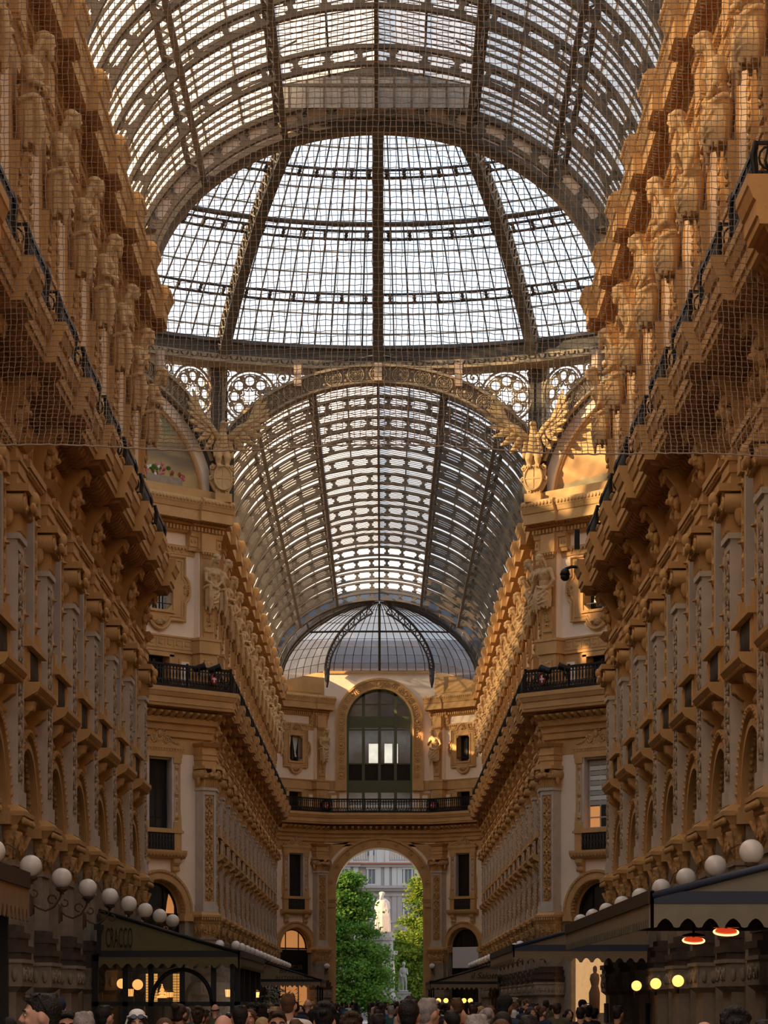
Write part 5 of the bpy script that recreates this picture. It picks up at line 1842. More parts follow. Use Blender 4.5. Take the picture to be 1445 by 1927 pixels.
YW = 198.5
w = MB()
PR, PZ = 3.35, 9.96
for s in (-1, 1):
    w.box(*sorted((s * PR, s * 4.2)), YW, 203, 0, PZ, 'granite')
    w.box(*sorted((s * 4.2, s * 22)), 199.6, 203, 0, 26.4, 'ochre')
    w.box(*sorted((s * 2.45, s * 4.2)), YW, YW + 0.6, 15.74, 22.6, 'plaster')
ap = [(PR * math.cos(PI * i / 32), PZ + PR * math.sin(PI * i / 32)) for i in range(33)]
w.prism([(4.2, PZ), (4.2, 13.9)] + [(-4.2, 13.9), (-4.2, PZ)] + ap[::-1], 'y', YW, 203, 'plaster')
w.box(-4.2, 4.2, YW, 203, 13.9, 15.6, 'ochre')
wp = [(2.45 * math.cos(PI * i / 32), 22.6 + 2.45 * math.sin(PI * i / 32)) for i in range(33)]
w.prism([(4.2, 22.6), (4.2, 26.4), (-4.2, 26.4), (-4.2, 22.6)] + wp[::-1], 'y', YW, YW + 0.6, 'plaster')
w.box(-4.2, 4.2, YW - 0.1, YW + 0.1, 26.2, 26.45, 'ochre')
w.box(-4.2, 4.2, YW, 203, 26.4, 26.6, 'ochre')
# back wall of the hall behind the great window, with three bright openings
for (x0, x1) in ((-4.2, -0.82), (-0.04, 0.38), (0.98, 1.12), (1.40, 4.2)):
    w.box(x0, x1, 202.6, 203, 19.7, 21.4, 'band_pink')
w.box(-4.2, 4.2, 202.6, 203, 15.6, 19.7, 'band_pink')
w.box(-4.2, 4.2, 202.6, 203, 21.4, 26.4, 'band_pink')
w.box(-9, 9, 203, 206, 26.4, 29.3, 'dark_marble')
w.box(-9, 9, 200.5, 203, 26.4, 27.2, 'dark_marble')
struct('wall_end', w, 'end wall of the far arm with the tall open portal', 'wall')

def ring_of(mb, r0, r1, y0, y1, cz, m, zf, n=32):
    arch_ring(mb, r0, r1, y0, y1, cz, m, n, zf)
pt = thing('portal_arch', (0, YW, 0), PI, 'round portal archivolt opening to the green square', 'arch')
q = MB()
ring_of(q, PR, PR + 0.62, 0, 0.14, PZ, 'ochre', 0)
ring_of(q, PR + 0.52, PR + 0.70, 0, 0.22, PZ, 'ochre', 9.2)
ring_of(q, PR - 0.10, PR + 0.1, 0, 0.2, PZ, 'ochre', 0)
q.build('archivolt', pt)
for i in range(9):
    a = PI * (i + 0.5) / 9
    c = MB()
    cx, cz = (PR + 0.32) * math.cos(a), PZ + (PR + 0.32) * math.sin(a)
    c.tube([(cx + 0.17 * math.cos(t * PI / 6), 0.15, cz + 0.17 * math.sin(t * PI / 6)) for t in range(12)], 0.03, 'ochre_carved', 5, True)
    c.blob((cx, 0.15, cz), (0.09, 0.06, 0.09), 'ochre_carved', 8, 5)
    c.build('rosette', pt)
for s in (-1, 1):
    c = MB()
    for (z0, z1, e) in ((8.75, 8.9, 0.08), (8.9, 9.15, 0.03), (9.15, 9.3, 0.1), (9.3, 9.42, 0.16)):
        c.box(*sorted((s * (PR - e), s * (PR + 0.75))), -3.6, 0.16 + e, z0, z1, 'ochre')
    c.build('impost', pt)
    c = MB()
    sp_ = [(s * 3.75, 12.2), (s * 3.75, 13.45), (s * 1.2, 13.45)] + [((PR + 0.95) * math.cos(a) * s, PZ + (PR + 0.95) * math.sin(a)) for a in (R(66), R(58), R(50), R(42), R(35))]
    c.prism(sp_, 'y', 0, 0.06, 'ochre')
    c.build('spandrel_panel', pt)

bw = thing('window_%d' % (win_n + 1), (0, YW, 0), PI, 'great arched window with olive mullions above the portal', 'window', None, 'structure')
win_n += 1
q = MB()
ring_of(q, 2.45, 3.22, 0, 0.16, 22.6, 'ochre', 17.5)
ring_of(q, 2.45, 2.58, 0, 0.26, 22.6, 'ochre', 17.5)
ring_of(q, 3.10, 3.26, 0, 0.24, 22.6, 'ochre', 17.5)
for s in (-1, 1):
    q.box(*sorted((s * 2.45, s * 4.2)), 0, 0.1, 17.5, 18.2, 'ochre')
    q.box(*sorted((s * 2.45, s * 3.3)), 0, 0.3, 17.45, 18.2, 'ochre')
    q.box(*sorted((s * 3.0, s * 3.8)), 0, 0.06, 15.75, 17.3, 'ochre')
    q.box(*sorted((s * 3.2, s * 3.6)), 0, 0.09, 15.75, 17.1, 'plaster')
sr = q.build('surround', bw)
pos = [((2.84) * math.cos(PI * i / 16), 22.6 + 2.84 * math.sin(PI * i / 16)) for i in range(17)] + [(s * 2.84, 18.6 + 0.57 * k) for s in (-1, 1) for k in range(7)]
for i, (cx, cz) in enumerate(pos):
    c = MB()
    r_ = 0.27 if i % 4 == 0 else 0.17
    c.tube([(cx + r_ * math.cos(t * PI / 6), 0.17, cz + r_ * math.sin(t * PI / 6)) for t in range(12)], 0.035, 'ochre_carved', 5, True)
    c.blob((cx, 0.17, cz), (r_ * 0.5, 0.07, r_ * 0.5), 'ochre_carved', 8, 5)
    c.build('rosette', sr)
q = MB()
G = 'frame_green'
for x in (-1.2, 0, 1.2):
    q.box(x - 0.11, x + 0.11, -0.45, -0.25, 15.74, 22.6 + math.sqrt(2.45 ** 2 - x * x), G)
ring_of(q, 2.30, 2.46, -0.45, -0.25, 22.6, G, 15.74)
for (z0, z1) in ((17.35, 18.25), (22.2, 23.05), (19.45, 19.55), (23.9, 23.98), (22.0, 22.1)):
    q.box(-2.4, 2.4, -0.42, -0.28, z0, z1, G)
for x in (-1.8, -0.6, 0.6, 1.8):
    q.box(x - 0.42, x + 0.42, -0.30, -0.25, 22.38, 22.88, G)
q.box(-2.4, 2.4, -0.40, -0.34, 18.25, 19.45, 'room_dark')
mu = q.build('mullions', bw)
q = MB()
q.prism([(2.4, 15.74)] + [(2.4 * math.cos(PI * i / 24), 22.6 + 2.4 * math.sin(PI * i / 24)) for i in range(25)] + [(-2.4, 15.74)], 'y', -0.37, -0.35, 'glass_window')
q.build('pane', mu)

def end_side(s):
    global win_n
    sd = 'left' if s < 0 else 'right'
    a, b = Vector((s * 7.75, 195.3, 0)), Vector((s * 4.15, YW, 0))
    mid = (a + b) / 2
    tdir = (b - a).normalized()
    n = Vector((tdir.y, -tdir.x, 0))
    if n.y > 0:
        n = -n
    rz = math.atan2(-n.x, n.y)
    ax = Vector((math.cos(rz), math.sin(rz), 0))
    half = (b - a).length / 2
    ib = 1 if ax.dot(b - a) > 0 else -1       # local x direction that leads to the portal
    wx, pxx = -0.42 * ib, 1.80 * ib
    w = MB()
    wall_bay(w, -half, half, wx, 0.62, (19.5, 21.4), 24.4, string=True)
    w.box(-half - 0.4, half, -0.5, 0.02, 24.4, 25.9, 'ochre')
    for k in (-1, 1):
        pass
    w.box(-half + 0.3, half - 0.6, 0.02, 0.06, 24.7, 25.5, 'ochre')
    w.box(-half - 1, half, -3, -0.95, 0, 24.4, 'room_dark')
    struct('wall_end_%s' % sd, w, 'slanting %s side of the end wall beside the portal' % sd, 'wall', mid, rz)
    c = MB()
    cornice_run(c, -half - 0.1, half + 0.15, 0.95, True, False)
    c.box(pxx - 0.5, pxx + 0.5, 0, 0.40, 22.2, 23.2, 'ochre')
    cornice_run(c, pxx - 0.85, pxx + 0.85, 1.08, True)
    struct('trim_%d' % (9 if s < 0 else 10), c, 'beaded cornice on the slanting %s side of the end wall' % sd, 'cornice', mid, rz)
    def P_(x):
        return mid + ax * x
    place('pilaster_panelled', 'pilaster', P_(pxx), rz, 'carved pilaster just %s of the portal' % sd, 'pilaster', 'giant pilasters along the arcade walls', skip=('console',))
    kd = 'female' if s < 0 else 'akimbo'
    place('caryatid_' + kd, 'caryatid', P_(pxx), rz, 'caryatid just %s of the great arched window, a %s' % (sd, KDESC[kd]), 'statue', 'caryatids under the crowning cornice')
    for key, nm, lb, ct in (('window_lower_dark', 'window', 'tall dark window with pediment %s of the portal' % sd, 'window'),
                            ('archway_orange' if s < 0 else 'archway_dark', 'archway', ('shop arch lit orange %s of the portal' if s < 0 else 'dark shop arch with a white panel %s of the portal') % sd, 'archway'),
                            ('quatrefoil_end_curtain' if s < 0 else 'quatrefoil_end_dark', 'window', ('four-lobed window with white curtains %s of the great window' if s < 0 else 'four-lobed dark window %s of the great window') % sd, 'window')):
        if nm == 'window':
            win_n += 1
            nm = 'window_%d' % win_n
        o = place(key, nm, P_(wx), rz, lb, ct, None, 'structure')
        if 'quatrefoil' not in key:
            o.scale = (1, 0.45, 1)
    if s > 0:
        q = MB()
        q.box(-1.25, 1.25, 0.10, 0.16, 4.2, 5.75, 'sign_white')
        o = q.build('hoarding_panel')
        o.location = P_(wx) - n * 0.32
        o.rotation_euler = (0, 0, rz)
        tag(o, 'blank white panel in the dark arch right of the portal', 'panel')
    return mid, rz, ax, n, wx, half
ES = {s: end_side(s) for s in (-1, 1)}

b = thing('balcony', (0, 0, 0), 0, 'continuous balcony across the end wall above the portal', 'balcony', 'iron-railed balconies above the pilasters')
sl, rl_ = MB(), MB()
mods = []
for (mid, rz, half) in ((ES[-1][0], ES[-1][1], ES[-1][5]), (Vector((0, YW, 0)), PI, 4.15), (ES[1][0], ES[1][1], ES[1][5])):
    M = Matrix.Translation(mid) @ Matrix.Rotation(rz, 4, 'Z')
    q = MB()
    e = 0.0
    q.prism(slab_profile(1.1), 'x', -half - e, half + e, 'ochre')
    q.prism([(0.02, 13.6), (0.12, 13.65), (0.14, 13.95), (0.22, 13.95), (0.26, 14.2), (0.42, 14.25), (0.48, 14.5), (0.02, 14.5)], 'x', -half, half, 'ochre')
    sl.add(q, M)
    q = MB()
    railing(q, -half + 0.0, half - 0.0, 0.95, True)
    rl_.add(q, M)
    for i in range(int(half * 2 / 0.45)):
        x = -half + 0.3 + i * 0.45
        q = MB()
        q.prism([(0.40, 14.44), (0.62, 14.52), (0.86, 14.64), (0.90, 14.72), (0.5, 14.8)], 'x', x - 0.09, x + 0.09, 'ochre')
        mods.append((q, M))
sl.build('slab', b)
rl_.build('railing', b)
for q, M in mods:
    MB().add(q, M).build('modillion', b)
for s in (-1, 1):
    q = MB()
    c = Vector((s * 4.0, YW - 1.03, 16.3))
    q.tube([(c.x + 0.33 * math.cos(t * PI / 8), c.y, c.z + 0.36 * math.sin(t * PI / 8)) for t in range(16)], 0.06, 'iron_black', 5, True)
    q.prism([(c.x + 0.22 * math.cos(t * PI / 8), c.z + 0.28 * math.sin(t * PI / 8)) for t in range(16)], 'y', c.y - 0.03, c.y + 0.03, 'red')
    q.box(c.x - 0.03, c.x + 0.03, c.y - 0.05, c.y - 0.03, c.z - 0.22, c.z + 0.22, 'sign_white')
    q.box(c.x - 0.17, c.x + 0.17, c.y - 0.05, c.y - 0.03, c.z - 0.03, c.z + 0.03, 'sign_white')
    q.build('emblem', b)

# ------------------------------------------------------------------ the square beyond the portal
def tree(nm, label, cx, cy, h, rad, low, n, mt, seed, shape, grp):
    t = thing(nm, (cx, cy, 0), 0, label, 'tree', grp)
    r2 = random.Random(seed)
    m = MB()
    m.tube([(0, 0, 0), (0.05, 0, h * 0.3), (0, 0.05, h * 0.6), (0, 0, h * 0.9)], [0.28, 0.22, 0.13, 0.04], 'bark', 8)
    cl = []
    for i in range(170):
        f = r2.random() ** 1.05
        z = low + (h - low) * f
        rr = rad * shape(f)
        a = r2.uniform(0, 2 * PI)
        q = rr * math.sqrt(r2.uniform(0.25, 1.0))
        c = Vector((q * math.cos(a), q * math.sin(a), z))
        cl.append((c, 0.45 + 0.35 * (1 - f)))
        if i % 3 == 0:
            m.tube([(0, 0, max(1.0, z - q * 0.5)), (c.x * 0.5, c.y * 0.5, z - q * 0.2), (c.x, c.y, z)], [0.07, 0.05, 0.015], 'bark', 5)
    m.build('trunk', t)
    m = MB()
    for i in range(n):
        c, s = cl[r2.randrange(len(cl))]
        p = c + Vector((r2.gauss(0, s), r2.gauss(0, s), r2.gauss(0, s * 0.45) - 0.15))
        yaw, pit = r2.uniform(0, 2 * PI), r2.uniform(-0.9, 0.5)
        d = Vector((math.cos(yaw) * math.cos(pit), math.sin(yaw) * math.cos(pit), math.sin(pit)))
        sd_ = d.orthogonal().normalized()
        sd_ = (sd_ + d.cross(sd_) * r2.uniform(-1, 1)).normalized()
        L, W = r2.uniform(0.22, 0.40), r2.uniform(0.09, 0.15)
        k = len(m.v)
        m.v += [tuple(p - d * L / 2), tuple(p + sd_ * W), tuple(p + d * L / 2), tuple(p - sd_ * W)]
        m.face((k, k + 1, k + 2, k + 3), mt, False)
    m.build('crown', t)
cone = lambda f: (0.55 + 0.45 * math.sin(min(1, f * 2.5 + 0.2) * PI / 2)) * (1 - f) ** 0.75 + 0.06
tree('linden_tree', 'large dark green tree filling the left half of the portal', -2.9, 247, 13.6, 4.3, 1.3, 30000, 'leaf_green', 5, cone, None)
tree('linden_tree', 'tall tree with a sunlit yellow top on the right of the portal', 5.3, 266, 16.0, 4.8, 1.2, 30000, 'leaf_lime', 8, cone, None)
tree('linden_tree', 'shaded tree behind the small grey statue', 2.6, 275, 8.6, 3.8, 0.6, 16000, 'leaf_green', 11, cone, None)

# monument
mo = thing('monument_statue', (0.28, 256, 0), 0, 'pale robed statue with a cap standing high on the monument between the trees', 'statue')
g = MB()
m_ = 'monument_stone'
g.lathe((0, 0, 0), [(0.78, 8.3), (0.80, 8.9), (0.72, 9.8), (0.66, 10.6), (0.60, 11.1), (0.50, 11.45), (0.25, 11.65)], 20, m_, True, 1.0, 0.75)
g.blob((-0.02, -0.05, 11.25), (0.52, 0.36, 0.35), m_, 12, 8)
g.tube([(-0.05, -0.05, 11.45), (-0.08, -0.1, 11.75)], [0.2, 0.17], m_, 10)
g.blob((-0.10, -0.12, 11.92), (0.21, 0.25, 0.28), m_, 12, 8)
g.lathe((-0.08, -0.06, 0), [(0.24, 11.98), (0.30, 12.06), (0.27, 12.22), (0.1, 12.30)], 14, m_)
g.blob((-0.2, -0.30, 11.72), (0.15, 0.14, 0.25), m_, 8, 6)
g.limb([(-0.5, 0.0, 11.25), (-0.66, -0.12, 10.7), (-0.42, -0.38, 10.35)], [0.20, 0.17, 0.12], m_)
g.limb([(0.48, 0.0, 11.2), (0.56, -0.1, 10.7), (0.2, -0.42, 10.5)], [0.20, 0.17, 0.12], m_)
for i in range(9):
    a = i / 8
    x = 0.75 * (a - 0.1)
    g.tube([(0.45 * (a - 0.2), -0.32, 11.2), (x * 0.9, -0.52 + 0.1 * a, 10.0), (x * 1.1, -0.58 + 0.12 * a, 8.35)], [0.06, 0.09, 0.08], m_, 6)
for i in range(6):
    x = -0.7 + i * 0.2
    g.tube([(x * 0.6, -0.35, 10.4), (x * 0.9, -0.50, 9.3), (x, -0.55, 8.35)], [0.05, 0.075, 0.06], m_, 6)
link('figure', remesh(g, 0.055, 'figure', m_, 1), mo)
pd = MB()
for (r0, r1, z0, z1) in ((2.3, 2.2, 0, 0.7), (1.9, 1.8, 0.7, 2.0), (1.35, 1.2, 2.0, 2.5), (1.15, 1.1, 2.5, 6.2), (1.4, 1.45, 6.2, 6.6), (1.0, 1.0, 6.6, 7.6), (1.15, 1.2, 7.6, 7.9), (0.9, 0.9, 7.9, 8.35)):
    pd.lathe((0, 0, 0), [(r0, z0), (r1, z1)], 8, 'town_stone', False)
pd.build('pedestal', mo)
rp = MB()
for k in range(8):
    a = k * PI / 4 + PI / 8
    rp.blob((1.05 * math.cos(a), 1.05 * math.sin(a), 4.4), (0.2, 0.2, 1.0), 'monument_stone', 8, 6)
rp.build('relief_panel', mo)
st = thing('pupil_statue', (2.25, 253, 0), 0, 'small grey standing statue on a square plinth at the right of the monument', 'statue')
g = MB()
m_ = 'grey_stone'
g.blob((0, 0, 4.55), (0.30, 0.22, 0.42), m_, 10, 7)
g.blob((0, 0, 4.15), (0.27, 0.22, 0.3), m_, 10, 7)
g.tube([(0, 0, 4.85), (0.03, -0.04, 5.1)], [0.11, 0.1], m_, 8)
g.blob((0.04, -0.06, 5.27), (0.15, 0.18, 0.2), m_, 10, 7)
g.blob((0.02, 0.02, 5.30), (0.18, 0.17, 0.2), m_, 10, 7)
g.limb([(0.26, 0, 4.8), (0.36, -0.05, 4.4), (0.38, -0.3, 4.3)], [0.11, 0.09, 0.07], m_)
g.limb([(-0.26, 0, 4.8), (-0.34, -0.02, 4.4), (-0.22, -0.2, 4.1)], [0.11, 0.09, 0.07], m_)
g.limb([(0.12, 0, 4.1), (0.22, -0.05, 3.45), (0.24, 0.02, 2.8)], [0.17, 0.12, 0.09], m_)
g.limb([(-0.12, 0, 4.1), (-0.1, -0.02, 3.45), (-0.08, 0.02, 2.8)], [0.17, 0.12, 0.09], m_)
for i in range(7):
    g.tube([(-0.36 + i * 0.07, 0.12, 4.7), (-0.42 + i * 0.07, 0.18, 3.6), (-0.5 + i * 0.08, 0.16, 2.75)], [0.06, 0.09, 0.08], m_, 6)
g.box(-0.45, 0.45, -0.35, 0.35, 2.62, 2.76, m_)
link('figure', remesh(g, 0.04, 'figure', m_, 1), st)
q = MB()
q.box(-0.75, 0.75, -0.6, 0.6, 0, 1.7, 'grey_stone')
q.box(-0.65, 0.65, -0.5, 0.5, 1.7, 2.45, 'grey_stone')
q.box(-0.72, 0.72, -0.58, 0.58, 2.45, 2.62, 'grey_stone')
q.build('plinth', st)

q = MB()
q.box(-60, -27, 208, 262, 0, 17.0, 'town_stone')  # out-of-view masses added to shade the square; stepped heights set the shadow line
q.box(-60.4, -26.6, 207.6, 262, 16.6, 17.1, 'town_white')
q.box(-60, -27, 262, 340, 0, 32, 'town_stone')
q.box(-60.4, -26.6, 262, 340, 31.5, 32.2, 'town_white')
struct('building_wall', q, 'palazzo along the left side of the square that shades it', 'building')

# town building closing the square
tb = thing('town_building', (0, 300, 0), 0, 'pale stone palazzo with a balustrade behind the monument', 'building')
q = MB()
q.box(-16, 16, 0, 8, 0, 17.2, 'town_stone')
q.box(-16, -2.4, -0.5, 0, 0, 17.2, 'town_stone')
q.box(-16, 16, 2.2, 8, 17.2, 27, 'band_pink')
q.build('wall', tb)
for (z0, z1, d) in ((14.2, 14.5, 0.4), (14.5, 14.8, 0.7), (13.6, 13.9, 0.2), (16.9, 17.2, 0.5), (10.6, 10.9, 0.2)):
    q = MB()
    q.box(-16, 16, -d, 0, z0, z1, 'town_stone')
    q.box(-16, -2.2, -d - 0.5, -0.5, z0, z1, 'town_stone')
    q.build('string_course', tb)
q = MB()
q.box(-16, 16, -0.75, 0, 17.2, 17.36, 'roof_tile')
q.box(-16, -2.2, -1.2, 0, 17.2, 17.36, 'roof_tile')
q.build('tile_edge', tb)
for x in (-14, -12.2, -10.4, -8.3, -6.5, -4.8, -2.75, -0.2, 0.75, 1.6, 2.2, 4.1, 5.0, 6.0, 8.0, 10, 12):
    q = MB()
    d = 0.5 if x < -2.4 else 0.0
    q.box(x - 0.28, x + 0.28, -0.18 - d, 0, 14.8, 16.9, 'town_white')
    q.box(x - 0.28, x + 0.28, -0.12 - d, 0, 5, 13.6, 'town_stone')
    q.build('pilaster_strip', tb)
for x in (-13.1, -9.3, -4.0, -0.95, 3.15, 7.1, 11.1):
    d = 0.5 if x < -2.4 else 0.0
    for (z0, z1, hw) in ((15.0, 16.65, 0.36), (11.2, 13.1, 0.40), (6.5, 9.5, 0.45)):
        q = MB()
        for s in (-1, 1):
            q.box(x + s * (hw + 0.1) - 0.1, x + s * (hw + 0.1) + 0.1, -0.14 - d, 0.1 - d, z0, z1, 'town_white')
        q.box(x - hw - 0.3, x + hw + 0.3, -0.25 - d, 0 - d, z1, z1 + 0.25, 'town_white')
        q.box(x - hw - 0.3, x + hw + 0.3, -0.2 - d, 0 - d, z0 - 0.2, z0, 'town_white')
        q.box(x - 0.03, x + 0.03, -0.08 - d, 0 - d, z0, z1, 'town_white')
        wn_ = q.build('window', tb)
        q = MB()
        q.box(x - hw, x + hw, -0.05 - d, 0 - d, z0, z1, 'town_glass')
        q.build('pane', wn_)
    q = MB()
    q.box(x - 0.5, x + 0.5, 2.1, 2.3, 18.4, 20.6, 'town_glass')
    q.box(x - 0.62, x - 0.5, 2.0, 2.3, 18.2, 20.7, 'town_white')
    q.box(x + 0.5, x + 0.62, 2.0, 2.3, 18.2, 20.7, 'town_white')
    q.build('window', tb)
mat('town_glass', (0.10, 0.12, 0.15), 0.25, spec=0.5) if 'town_glass' not in MATS else None
q = MB()
for (x0, x1) in ((-16, -4.6), (-3.2, -0.3), (0.6, 2.0), (3.9, 9), (9.6, 16)):
    pass
q.box(-16, 16, -0.55, -0.25, 18.75, 18.95, 'town_white')
q.box(-16, 16, -0.55, -0.25, 17.36, 17.55, 'town_white')
x = -16
while x < 16:
    if int((x + 16) / 2.1) % 2 == 0:
        q.lathe((x, -0.4, 17.5), [(0.05, 0), (0.11, 0.35), (0.05, 0.8), (0.08, 1.25)], 6, 'town_white')
        x += 0.28
    else:
        q.box(x, x + 0.45, -0.6, -0.2, 17.36, 19.0, 'town_white')
        x += 0.6
for x in (-4.1, -0.1, 4.0):
    q.blob((x, -0.4, 19.4), (0.28, 0.28, 0.32), 'town_white', 10, 7)
    q.box(x - 0.3, x + 0.3, -0.7, -0.1, 17.36, 19.1, 'town_white')
q.build('balustrade', tb)

# ------------------------------------------------------------------ globe lamps along both walls
def lamp_parts():
    gl = MB()
    gl.blob((0, 0, 0), (0.215, 0.215, 0.215), 'opal', 24, 16)
    cu = MB()
    cu.lathe((0, 0, 0), [(0.05, -0.34), (0.04, -0.30), (0.09, -0.27), (0.12, -0.21), (0.10, -0.19)], 12, 'iron_brown')
    for k in range(6):
        a = k * PI / 3
        cu.blob((0.11 * math.cos(a), 0.11 * math.sin(a), -0.22), (0.03, 0.03, 0.04), 'iron_brown', 6, 4)
    ar = MB()
    # local y points from the wall to the corridor: the arm curls from the pier, under the globe, and up
    ar.tube([(0, 0.0, -0.30), (0, -0.04, -0.42), (0, -0.16, -0.60), (0, -0.34, -0.68), (0, -0.50, -0.62), (0, -0.62, -0.52)], 0.022, 'iron_brown', 6)
    ar.tube([(0, -0.20 + 0.09 * math.cos(t), -0.44 + 0.09 * math.sin(t)) for t in [k * PI / 5 for k in range(9)]], 0.018, 'iron_brown', 5)
    ar.tube([(0.0, 0.06 + 0.07 * math.cos(t), -0.52 + 0.07 * math.sin(t)) for t in [PI + k * PI / 5 for k in range(9)]], 0.018, 'iron_brown', 5)
    ar.tube([(-0.02, -0.62, -0.38), (-0.02, -0.62, -0.75)], 0.05, 'iron_brown', 6)
    ar.tube([(0, -0.62, 0.35), (0, -0.45, 0.42), (0, -0.28, 0.33), (0, -0.20, 0.10), (0, -0.1, -0.2)], 0.012, 'iron_brown', 5)
    wl_ = MB()
    wl_.prism([(-0.66, -0.80), (-0.66, -0.34), (-0.60, -0.40), (-0.62, -0.57), (-0.60, -0.74)], 'x', -0.09, 0.09, 'iron_brown')
    return [('globe', gl), ('globe_holder', cu), ('arm', ar), ('wall_plate', wl_)]
proto('globe_lamp', lamp_parts())
LX = 6.52
for side in (-1, 1):
    sd = 'left' if side < 0 else 'right'
    for k, y in enumerate(NPZ):
        place('globe_lamp', 'globe_lamp', (side * LX, y - 0.1, 4.28), RL if side < 0 else RR, '%s white globe lamp from the crossing on the near %s wall' % (ordinal(k), sd), 'lamp', 'white globe lamps along the walls')
    for k, y in enumerate(FPZ):
        place('globe_lamp', 'globe_lamp', (side * LX, y - 0.1, 4.28), RL if side < 0 else RR, '%s white globe lamp from the crossing on the far %s wall' % (ordinal(k), sd), 'lamp', 'white globe lamps along the walls', lod=True)
    mid, rz, ax, n, wx, half = ES[side]
    p = Vector((side * 3.92, YW - 0.78, 4.35))
    place('globe_lamp', 'globe_lamp', p, rz, 'single globe lamp on the portal jamb, %s side' % sd, 'lamp', 'white globe lamps along the walls')
    # the last ones on the diagonal walls
    a = side * PI / 4
    loc, rz2 = side_frame(a)
    nn = Vector((-math.sin(a), -math.cos(a), 0))
    p = Vector(loc) + Matrix.Rotation(rz2, 3, 'Z') @ Vector((-6.80 * -side, 0, 0)) + nn * 0.75
    place('globe_lamp', 'globe_lamp', (p.x, p.y, 4.28), rz2, 'globe lamp on the far %s diagonal wall beside the far arm' % sd, 'lamp', 'white globe lamps along the walls')

# ------------------------------------------------------------------ awnings
def text_mesh(txt, size, m, sx=1.0, shear=0.0, ext=0.004, spacing=1.0):
    cu = bpy.data.curves.new('t', 'FONT')
    cu.body = txt
    cu.size = size
    cu.shear = shear
    cu.extrude = ext
    cu.align_x = 'CENTER'
    cu.space_character = spacing
    o = bpy.data.objects.new('t', cu)
    COL.objects.link(o)
    dg = bpy.context.evaluated_depsgraph_get()
    me = bpy.data.meshes.new_from_object(o.evaluated_get(dg))
    bpy.data.objects.remove(o)
    for v in me.vertices:
        v.co.x *= sx
    me.materials.clear()
    me.materials.append(MATS[m])
    me.name = 'lettering'
    return me

def scallops(L, h, w):
    """strip whose lower edge is cut into round-headed notches between rounded tabs"""
    n = max(1, int(round(L / w)))
    w = L / n
    pts = [(0, 0), (L, 0)]
    for i in range(n, 0, -1):
        x1 = i * w
        for t in (0.0, 0.13, 0.20, 0.27, 0.36, 0.50, 0.64, 0.73, 0.80, 0.87):
            q = 0 if t <= 0.0 else 0.03 if t in (0.13, 0.87) else 0.16 + 0.22 * math.sin((t - 0.2) / 0.6 * PI)
            pts.append((x1 - w * t, -h * (1 - q)))
    pts.append((0, -h))
    return pts

def awning(label, side, xe, ya, yb, he, ht, fab, trimm, drop=0.38, rise_in=0.0, sc=0.29, posts=True):
    t = thing('awning', (0, 0, 0), 0, label, 'awning', 'café awnings along the walls')
    xw = 7.15
    X = lambda x: side * x
    m = MB()
    k = 0
    m.v += [(X(xe), ya, he), (X(xe), yb, he), (X(xw), yb, ht), (X(xw), ya, ht)]
    m.v += [(X(xe), ya, he - 0.05), (X(xe), yb, he - 0.05), (X(xw), yb, ht - 0.05), (X(xw), ya, ht - 0.05)]
    m.face((0, 1, 2, 3), fab)
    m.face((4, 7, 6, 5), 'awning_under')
    m.build('roof', t)
    m = MB()
    m.prism([(X(xe), he), (X(xw), he), (X(xw), ht)], 'y', ya - 0.01, ya + 0.03, fab)
    ge = m.build('gable_end', t)
    m = MB()
    m.prism([(X(xe), he), (X(xw), he), (X(xw), ht)], 'y', yb - 0.03, yb + 0.01, fab)
    m.build('gable_end', t)
    m = MB()
    m.tube([(X(xe - 0.02), ya - 0.03, he + 0.04), (X(xw), ya - 0.03, ht + 0.04)], 0.05, trimm, 6)
    m.box(*sorted((X(xe - 0.05), X(xw))), ya - 0.06, ya, he - 0.06, he + 0.10, trimm)
    m.box(*sorted((X(xe - 0.08), X(xe))), ya - 0.06, yb, he - 0.06, he + 0.11, 'wood_dark')
    m.build('fascia', t)
    m = MB()
    L = xw - xe
    pts = scallops(L, drop, sc)
    m.prism([(X(xe + p), he - 0.05 + q) for p, q in pts], 'y', ya - 0.05, ya - 0.03, fab)
    m.build('valance', t)
    m = MB()
    pts = scallops(yb - ya, drop, sc)
    m.prism([(ya + p, he - 0.05 + q) for p, q in pts], 'x', X(xe) - 0.06 * side, X(xe) - 0.04 * side, fab)
    m.build('valance', t)
    m = MB()
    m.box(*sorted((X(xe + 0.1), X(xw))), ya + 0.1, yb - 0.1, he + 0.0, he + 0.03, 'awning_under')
    m.build('lining', t)
    for y in (ya + 0.25, (ya + yb) / 2, yb - 0.25) if posts else ():
        q = MB()
        q.box(*sorted((X(xe + 0.12), X(xe + 0.22))), y - 0.05, y + 0.05, 0, he + 0.02, 'black_frame')
        q.box(*sorted((X(xe + 0.04), X(xe + 0.30))), y - 0.13, y + 0.13, 0, 0.06, 'black_frame')
        q.build('post', t)
    return t, ge

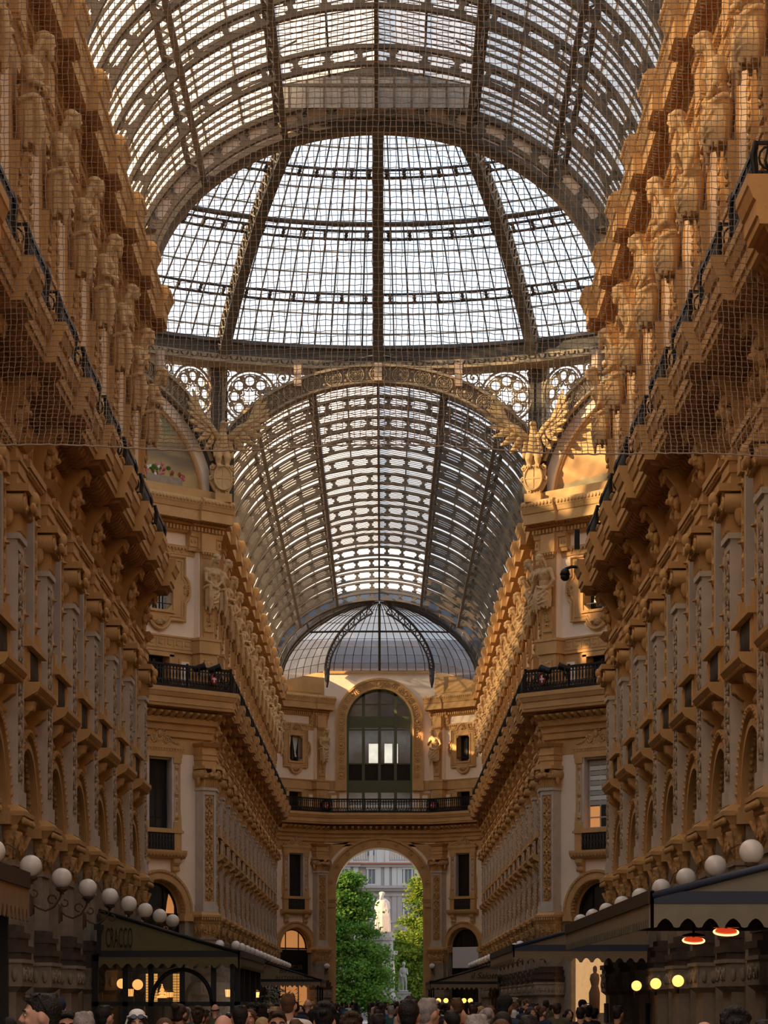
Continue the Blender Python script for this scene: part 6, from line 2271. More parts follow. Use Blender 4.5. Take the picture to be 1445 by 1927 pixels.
aw1, _ = awning('nearest left awning with a long fringed valance', -1, 3.62, 14.0, 28.0, 2.95, 3.9, 'awning_brown', 'black_frame', 0.36)
aw2, g2 = awning('olive awning with tall dark lettering on the left', -1, 3.55, 68.7, 82.5, 2.92, 4.02, 'awning_olive', 'black_frame', 0.30)
aw3, g3 = awning('distant brown lettered awning on the left near the portal', -1, 3.50, 159.0, 172.0, 2.95, 4.1, 'awning_brown', 'black_frame', 0.34)
aw4, g4 = awning('large grey scalloped awning with glowing heaters on the right', 1, 3.66, 34.2, 49.6, 3.02, 3.92, 'awning_grey', 'navy', 0.32, posts=False)
aw5, g5 = awning('second right awning with a brown scalloped valance', 1, 3.66, 70.0, 84.0, 3.10, 4.1, 'awning_brown', 'navy', 0.32, posts=False)
aw6, g6 = awning('distant right awning with slanting script near the portal', 1, 3.12, 160.0, 175.0, 2.82, 4.0, 'awning_brown', 'black_frame', 0.34)

def sign_on(parent, txt, c, size, m, sx=1.0, shear=0.0, spacing=1.0, rz=0.0):
    o = link('lettering', text_mesh(txt, size, m, sx, shear, 0.004, spacing), parent)
    o.location = c
    o.rotation_euler = (R(90), 0, rz)
    return o
p = px(224, 1783, 68.6)
sign_on(g2, 'CRACCO', (p.x, 68.64, p.z), 0.74, 'letter_dark', 0.225)
q = MB()
p = px(186, 1790, 68.55)
q.box(p.x - 0.05, p.x + 0.05, 68.5, 68.62, 2.95, 3.95, 'black_frame')
q.box(p.x - 0.12, p.x + 0.12, 68.46, 68.64, 3.55, 3.68, 'black_frame')
q.build('drainpipe', aw2)
p = px(544, 1836, 158.9)
sign_on(g3, 'BIFFI', (p.x - 0.2, 158.95, 3.42), 0.42, 'letter_dark', 1.0, 0.3)
sign_on(g3, 'RISTORANTE', (p.x + 0.2, 158.95, 3.02), 0.30, 'letter_dark', 1.0, 0.0, 1.2)
p = px(914, 1840, 159.9)
sign_on(g6, 'il Salotto', (p.x, 159.95, 3.10), 0.52, 'letter_dark', 1.0, 0.35)

# lettering on the shop fascias
def diag_sign(a, xl, zz, txt, size, m, sx, label):
    loc, rz = side_frame(a)
    n = Vector((-math.sin(a), -math.cos(a), 0))
    p = Vector(loc) - n * 0.5 + Matrix.Rotation(rz, 3, 'Z') @ Vector((xl, 0, 0)) - n * 0.24
    o = link('shop_lettering', text_mesh(txt, size, m, sx, 0, 0.02, 1.25))
    o.location = (p.x, p.y, zz)
    o.rotation_euler = (R(90), 0, rz + PI)
    tag(o, label, 'sign')
diag_sign(-PI / 4, -4.6, 4.82, 'PRADA', 0.42, 'gold', 1.0, 'gold letters on the black fascia of the far left diagonal shop')
mid, rz, ax, n, wx, half = ES[-1]
o = link('shop_lettering', text_mesh('MONCLER', 0.46, 'letter_brown' if 'letter_brown' in MATS else 'gold', 0.85, 0, 0.02, 1.05))
p = mid + ax * wx - n * 0.24
o.location = (p.x, p.y, 4.1)
o.rotation_euler = (R(90), 0, rz + PI)
tag(o, 'dim letters on the black fascia left of the portal', 'sign')

# ---- glazed restaurant front under the olive awning, with its lamps
rf = thing('restaurant_front', (0, 0, 0), 0, 'black framed glass front under the olive lettered awning', 'shop front')
q = MB()
ZF = 69.3
bf = 'black_frame'
for x in (180, 236, 284, 343, 402, 447):
    p = px(x, 1800, ZF)
    q.box(p.x - 0.07, p.x + 0.07, ZF - 0.05, ZF + 0.05, 0, 2.92, bf)
a, b_ = px(172, 1890, ZF), px(452, 1890, ZF)
q.box(a.x, b_.x, ZF - 0.05, ZF + 0.05, 1.58, 1.70, bf)
q.box(a.x, b_.x, ZF - 0.05, ZF + 0.05, 0.0, 0.55, bf)
q.box(a.x, b_.x, ZF - 0.05, ZF + 0.05, 2.76, 2.95, bf)
fr_ = q.build('frame', rf)
q = MB()
c = px(342, 1885, ZF)
q.tube([(c.x + 0.78 * math.cos(PI * t / 16), ZF - 0.02, 1.68 + 0.86 * math.sin(PI * t / 16)) for t in range(17)], 0.055, bf, 6)
q.tube([(c.x + 0.6 + 0.72 * math.cos(PI * t / 16), ZF + 3.0, 1.68 + 0.78 * math.sin(PI * t / 16)) for t in range(17)], 0.055, bf, 6)
q.build('arched_frame', rf)
q = MB()
q.box(a.x, b_.x, ZF + 0.0, ZF + 0.01, 0.5, 2.8, 'glass_window')
q.build('pane', rf)
q = MB()
q.box(-3.72, -3.60, ZF, 82.3, 1.58, 1.70, bf)
q.box(-3.72, -3.60, ZF, 82.3, 2.72, 2.9, bf)
for y in (72.5, 75.7, 79, 82.2):
    q.box(-3.74, -3.58, y - 0.07, y + 0.07, 0, 2.9, bf)
q.build('side_frame', rf)

def lit(nm, label, c, build, grp=None):
    q = MB()
    build(q)
    o = q.build(nm)
    o.location = c
    return tag(o, label, 'lamp', grp)
def globe(r, m='lamp_amber', bracket=True):
    def f(q):
        q.blob((0, 0, 0), (r, r, r), m, 14, 10)
        if bracket:
            q.tube([(0, 0, -r), (0, 0.06, -r - 0.12), (0, 0.22, -r - 0.05)], 0.02, 'iron_black', 5)
            q.box(-0.05, 0.05, 0.2, 0.26, -r - 0.15, 0.05, 'iron_black')
    return f
def lantern(w, h, m='lamp_amber'):
    def f(q):
        q.lathe((0, 0, 0), [(w * 0.42, -h / 2), (w * 0.5, h / 2)], 12, m)
        q.lathe((0, 0, 0), [(w * 0.55, h / 2), (w * 0.5, h / 2 + 0.03), (0.02, h / 2 + 0.08)], 12, 'gold')
        q.lathe((0, 0, 0), [(w * 0.1, -h / 2 - 0.08), (w * 0.45, -h / 2)], 12, 'gold')
        for k in range(8):
            t = k * PI / 4
            q.tube([(w * 0.43 * math.cos(t), w * 0.43 * math.sin(t), -h / 2), (w * 0.51 * math.cos(t), w * 0.51 * math.sin(t), h / 2)], 0.006, 'iron_brown', 4)
        q.tube([(0, 0, h / 2 + 0.05), (0, 0, h / 2 + 0.55)], 0.012, 'iron_brown', 4)
    return f
lit('wall_lamp', 'glowing disc lamp left of the doorway post in the restaurant', px(229, 1851, 74), globe(0.14))
lit('wall_lamp', 'glowing disc lamp right of the doorway post in the restaurant', px(259, 1853, 74), globe(0.15))
lit('hanging_lantern', 'small amber lantern under the restaurant disc lamps', px(245, 1868, 73), lantern(0.2, 0.2))
lit('hanging_lantern', 'ribbed amber lantern at the right end of the restaurant front', px(431, 1869, 72), lantern(0.22, 0.2))
lit('hanging_lantern', 'small amber lantern on the corner beyond the restaurant front', px(482, 1872, 80), lantern(0.2, 0.16))
lit('bowl_lamp', 'amber bowl lamp on the restaurant counter', px(319, 1872, 75), lantern(0.24, 0.14))
lit('chandelier', 'tiered crystal lamp glowing between the glass-brick panels', px(305, 1868, 75), lambda q: [q.lathe((0, 0, -0.15 + 0.1 * k), [(0.16 - 0.04 * k, 0), (0.13 - 0.04 * k, 0.06), (0.03, 0.09)], 12, 'lamp_amber') for k in range(4)])
for (x0, x1, lb) in ((274, 297, 'left'), (325, 341, 'right')):
    q = MB()
    A, B = px(x0, 1888, 77), px(x1, 1832, 77)
    q.box(A.x, B.x, 77, 77.1, 0, B.z, 'iron_brown')
    nx, nz = max(2, int((B.x - A.x) / 0.11)), 11
    for i in range(nx):
        for j in range(nz):
            q.box(A.x + (B.x - A.x) * (i + 0.08) / nx, A.x + (B.x - A.x) * (i + 0.92) / nx, 76.96, 77.0, A.z + (B.z - A.z) * (j + 0.1) / nz, A.z + (B.z - A.z) * (j + 0.9) / nz, 'glass_brick')
    o = q.build('glass_brick_panel')
    tag(o, '%s backlit amber glass-brick panel inside the restaurant' % lb, 'panel')

# sconces on the right piers
for k, (x, y) in ((3, (1215, 1855)), (4, (1257, 1851)), (5, (1300, 1846))):
    z = NPZ[k] - 0.35
    c = px(x, y, z)
    o = lit('wall_sconce', '%s of three glowing yellow globe sconces on the right piers, counted from the crossing' % ordinal(k - 3), (6.87, z, c.z), globe(0.135, 'lamp_warm'), 'yellow sconces on the right piers')
    o.rotation_euler = (0, 0, 0)
for i, (x, y) in enumerate(((825, 1883), (839, 1883), (873, 1883), (885, 1883))):
    lit('globe_light', '%s small yellow globe from the left under the distant right awning' % ordinal(i), px(x, y, 170), lambda q: (q.blob((0, 0, 0), (0.16, 0.16, 0.16), 'lamp_warm', 12, 8), q.tube([(0, 0, -0.16), (0, 0, -1.8)], 0.02, 'iron_black', 5)), 'yellow globes under the distant awning')
# heaters under the big awning
for i, (x, y, z) in enumerate(((1305, 1770, 41.0), (1366, 1754, 36.2))):
    h = thing('patio_heater', px(x, y, z), 0, '%s glowing red ring heater under the large right awning' % ('farther' if i == 0 else 'nearer'), 'heater', 'ring heaters under the right awning')
    q = MB()
    T = Matrix.Rotation(R(17), 4, 'X')
    q2 = MB()
    q2.tube([(0.165 * math.cos(k * PI / 12), 0.165 * math.sin(k * PI / 12), 0) for k in range(24)], 0.014, 'heater_core', 6, True)
    q.add(q2, T)
    q.build('glow_ring', h)
    q = MB()
    q2 = MB()
    q2.lathe((0, 0, 0), [(0.14, 0.01), (0.15, 0.02), (0.06, 0.05)], 20, 'heater_glow')
    q.add(q2, T)
    q.build('glow_plate', h)
    q = MB()
    q.tube([(0, 0, 0.05), (0, 0, 3.05 - px(x, y, z).z)], 0.02, 'iron_black', 6)
    q.lathe((0, 0, 0.06), [(0.19, 0), (0.17, 0.03), (0.05, 0.06)], 16, 'iron_black')
    q.build('mount', h)

# floodlights and cameras on the balconies
def flood(c, rz, label):
    t = thing('floodlight', c, rz, label, 'floodlight', 'black floodlights on the balcony railings')
    q = MB()
    q2 = MB()
    q2.lathe((0, 0, 0), [(0.12, -0.26), (0.14, -0.2), (0.16, 0.2), (0.19, 0.28), (0.17, 0.30)], 14, 'iron_black')
    q.add(q2, Matrix.Translation((0, 0, 0.24)) @ Matrix.Rotation(R(72), 4, 'Y'))
    q.build('lamp_head', t)
    q = MB()
    q.box(-0.03, 0.03, -0.2, -0.16, -0.1, 0.28, 'iron_black')
    q.box(-0.03, 0.03, 0.16, 0.2, -0.1, 0.28, 'iron_black')
    q.box(-0.06, 0.06, -0.2, 0.2, -0.12, -0.04, 'iron_black')
    q.build('bracket', t)
flood(px(375, 1267, 117.7), 0, 'black floodlight on the far left balcony railing, farther from the far arm')
flood(px(404, 1269, 119.0), 0, 'black floodlight on the far left balcony railing beside the corner')
flood(px(1062, 1267, 117.7), PI, 'black floodlight on the far right balcony railing, farther from the far arm')
flood(px(1027, 1271, 119.0), PI * 0.8, 'black floodlight on the far right balcony railing beside the corner')
dc = thing('dome_camera', (6.0, 84.6, 15.35), 0, 'black dome camera hanging at the end of the near right balcony', 'camera')
q = MB()
q.blob((0, 0, -0.12), (0.15, 0.15, 0.14), 'iron_black', 12, 8)
q.lathe((0, 0, 0), [(0.10, -0.1), (0.17, -0.06), (0.13, 0.08), (0.06, 0.14)], 14, 'iron_black')
q.build('housing', dc)
q = MB()
q.tube([(0, 0, 0.12), (0.2, 0.0, 0.2), (0.6, 0, 0.18)], 0.05, 'iron_black', 6)
q.build('arm', dc)
q = MB()
q.box(-0.08, 0.08, -0.1, 0.1, -0.3, 0.3, 'iron_black')
o = q.build('wall_speaker')
o.location = (6.35, 84.2, 16.35)
tag(o, 'slim black loudspeaker box on the last near right balcony railing', 'speaker')

# posts, planter and menu board at street level
for x, z, lb in ((1141, 47, 'left'), (1219, 47, 'right')):
    c = px(x, 1888, z)
    q = MB()
    q.tube([(0, 0, 0), (0, 0, c.z)], 0.045, 'navy', 10)
    q.lathe((0, 0, 0), [(0.14, 0), (0.14, 0.04), (0.05, 0.07)], 14, 'navy')
    o = q.build('barrier_post')
    o.location = (c.x, z, 0)
    tag(o, '%s one of two slim blue posts before the sconces' % lb, 'post')
c = px(524, 1890, 72)
pl = thing('potted_plant', (c.x, 72, 0), 0, 'leafy green shrub in a planter beyond the restaurant corner', 'plant')
q = MB()
q.taper(0, 0, 0.6, 0.5, 0.7, 0.3, 0.35, 'iron_black', -0.3)
q.build('planter', pl)
q = MB()
r2 = random.Random(4)
q.tube([(0, 0, 0.5), (0, 0, 1.7)], 0.03, 'bark', 6)
for i in range(700):
    a, rr, z = r2.uniform(0, 2 * PI), r2.uniform(0.05, 0.62), r2.uniform(0.75, 2.05)
    rr *= 1.1 - 0.35 * abs(z - 1.5)
    p0 = Vector((rr * math.cos(a), rr * math.sin(a), z))
    d = Vector((math.cos(a), math.sin(a), r2.uniform(-0.5, 0.7))).normalized()
    s_ = d.cross(Vector((0, 0, 1))).normalized() * 0.03
    L = 0.16
    k = len(q.v)
    q.v += [tuple(p0), tuple(p0 + d * L * 0.5 + s_), tuple(p0 + d * L), tuple(p0 + d * L * 0.5 - s_)]
    q.face((k, k + 1, k + 2, k + 3), 'plant_leaf')
q.build('foliage', pl)
c = px(962, 1904, 60)
q = MB()
q.box(-0.17, 0.17, -0.02, 0.02, 0.7, c.z, 'sign_white')
q.box(-0.19, 0.19, 0.0, 0.04, 0.68, c.z + 0.02, 'iron_black')
q.box(-0.03, 0.03, 0.02, 0.06, 0, 0.7, 'iron_black')
q.lathe((0, 0.03, 0), [(0.2, 0), (0.2, 0.03), (0.05, 0.05)], 12, 'iron_black')
o = q.build('menu_stand')
o.location = (c.x, 60, 0)
tag(o, 'white menu stand among the crowd on the right', 'sign')
c = px(1115, 1850, 117.3)
q = MB()
q.lathe((0, 0, 0), [(0.25, 0), (0.28, 0.9), (0.16, 1.2), (0.24, 1.5), (0.20, 1.72), (0.07, 1.8), (0.1, 1.92), (0.09, 2.05), (0.02, 2.12)], 14, 'chip_board', True, 1.0, 0.6)
q.box(-0.5, 0.5, -0.4, 0.4, -1.2, 0, 'granite')
o = q.build('mannequin')
_l, _r = side_frame(PI / 4)
p = Vector(_l) + Matrix.Rotation(_r, 3, 'Z') @ Vector((4.45, -0.55, 0))
o.location = (p.x, p.y, 1.2)
tag(o, 'pale robed mannequin in the lit shop of the far right diagonal wall', 'mannequin')
# ------------------------------------------------------------------ people (standing on the floor, front towards local -y)
SKINS = {'light': (0.62, 0.36, 0.26), 'tan': (0.46, 0.25, 0.16), 'brown': (0.24, 0.12, 0.07)}
for k, c in SKINS.items():
    mat('skin_' + k, c, 0.55, 0.08, 12)
for k, c in {'black': (0.012, 0.010, 0.010), 'dark_brown': (0.035, 0.018, 0.010), 'brown': (0.11, 0.055, 0.025), 'blond': (0.42, 0.29, 0.14), 'grey': (0.34, 0.31, 0.30), 'white': (0.62, 0.60, 0.58)}.items():
    mat('hair_' + k, c, 0.55, 0.3, 40, 0.4, 90)
for k, c in {'black': (0.012, 0.012, 0.014), 'navy': (0.02, 0.03, 0.07), 'blue': (0.03, 0.08, 0.28), 'white': (0.66, 0.65, 0.62), 'grey': (0.12, 0.12, 0.12), 'olive': (0.09, 0.085, 0.05), 'red': (0.45, 0.04, 0.03), 'beige': (0.42, 0.34, 0.25), 'brown': (0.10, 0.06, 0.04), 'teal': (0.03, 0.10, 0.11)}.items():
    mat('cloth_' + k, c, 0.9, 0.15, 8, 0.15, 40)
mat('lens_dark', (0.006, 0.006, 0.007), 0.08, spec=0.6)
mat('lens_gold', (0.45, 0.34, 0.10), 0.1, metal=0.8)
mat('lens_blue', (0.05, 0.13, 0.22), 0.1, metal=0.6)
mat('eye_white', (0.7, 0.68, 0.65), 0.3)
mat('eye_dark', (0.02, 0.012, 0.01), 0.2)
mat('lip', (0.40, 0.14, 0.11), 0.5)
S0 = 'skin_light'

def body_mesh(fem, walk=0.0):
    g = MB()
    k = 0.93 if fem else 1.0
    # head
    g.blob((0, 0.005, 1.605), (0.076, 0.096, 0.112), S0, 18, 12)
    g.blob((0, -0.030, 1.545), (0.060, 0.062, 0.058), S0, 14, 9)
    g.blob((0, -0.068, 1.508), (0.026, 0.022, 0.018), S0, 10, 7)
    g.tube([(0, -0.088, 1.622), (0, -0.104, 1.590), (0, -0.112, 1.570)], [0.010, 0.013, 0.017], S0, 8)
    for s in (-1, 1):
        g.blob((s * 0.010, -0.100, 1.567), (0.010, 0.010, 0.008), S0, 8, 5)
        g.blob((s * 0.036, -0.074, 1.572), (0.022, 0.018, 0.020), S0, 8, 6)
        g.tube([(s * 0.012, -0.090, 1.626), (s * 0.035, -0.088, 1.630), (s * 0.058, -0.070, 1.624)], 0.009, S0, 6)
        g.blob((s * 0.078, 0.012, 1.590), (0.011, 0.024, 0.034), S0, 10, 7, Matrix.Rotation(s * 0.25, 3, 'Z'))
    g.tube([(0, 0.022, 1.54), (0, 0.018, 1.42), (0, 0.01, 1.36)], [0.056 * k, 0.055 * k, 0.075 * k], S0, 12)
    # trunk
    g.blob((0, 0.0, 1.27), (0.165 * k, 0.105, 0.19), S0, 16, 10)
    g.blob((0, 0.0, 1.08), (0.140 * k, 0.095, 0.20), S0, 16, 10)
    g.blob((0, 0.01, 0.92), (0.165, 0.110, 0.13), S0, 16, 10)
    g.tube([(-0.17 * k, 0, 1.39), (0.17 * k, 0, 1.39)], 0.058, S0, 10)
    for s in (-1, 1):
        if fem:
            g.blob((s * 0.07, -0.085, 1.27), (0.06, 0.055, 0.06), S0, 10, 7)
        g.limb([(s * 0.185 * k, 0, 1.39), (s * 0.225 * k, 0.025, 1.11), (s * 0.235 * k, -0.05, 0.87)], [0.054 * k, 0.041 * k, 0.029 * k], S0, 10)
        hx = s * 0.237 * k
        g.blob((hx, -0.065, 0.80), (0.016, 0.037, 0.048), S0, 10, 7)
        for i, L in enumerate((0.070, 0.080, 0.074, 0.058)):
            y = -0.092 + i * 0.020
            g.tube([(hx, y, 0.77), (hx - s * 0.006, y - 0.004, 0.77 - L * 0.5), (hx - s * 0.022, y - 0.004, 0.77 - L)], [0.010, 0.009, 0.008], S0, 6)
        g.tube([(hx, -0.098, 0.815), (hx - s * 0.014, -0.122, 0.785), (hx - s * 0.022, -0.128, 0.755)], [0.012, 0.010, 0.009], S0, 6)
        st = walk * s
        g.limb([(s * 0.085, 0.01, 0.90), (s * 0.092, -0.02 - st * 0.5, 0.49), (s * 0.095, 0.02 - st * 0.6, 0.075)], [0.088, 0.058, 0.038], S0, 12)
        g.blob((s * 0.10, -0.05 - st * 0.6, 0.035), (0.043, 0.115, 0.035), S0, 10, 7)
    return remesh(g, 0.0095, 'body', S0, 1)

def clothes(fem, long_sleeve):
    k = 0.93 if fem else 1.0
    g = MB()
    m = 'cloth_black'
    g.blob((0, 0.0, 1.25), (0.185 * k, 0.125, 0.21), m, 16, 10)
    g.lathe((0, 0.005, 0), [(0.165, 0.86), (0.165, 1.0), (0.155 * k, 1.12), (0.17 * k, 1.25)], 18, m, True, 1.0, 0.72)
    g.tube([(-0.175 * k, 0, 1.39), (0, 0, 1.405), (0.175 * k, 0, 1.39)], [0.072, 0.080, 0.072], m, 12)
    g.lathe((0, 0.012, 0), [(0.088, 1.37), (0.073, 1.435)], 16, m)
    for s in (-1, 1):
        if fem:
            g.blob((s * 0.07, -0.088, 1.27), (0.07, 0.065, 0.07), m, 10, 7)
        if long_sleeve:
            g.limb([(s * 0.185 * k, 0, 1.39), (s * 0.225 * k, 0.025, 1.11), (s * 0.234 * k, -0.045, 0.89)], [0.068, 0.056, 0.042], m, 10)
        else:
            g.limb([(s * 0.185 * k, 0, 1.39), (s * 0.218 * k, 0.018, 1.17)], [0.068, 0.062], m, 10)
    top = remesh(g, 0.016, 'shirt', m, 1)
    g = MB()
    g.blob((0, 0.01, 0.92), (0.178, 0.124, 0.12), m, 16, 10)
    for s in (-1, 1):
        g.limb([(s * 0.085, 0.01, 0.90), (s * 0.092, -0.02, 0.49), (s * 0.095, 0.015, 0.10)], [0.098, 0.074, 0.064], m, 12)
    leg = remesh(g, 0.018, 'trousers', m, 1)
    g = MB()
    for s in (-1, 1):
        g.blob((s * 0.10, -0.05, 0.042), (0.05, 0.13, 0.042), m, 12, 8)
        g.box(s * 0.10 - 0.045, s * 0.10 + 0.045, -0.16, 0.06, 0.0, 0.02, m)
    sh = g.mesh('shoes')
    return top, leg, sh

def hair_mesh(kind):
    g = MB()
    m = 'hair_black'
    r2 = random.Random(hash(kind) % 97 if False else len(kind) * 7)
    if kind == 'bald':
        for s in (-1, 1):
            g.tube([(s * 0.070, -0.01, 1.615), (s * 0.076, 0.04, 1.61), (s * 0.05, 0.085, 1.60), (0, 0.100, 1.595)], 0.016, m, 8)
        return remesh(g, 0.008, 'hair', m, 1)
    g.blob((0, 0.020, 1.636), (0.081, 0.097, 0.092), m, 18, 12)
    g.blob((0, 0.046, 1.590), (0.066, 0.060, 0.082), m, 14, 10)
    if kind == 'short':
        for i in range(22):
            a = r2.uniform(0, 2 * PI)
            g.blob((0.042 * math.cos(a), 0.015 + 0.055 * math.sin(a), 1.700 + r2.uniform(-0.012, 0.012)), (0.026, 0.03, 0.020), m, 8, 5)
        g.tube([(-0.05, -0.070, 1.69), (0.0, -0.082, 1.70), (0.05, -0.070, 1.69)], 0.018, m, 8)
    elif kind == 'curly':
        for i in range(60):
            a, b = r2.uniform(0, 2 * PI), r2.uniform(0.0, 1.3)
            g.blob((0.088 * math.cos(a) * math.sin(b), 0.025 + 0.10 * math.sin(a) * math.sin(b), 1.645 + 0.105 * math.cos(b)), (0.022, 0.022, 0.022), m, 8, 5)
    elif kind in ('long', 'bun'):
        g.tube([(-0.045, -0.080, 1.665), (-0.078, -0.035, 1.62), (-0.086, 0.03, 1.53)], [0.016, 0.022, 0.026], m, 8)
        g.tube([(0.045, -0.080, 1.665), (0.078, -0.035, 1.62), (0.086, 0.03, 1.53)], [0.016, 0.022, 0.026], m, 8)
        if kind == 'long':
            for i in range(9):
                x = -0.08 + i * 0.02
                g.tube([(x, 0.06, 1.62), (x * 1.15, 0.092, 1.48), (x * 1.25, 0.10, 1.30 + 0.02 * (i % 3))], [0.03, 0.03, 0.018], m, 8)
        else:
            g.blob((0, 0.11, 1.69), (0.05, 0.045, 0.05), m, 12, 8)
            for i in range(8):
                g.blob((0.03 * math.cos(i), 0.115, 1.69 + 0.03 * math.sin(i)), (0.025, 0.025, 0.025), m, 8, 5)
    elif kind == 'cap':
        g.lathe((0, 0.012, 0), [(0.090, 1.645), (0.088, 1.69), (0.06, 1.735), (0.01, 1.75)], 18, m, True, 1.0, 1.15)
        g.blob((0, -0.115, 1.652), (0.065, 0.06, 0.010), m, 12, 6)
    return remesh(g, 0.0085, 'hair', m, 1)

BODY = {False: body_mesh(False, 0.12), True: body_mesh(True, 0.10)}
CLO = {(f, l): clothes(f, l) for f in (False, True) for l in (False, True)}
HAIR = {k: hair_mesh(k) for k in ('bald', 'short', 'curly', 'long', 'bun', 'cap')}
def eyes_mesh():
    g = MB()
    for s in (-1, 1):
        g.blob((s * 0.033, -0.0835, 1.606), (0.0135, 0.008, 0.0065), 'eye_white', 10, 6)
        g.blob((s * 0.033, -0.0905, 1.606), (0.0055, 0.003, 0.0058), 'eye_dark', 8, 5)
        g.tube([(s * 0.015, -0.094, 1.628), (s * 0.036, -0.0955, 1.634), (s * 0.056, -0.080, 1.626)], 0.005, 'hair_dark_brown', 5)
    return g.mesh('eyes')
def lips_mesh():
    g = MB()
    g.tube([(-0.024, -0.082, 1.539), (0, -0.0935, 1.542), (0.024, -0.082, 1.539)], [0.003, 0.007, 0.003], 'lip', 6)
    g.tube([(-0.020, -0.082, 1.533), (0, -0.092, 1.531), (0.020, -0.082, 1.533)], [0.003, 0.007, 0.003], 'lip', 6)
    return g.mesh('mouth')
EYES, LIPS = eyes_mesh(), lips_mesh()
def glasses(mb, m, z=1.604, y=-0.108, tilt=0.0):
    q = MB()
    for s in (-1, 1):
        q.prism([(s * 0.034 + 0.027 * math.cos(t * PI / 6), 0.021 * math.sin(t * PI / 6) * (1.0 if math.sin(t) > 0 else 1.05)) for t in range(12)], 'y', -0.003, 0.003, m)
        q.tube([(s * 0.034 + 0.028 * math.cos(t * PI / 6), 0.0, 0.022 * math.sin(t * PI / 6)) for t in range(12)], 0.003, 'iron_black', 5, True)
        q.tube([(s * 0.060, 0.0, 0.008), (s * 0.083, 0.03, 0.008), (s * 0.083, 0.12, 0.0)], 0.003, 'iron_black', 5)
    q.tube([(-0.01, 0, 0.006), (0.01, 0, 0.006)], 0.003, 'iron_black', 5)
    mb.add(q, Matrix.Translation((0, y, z)) @ Matrix.Rotation(tilt, 4, 'X'))
    return mb

def recolour(o, m):
    o.material_slots[0].link = 'OBJECT'
    o.material_slots[0].material = MATS[m]

def person(x, y, face, label, hair='short', hc='black', skin='light', fem=False, top='black', sleeves=True, trou='navy', h=1.72, extra=None, group=None, detail=True):
    """face: 0 towards the camera, 90 to the right, 180 away, -90 to the left"""
    o = link('person', BODY[fem])
    recolour(o, 'skin_' + skin)
    s = h / 1.735
    o.location = (x, y, 0)
    o.scale = (s, s, s)
    o.rotation_euler = (0, 0, R(face))
    tag(o, label, 'person', group)
    t, l, sh = CLO[(fem, sleeves)]
    for nm, me, m in (('shirt', t, 'cloth_' + top), ('trousers', l, 'cloth_' + trou), ('shoes', sh, 'cloth_black'), ('hair', HAIR[hair], ('cloth_' if hair == 'cap' else 'hair_') + hc)):
        c = link('cap' if (nm == 'hair' and hair == 'cap') else nm, me, o)
        recolour(c, m)
    if detail:
        link('eyes', EYES, o)
        link('mouth', LIPS, o)
    if extra:
        extra(o)
    return o

def at(pxx, z):
    return 0.16 + (pxx - 718) * z / 5000
def hgt(py, z):
    return 1.7 + (1885 - py) * z / 5000

def shades(m, z=1.604, y=-0.108, tilt=0.0, name='sunglasses'):
    me = glasses(MB(), m, z, y, tilt).mesh(name)
    return lambda o: link(name, me, o)
def strap(o):
    q = MB()
    q.tube([(-0.085, 0.00, 1.690), (-0.088, 0.028, 1.650), (-0.086, 0.055, 1.600)], 0.006, 'red', 6)
    q.build('strap', o)
    link('sunglasses', glasses(MB(), 'lens_blue', 1.715, -0.020, R(-60)).mesh('sunglasses'), o)
def headscarf(o):
    q = MB()
    q.tube([(0.088 * math.cos(t), 0.022 + 0.098 * math.sin(t), 1.672 - 0.01 * math.sin(t)) for t in [k * PI / 12 for k in range(24)]], 0.014, 'white', 8, True)
    q.blob((0, 0.03, 1.695), (0.080, 0.088, 0.060), 'white', 16, 10)
    for s in (-1,):
        q.tube([(s * 0.08, 0.05, 1.66), (s * 0.10, 0.07, 1.55), (s * 0.115, 0.06, 1.40)], [0.02, 0.03, 0.02], 'white', 8)
    q.build('headscarf', o)
    link('sunglasses', glasses(MB(), 'lens_dark', 1.678, -0.090, R(-20)).mesh('sunglasses'), o)
def thin_top(o):
    pass

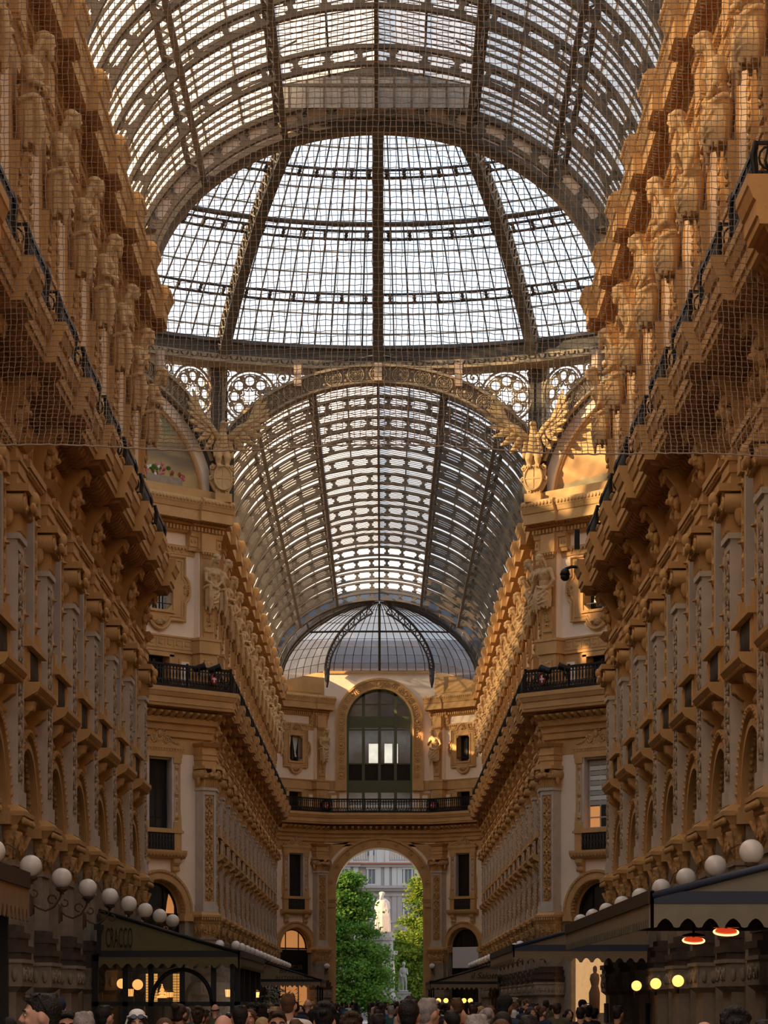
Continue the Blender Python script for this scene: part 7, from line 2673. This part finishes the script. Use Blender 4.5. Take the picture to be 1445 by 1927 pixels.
FG = [
    # px, top y, z, face, label, kwargs
    (77, 1866, 14.8, -86, 'man in profile at far left with a red strap on his dark hair', dict(hair='short', hc='black', extra=strap)),
    (126, 1900, 19, 8, 'dark haired man in mirrored golden sunglasses behind the man with the red strap', dict(hc='black', skin='tan', extra=shades('lens_gold'))),
    (159, 1901, 18, 176, 'grey man with cropped thinning hair, seen from behind on the left', dict(hair='short', hc='grey', top='grey')),
    (197, 1890, 26, 150, 'dark haired man in a navy top before the restaurant front', dict(hc='black', top='navy')),
    (258, 1902, 24, 6, 'woman in a white headscarf with sunglasses pushed up, facing us', dict(hair='long', hc='dark_brown', fem=True, top='white', extra=headscarf)),
    (310, 1913, 21, 12, 'pale woman with centre-parted brown hair, right of the headscarf', dict(hair='long', hc='brown', fem=True)),
    (420, 1906, 20, -14, 'man with cropped receding hair facing us before the awning corner', dict(hair='bald', hc='dark_brown', top='black')),
    (452, 1890, 25, 178, 'black haired man in a white shirt seen from behind near the awning corner', dict(hc='black', top='white')),
    (470, 1897, 32, -10, 'woman with long brown hair facing us beside the white-shirted man', dict(hair='long', hc='brown', fem=True, top='black')),
    (494, 1912, 24, 180, 'blond woman seen from behind left of the man in black sunglasses', dict(hair='long', hc='blond', fem=True, top='beige')),
    (522, 1900, 21, 4, 'dark haired man in black sunglasses facing us', dict(hc='dark_brown', skin='tan', extra=shades('lens_dark'))),
    (558, 1918, 18, 178, 'brown haired woman seen from behind, only the crown of her head in view', dict(hair='bun', hc='brown', fem=True)),
    (611, 1891, 20, 172, 'man with tousled black hair and blue collar seen from behind', dict(hc='black', top='blue', hair='curly')),
    (660, 1910, 18.5, 180, 'brown curly head low in the middle of the crowd', dict(hc='dark_brown', hair='curly', h=1.6)),
    (712, 1906, 26, 182, 'person in a white top with black hair, left of the tall black-haired man', dict(hc='black', top='white')),
    (769, 1878, 19.5, 176, 'tall man with thick black hair seen from behind, centre right', dict(hc='black', hair='short', skin='tan', top='black')),
    (806, 1876, 21.5, 140, 'tall man with cropped grey hair turned to the right', dict(hair='short', hc='grey', top='navy')),
    (850, 1900, 25, 200, 'man with dark cropped hair seen from behind right of the grey cropped man', dict(hc='black', top='black')),
    (897, 1906, 15.5, 178, 'grey haired head seen from behind at the bottom right of centre', dict(hair='short', hc='grey', top='grey')),
    (914, 1897, 23, 186, 'woman with smooth grey hair behind the grey haired head', dict(hair='bun', hc='grey', fem=True)),
    (944, 1901, 22, 200, 'woman with long black hair turned right beside the menu stand', dict(hair='long', hc='black', fem=True)),
    (942, 1915, 20, 190, 'light brown head below the black-haired woman', dict(hair='long', hc='brown', fem=True, h=1.6)),
    (994, 1908, 18, 182, 'dark rounded head seen from behind right of the menu stand', dict(hc='black', hair='short')),
    (1048, 1886, 46, 176, 'man in a brown jacket standing with his back to us on the right', dict(hc='dark_brown', top='olive')),
    (1004, 1886, 48, 60, 'bearded dark haired man in black turned right beside the brown jacket', dict(hc='dark_brown', top='black', skin='tan')),
    (1022, 1892, 46, 120, 'person with brown bun in a dark jacket left of the brown jacket', dict(hair='bun', hc='brown', fem=True, top='navy')),
    (1092, 1894, 42, 178, 'person in black seen from behind before the lit shop', dict(hc='black')),
    (1106, 1891, 44, 190, 'second dark head before the lit shop', dict(hair='bun', hc='black', fem=True)),
    (1119, 1896, 46, 160, 'person in a beige top at the edge of the lit shop', dict(hair='short', hc='black', top='beige', fem=True)),
    (1070, 1898, 50, 20, 'person in a red top left of the lit shop', dict(hair='long', hc='black', fem=True, top='red')),
    (1163, 1891, 38, 150, 'man in a black leather jacket standing before the stone piers on the right', dict(hc='black', skin='tan', top='black')),
    (1325, 1917, 15, 178, 'grey head with thin hair cut by the lower edge at the right', dict(hair='bald', hc='grey', h=1.6)),
    (1382, 1903, 14, 176, 'big curly black head at the lower right', dict(hair='curly', hc='black', h=1.65)),
    (1440, 1916, 15, 180, 'dark head cut off by the lower right corner', dict(hc='black', h=1.6)),
    (18, 1912, 24, 170, 'dark head at the far lower left corner', dict(hc='black', hair='long', fem=True)),
    (110, 1879, 30, 178, 'tall dark head behind the man with the red strap', dict(hair='cap', hc='navy')),
]
for (x, ty, z, fc, lb, kw) in FG:
    kw = dict(kw)
    kw['h'] = hgt(ty, z)
    person(at(x, z), z, fc, lb, **kw)

# the middle ground, each told apart by what is worn, and the far crowd that nothing tells apart
r3 = random.Random(21)
taken = []
def free(x, y):
    return all((x - a) ** 2 + (y - b) ** 2 > 0.5 for a, b in taken)
tops = ['black', 'navy', 'white', 'grey', 'olive', 'brown', 'teal', 'beige', 'blue', 'black', 'black', 'navy']
seen_labels = set()
n_ = 0
while n_ < 150:
    z = r3.uniform(28, 76) if n_ < 62 else r3.uniform(76, 192)
    lim = min(3.1 if z < 52 or z > 68 else 5.0, 0.40 * z / 5000 * 1000)
    lo, hi = (-3.2, 5.0) if 52 < z < 68 else (-3.2, 3.2)
    if z > 86 and z < 120:
        lo, hi = -6, 6
    x = r3.uniform(lo, hi)
    sx = 718 + (x - 0.16) * 5000 / z
    if sx < 330 and z < 60 or sx > 1010 and z < 60 or sx < -20 or sx > 1460 or not free(x, z):
        n_ += 0.2 if False else 0
        if r3.random() < 0.002:
            break
        continue
    n_ += 1
    fem = r3.random() < 0.45
    hr = r3.choice(['long', 'long', 'bun'] if fem else ['short', 'short', 'short', 'short', 'short', 'curly', 'curly', 'bald', 'cap'])
    tp = r3.choice(tops)
    hc = r3.choice(['black', 'dark_brown', 'dark_brown', 'brown', 'black', 'black', 'dark_brown', 'dark_brown', 'grey', 'blond'] if hr != 'cap' else ['black', 'navy', 'navy', 'beige'])
    fc = r3.choice([180, 180, 180, 170, 200, 0, 15, -20, 90, -90, 150])
    far = z > 76
    lab = 'small distant figure in the dark crowd filling the far arcade' if far else None
    if not far:
        look = 'facing us' if abs(fc) < 30 else 'seen from behind' if fc > 140 else 'in profile'
        hs = {'long': 'long %s hair', 'bun': '%s hair in a bun', 'short': 'short %s hair', 'bald': 'thinning %s hair', 'curly': 'curly %s hair', 'cap': 'a %s cap'}[hr] % hc.replace('_', ' ')
        where = 'left of' if sx < 690 else 'under' if sx < 770 else 'right of'
        lab = '%s in %s with %s, %s, %s portal' % ('woman' if fem else 'man', tp, hs, look, where)
        if lab in seen_labels:
            n_ -= 1
            continue
        seen_labels.add(lab)
    taken.append((x, z))
    person(x, z, fc, lab, hair=hr, hc=hc, skin=r3.choice(['light', 'light', 'tan', 'brown']), fem=fem, top=tp, sleeves=r3.random() < 0.5, h=r3.uniform(1.58, 1.80) if not fem else r3.uniform(1.54, 1.70), group='distant crowd in the far arcade' if far else None, detail=not far)

# ------------------------------------------------------------------ safety net hung across the near arm
nt_ = thing('safety_net', (0, 0, 0), 0, 'coarse knotted safety net hung across the near arm above the crowd', 'net')
q = MB()
CW = 0.105
nx, ny = 140, 98
r4 = random.Random(9)
prof = []
y, z = 46.6, 11.42
for j in range(ny + 1):
    prof.append((y, z))
    ang = R(48 + 44 * min(1.0, j / 34.0))
    y += CW * math.cos(ang)
    z += CW * math.sin(ang)
def npt(i, j):
    x = (i - nx / 2) * CW
    yy, zz = prof[j]
    sag = 0.06 * math.sin(i * 0.11) * (1 - j / ny) - (0.22 * max(0, x - 2) / 5 if j < 30 else 0.22 * max(0, x - 2) / 5 * max(0, 1 - (j - 30) / 30))
    return (x + 0.007 * math.sin(i * 3.7 + j * 2.3) + 0.008 * math.sin(j * 0.9 + i * 0.3), yy, zz + sag * 0.9 + 0.006 * math.sin(i * 2.1 + j * 4.1) - 0.008 * (i % 2))
for i in range(nx + 1):
    q.tube([npt(i, j) for j in range(ny + 1)], 0.0080, 'net_cord', 3, False, True, False)
for j in range(ny + 1):
    q.tube([npt(i, j) for i in range(nx + 1)], 0.0080, 'net_cord', 3, False, True, False)
q.build('mesh', nt_)
q = MB()
q.tube([npt(i, 0) for i in range(nx + 1)], 0.014, 'net_cord', 6)
q.build('border_rope', nt_)
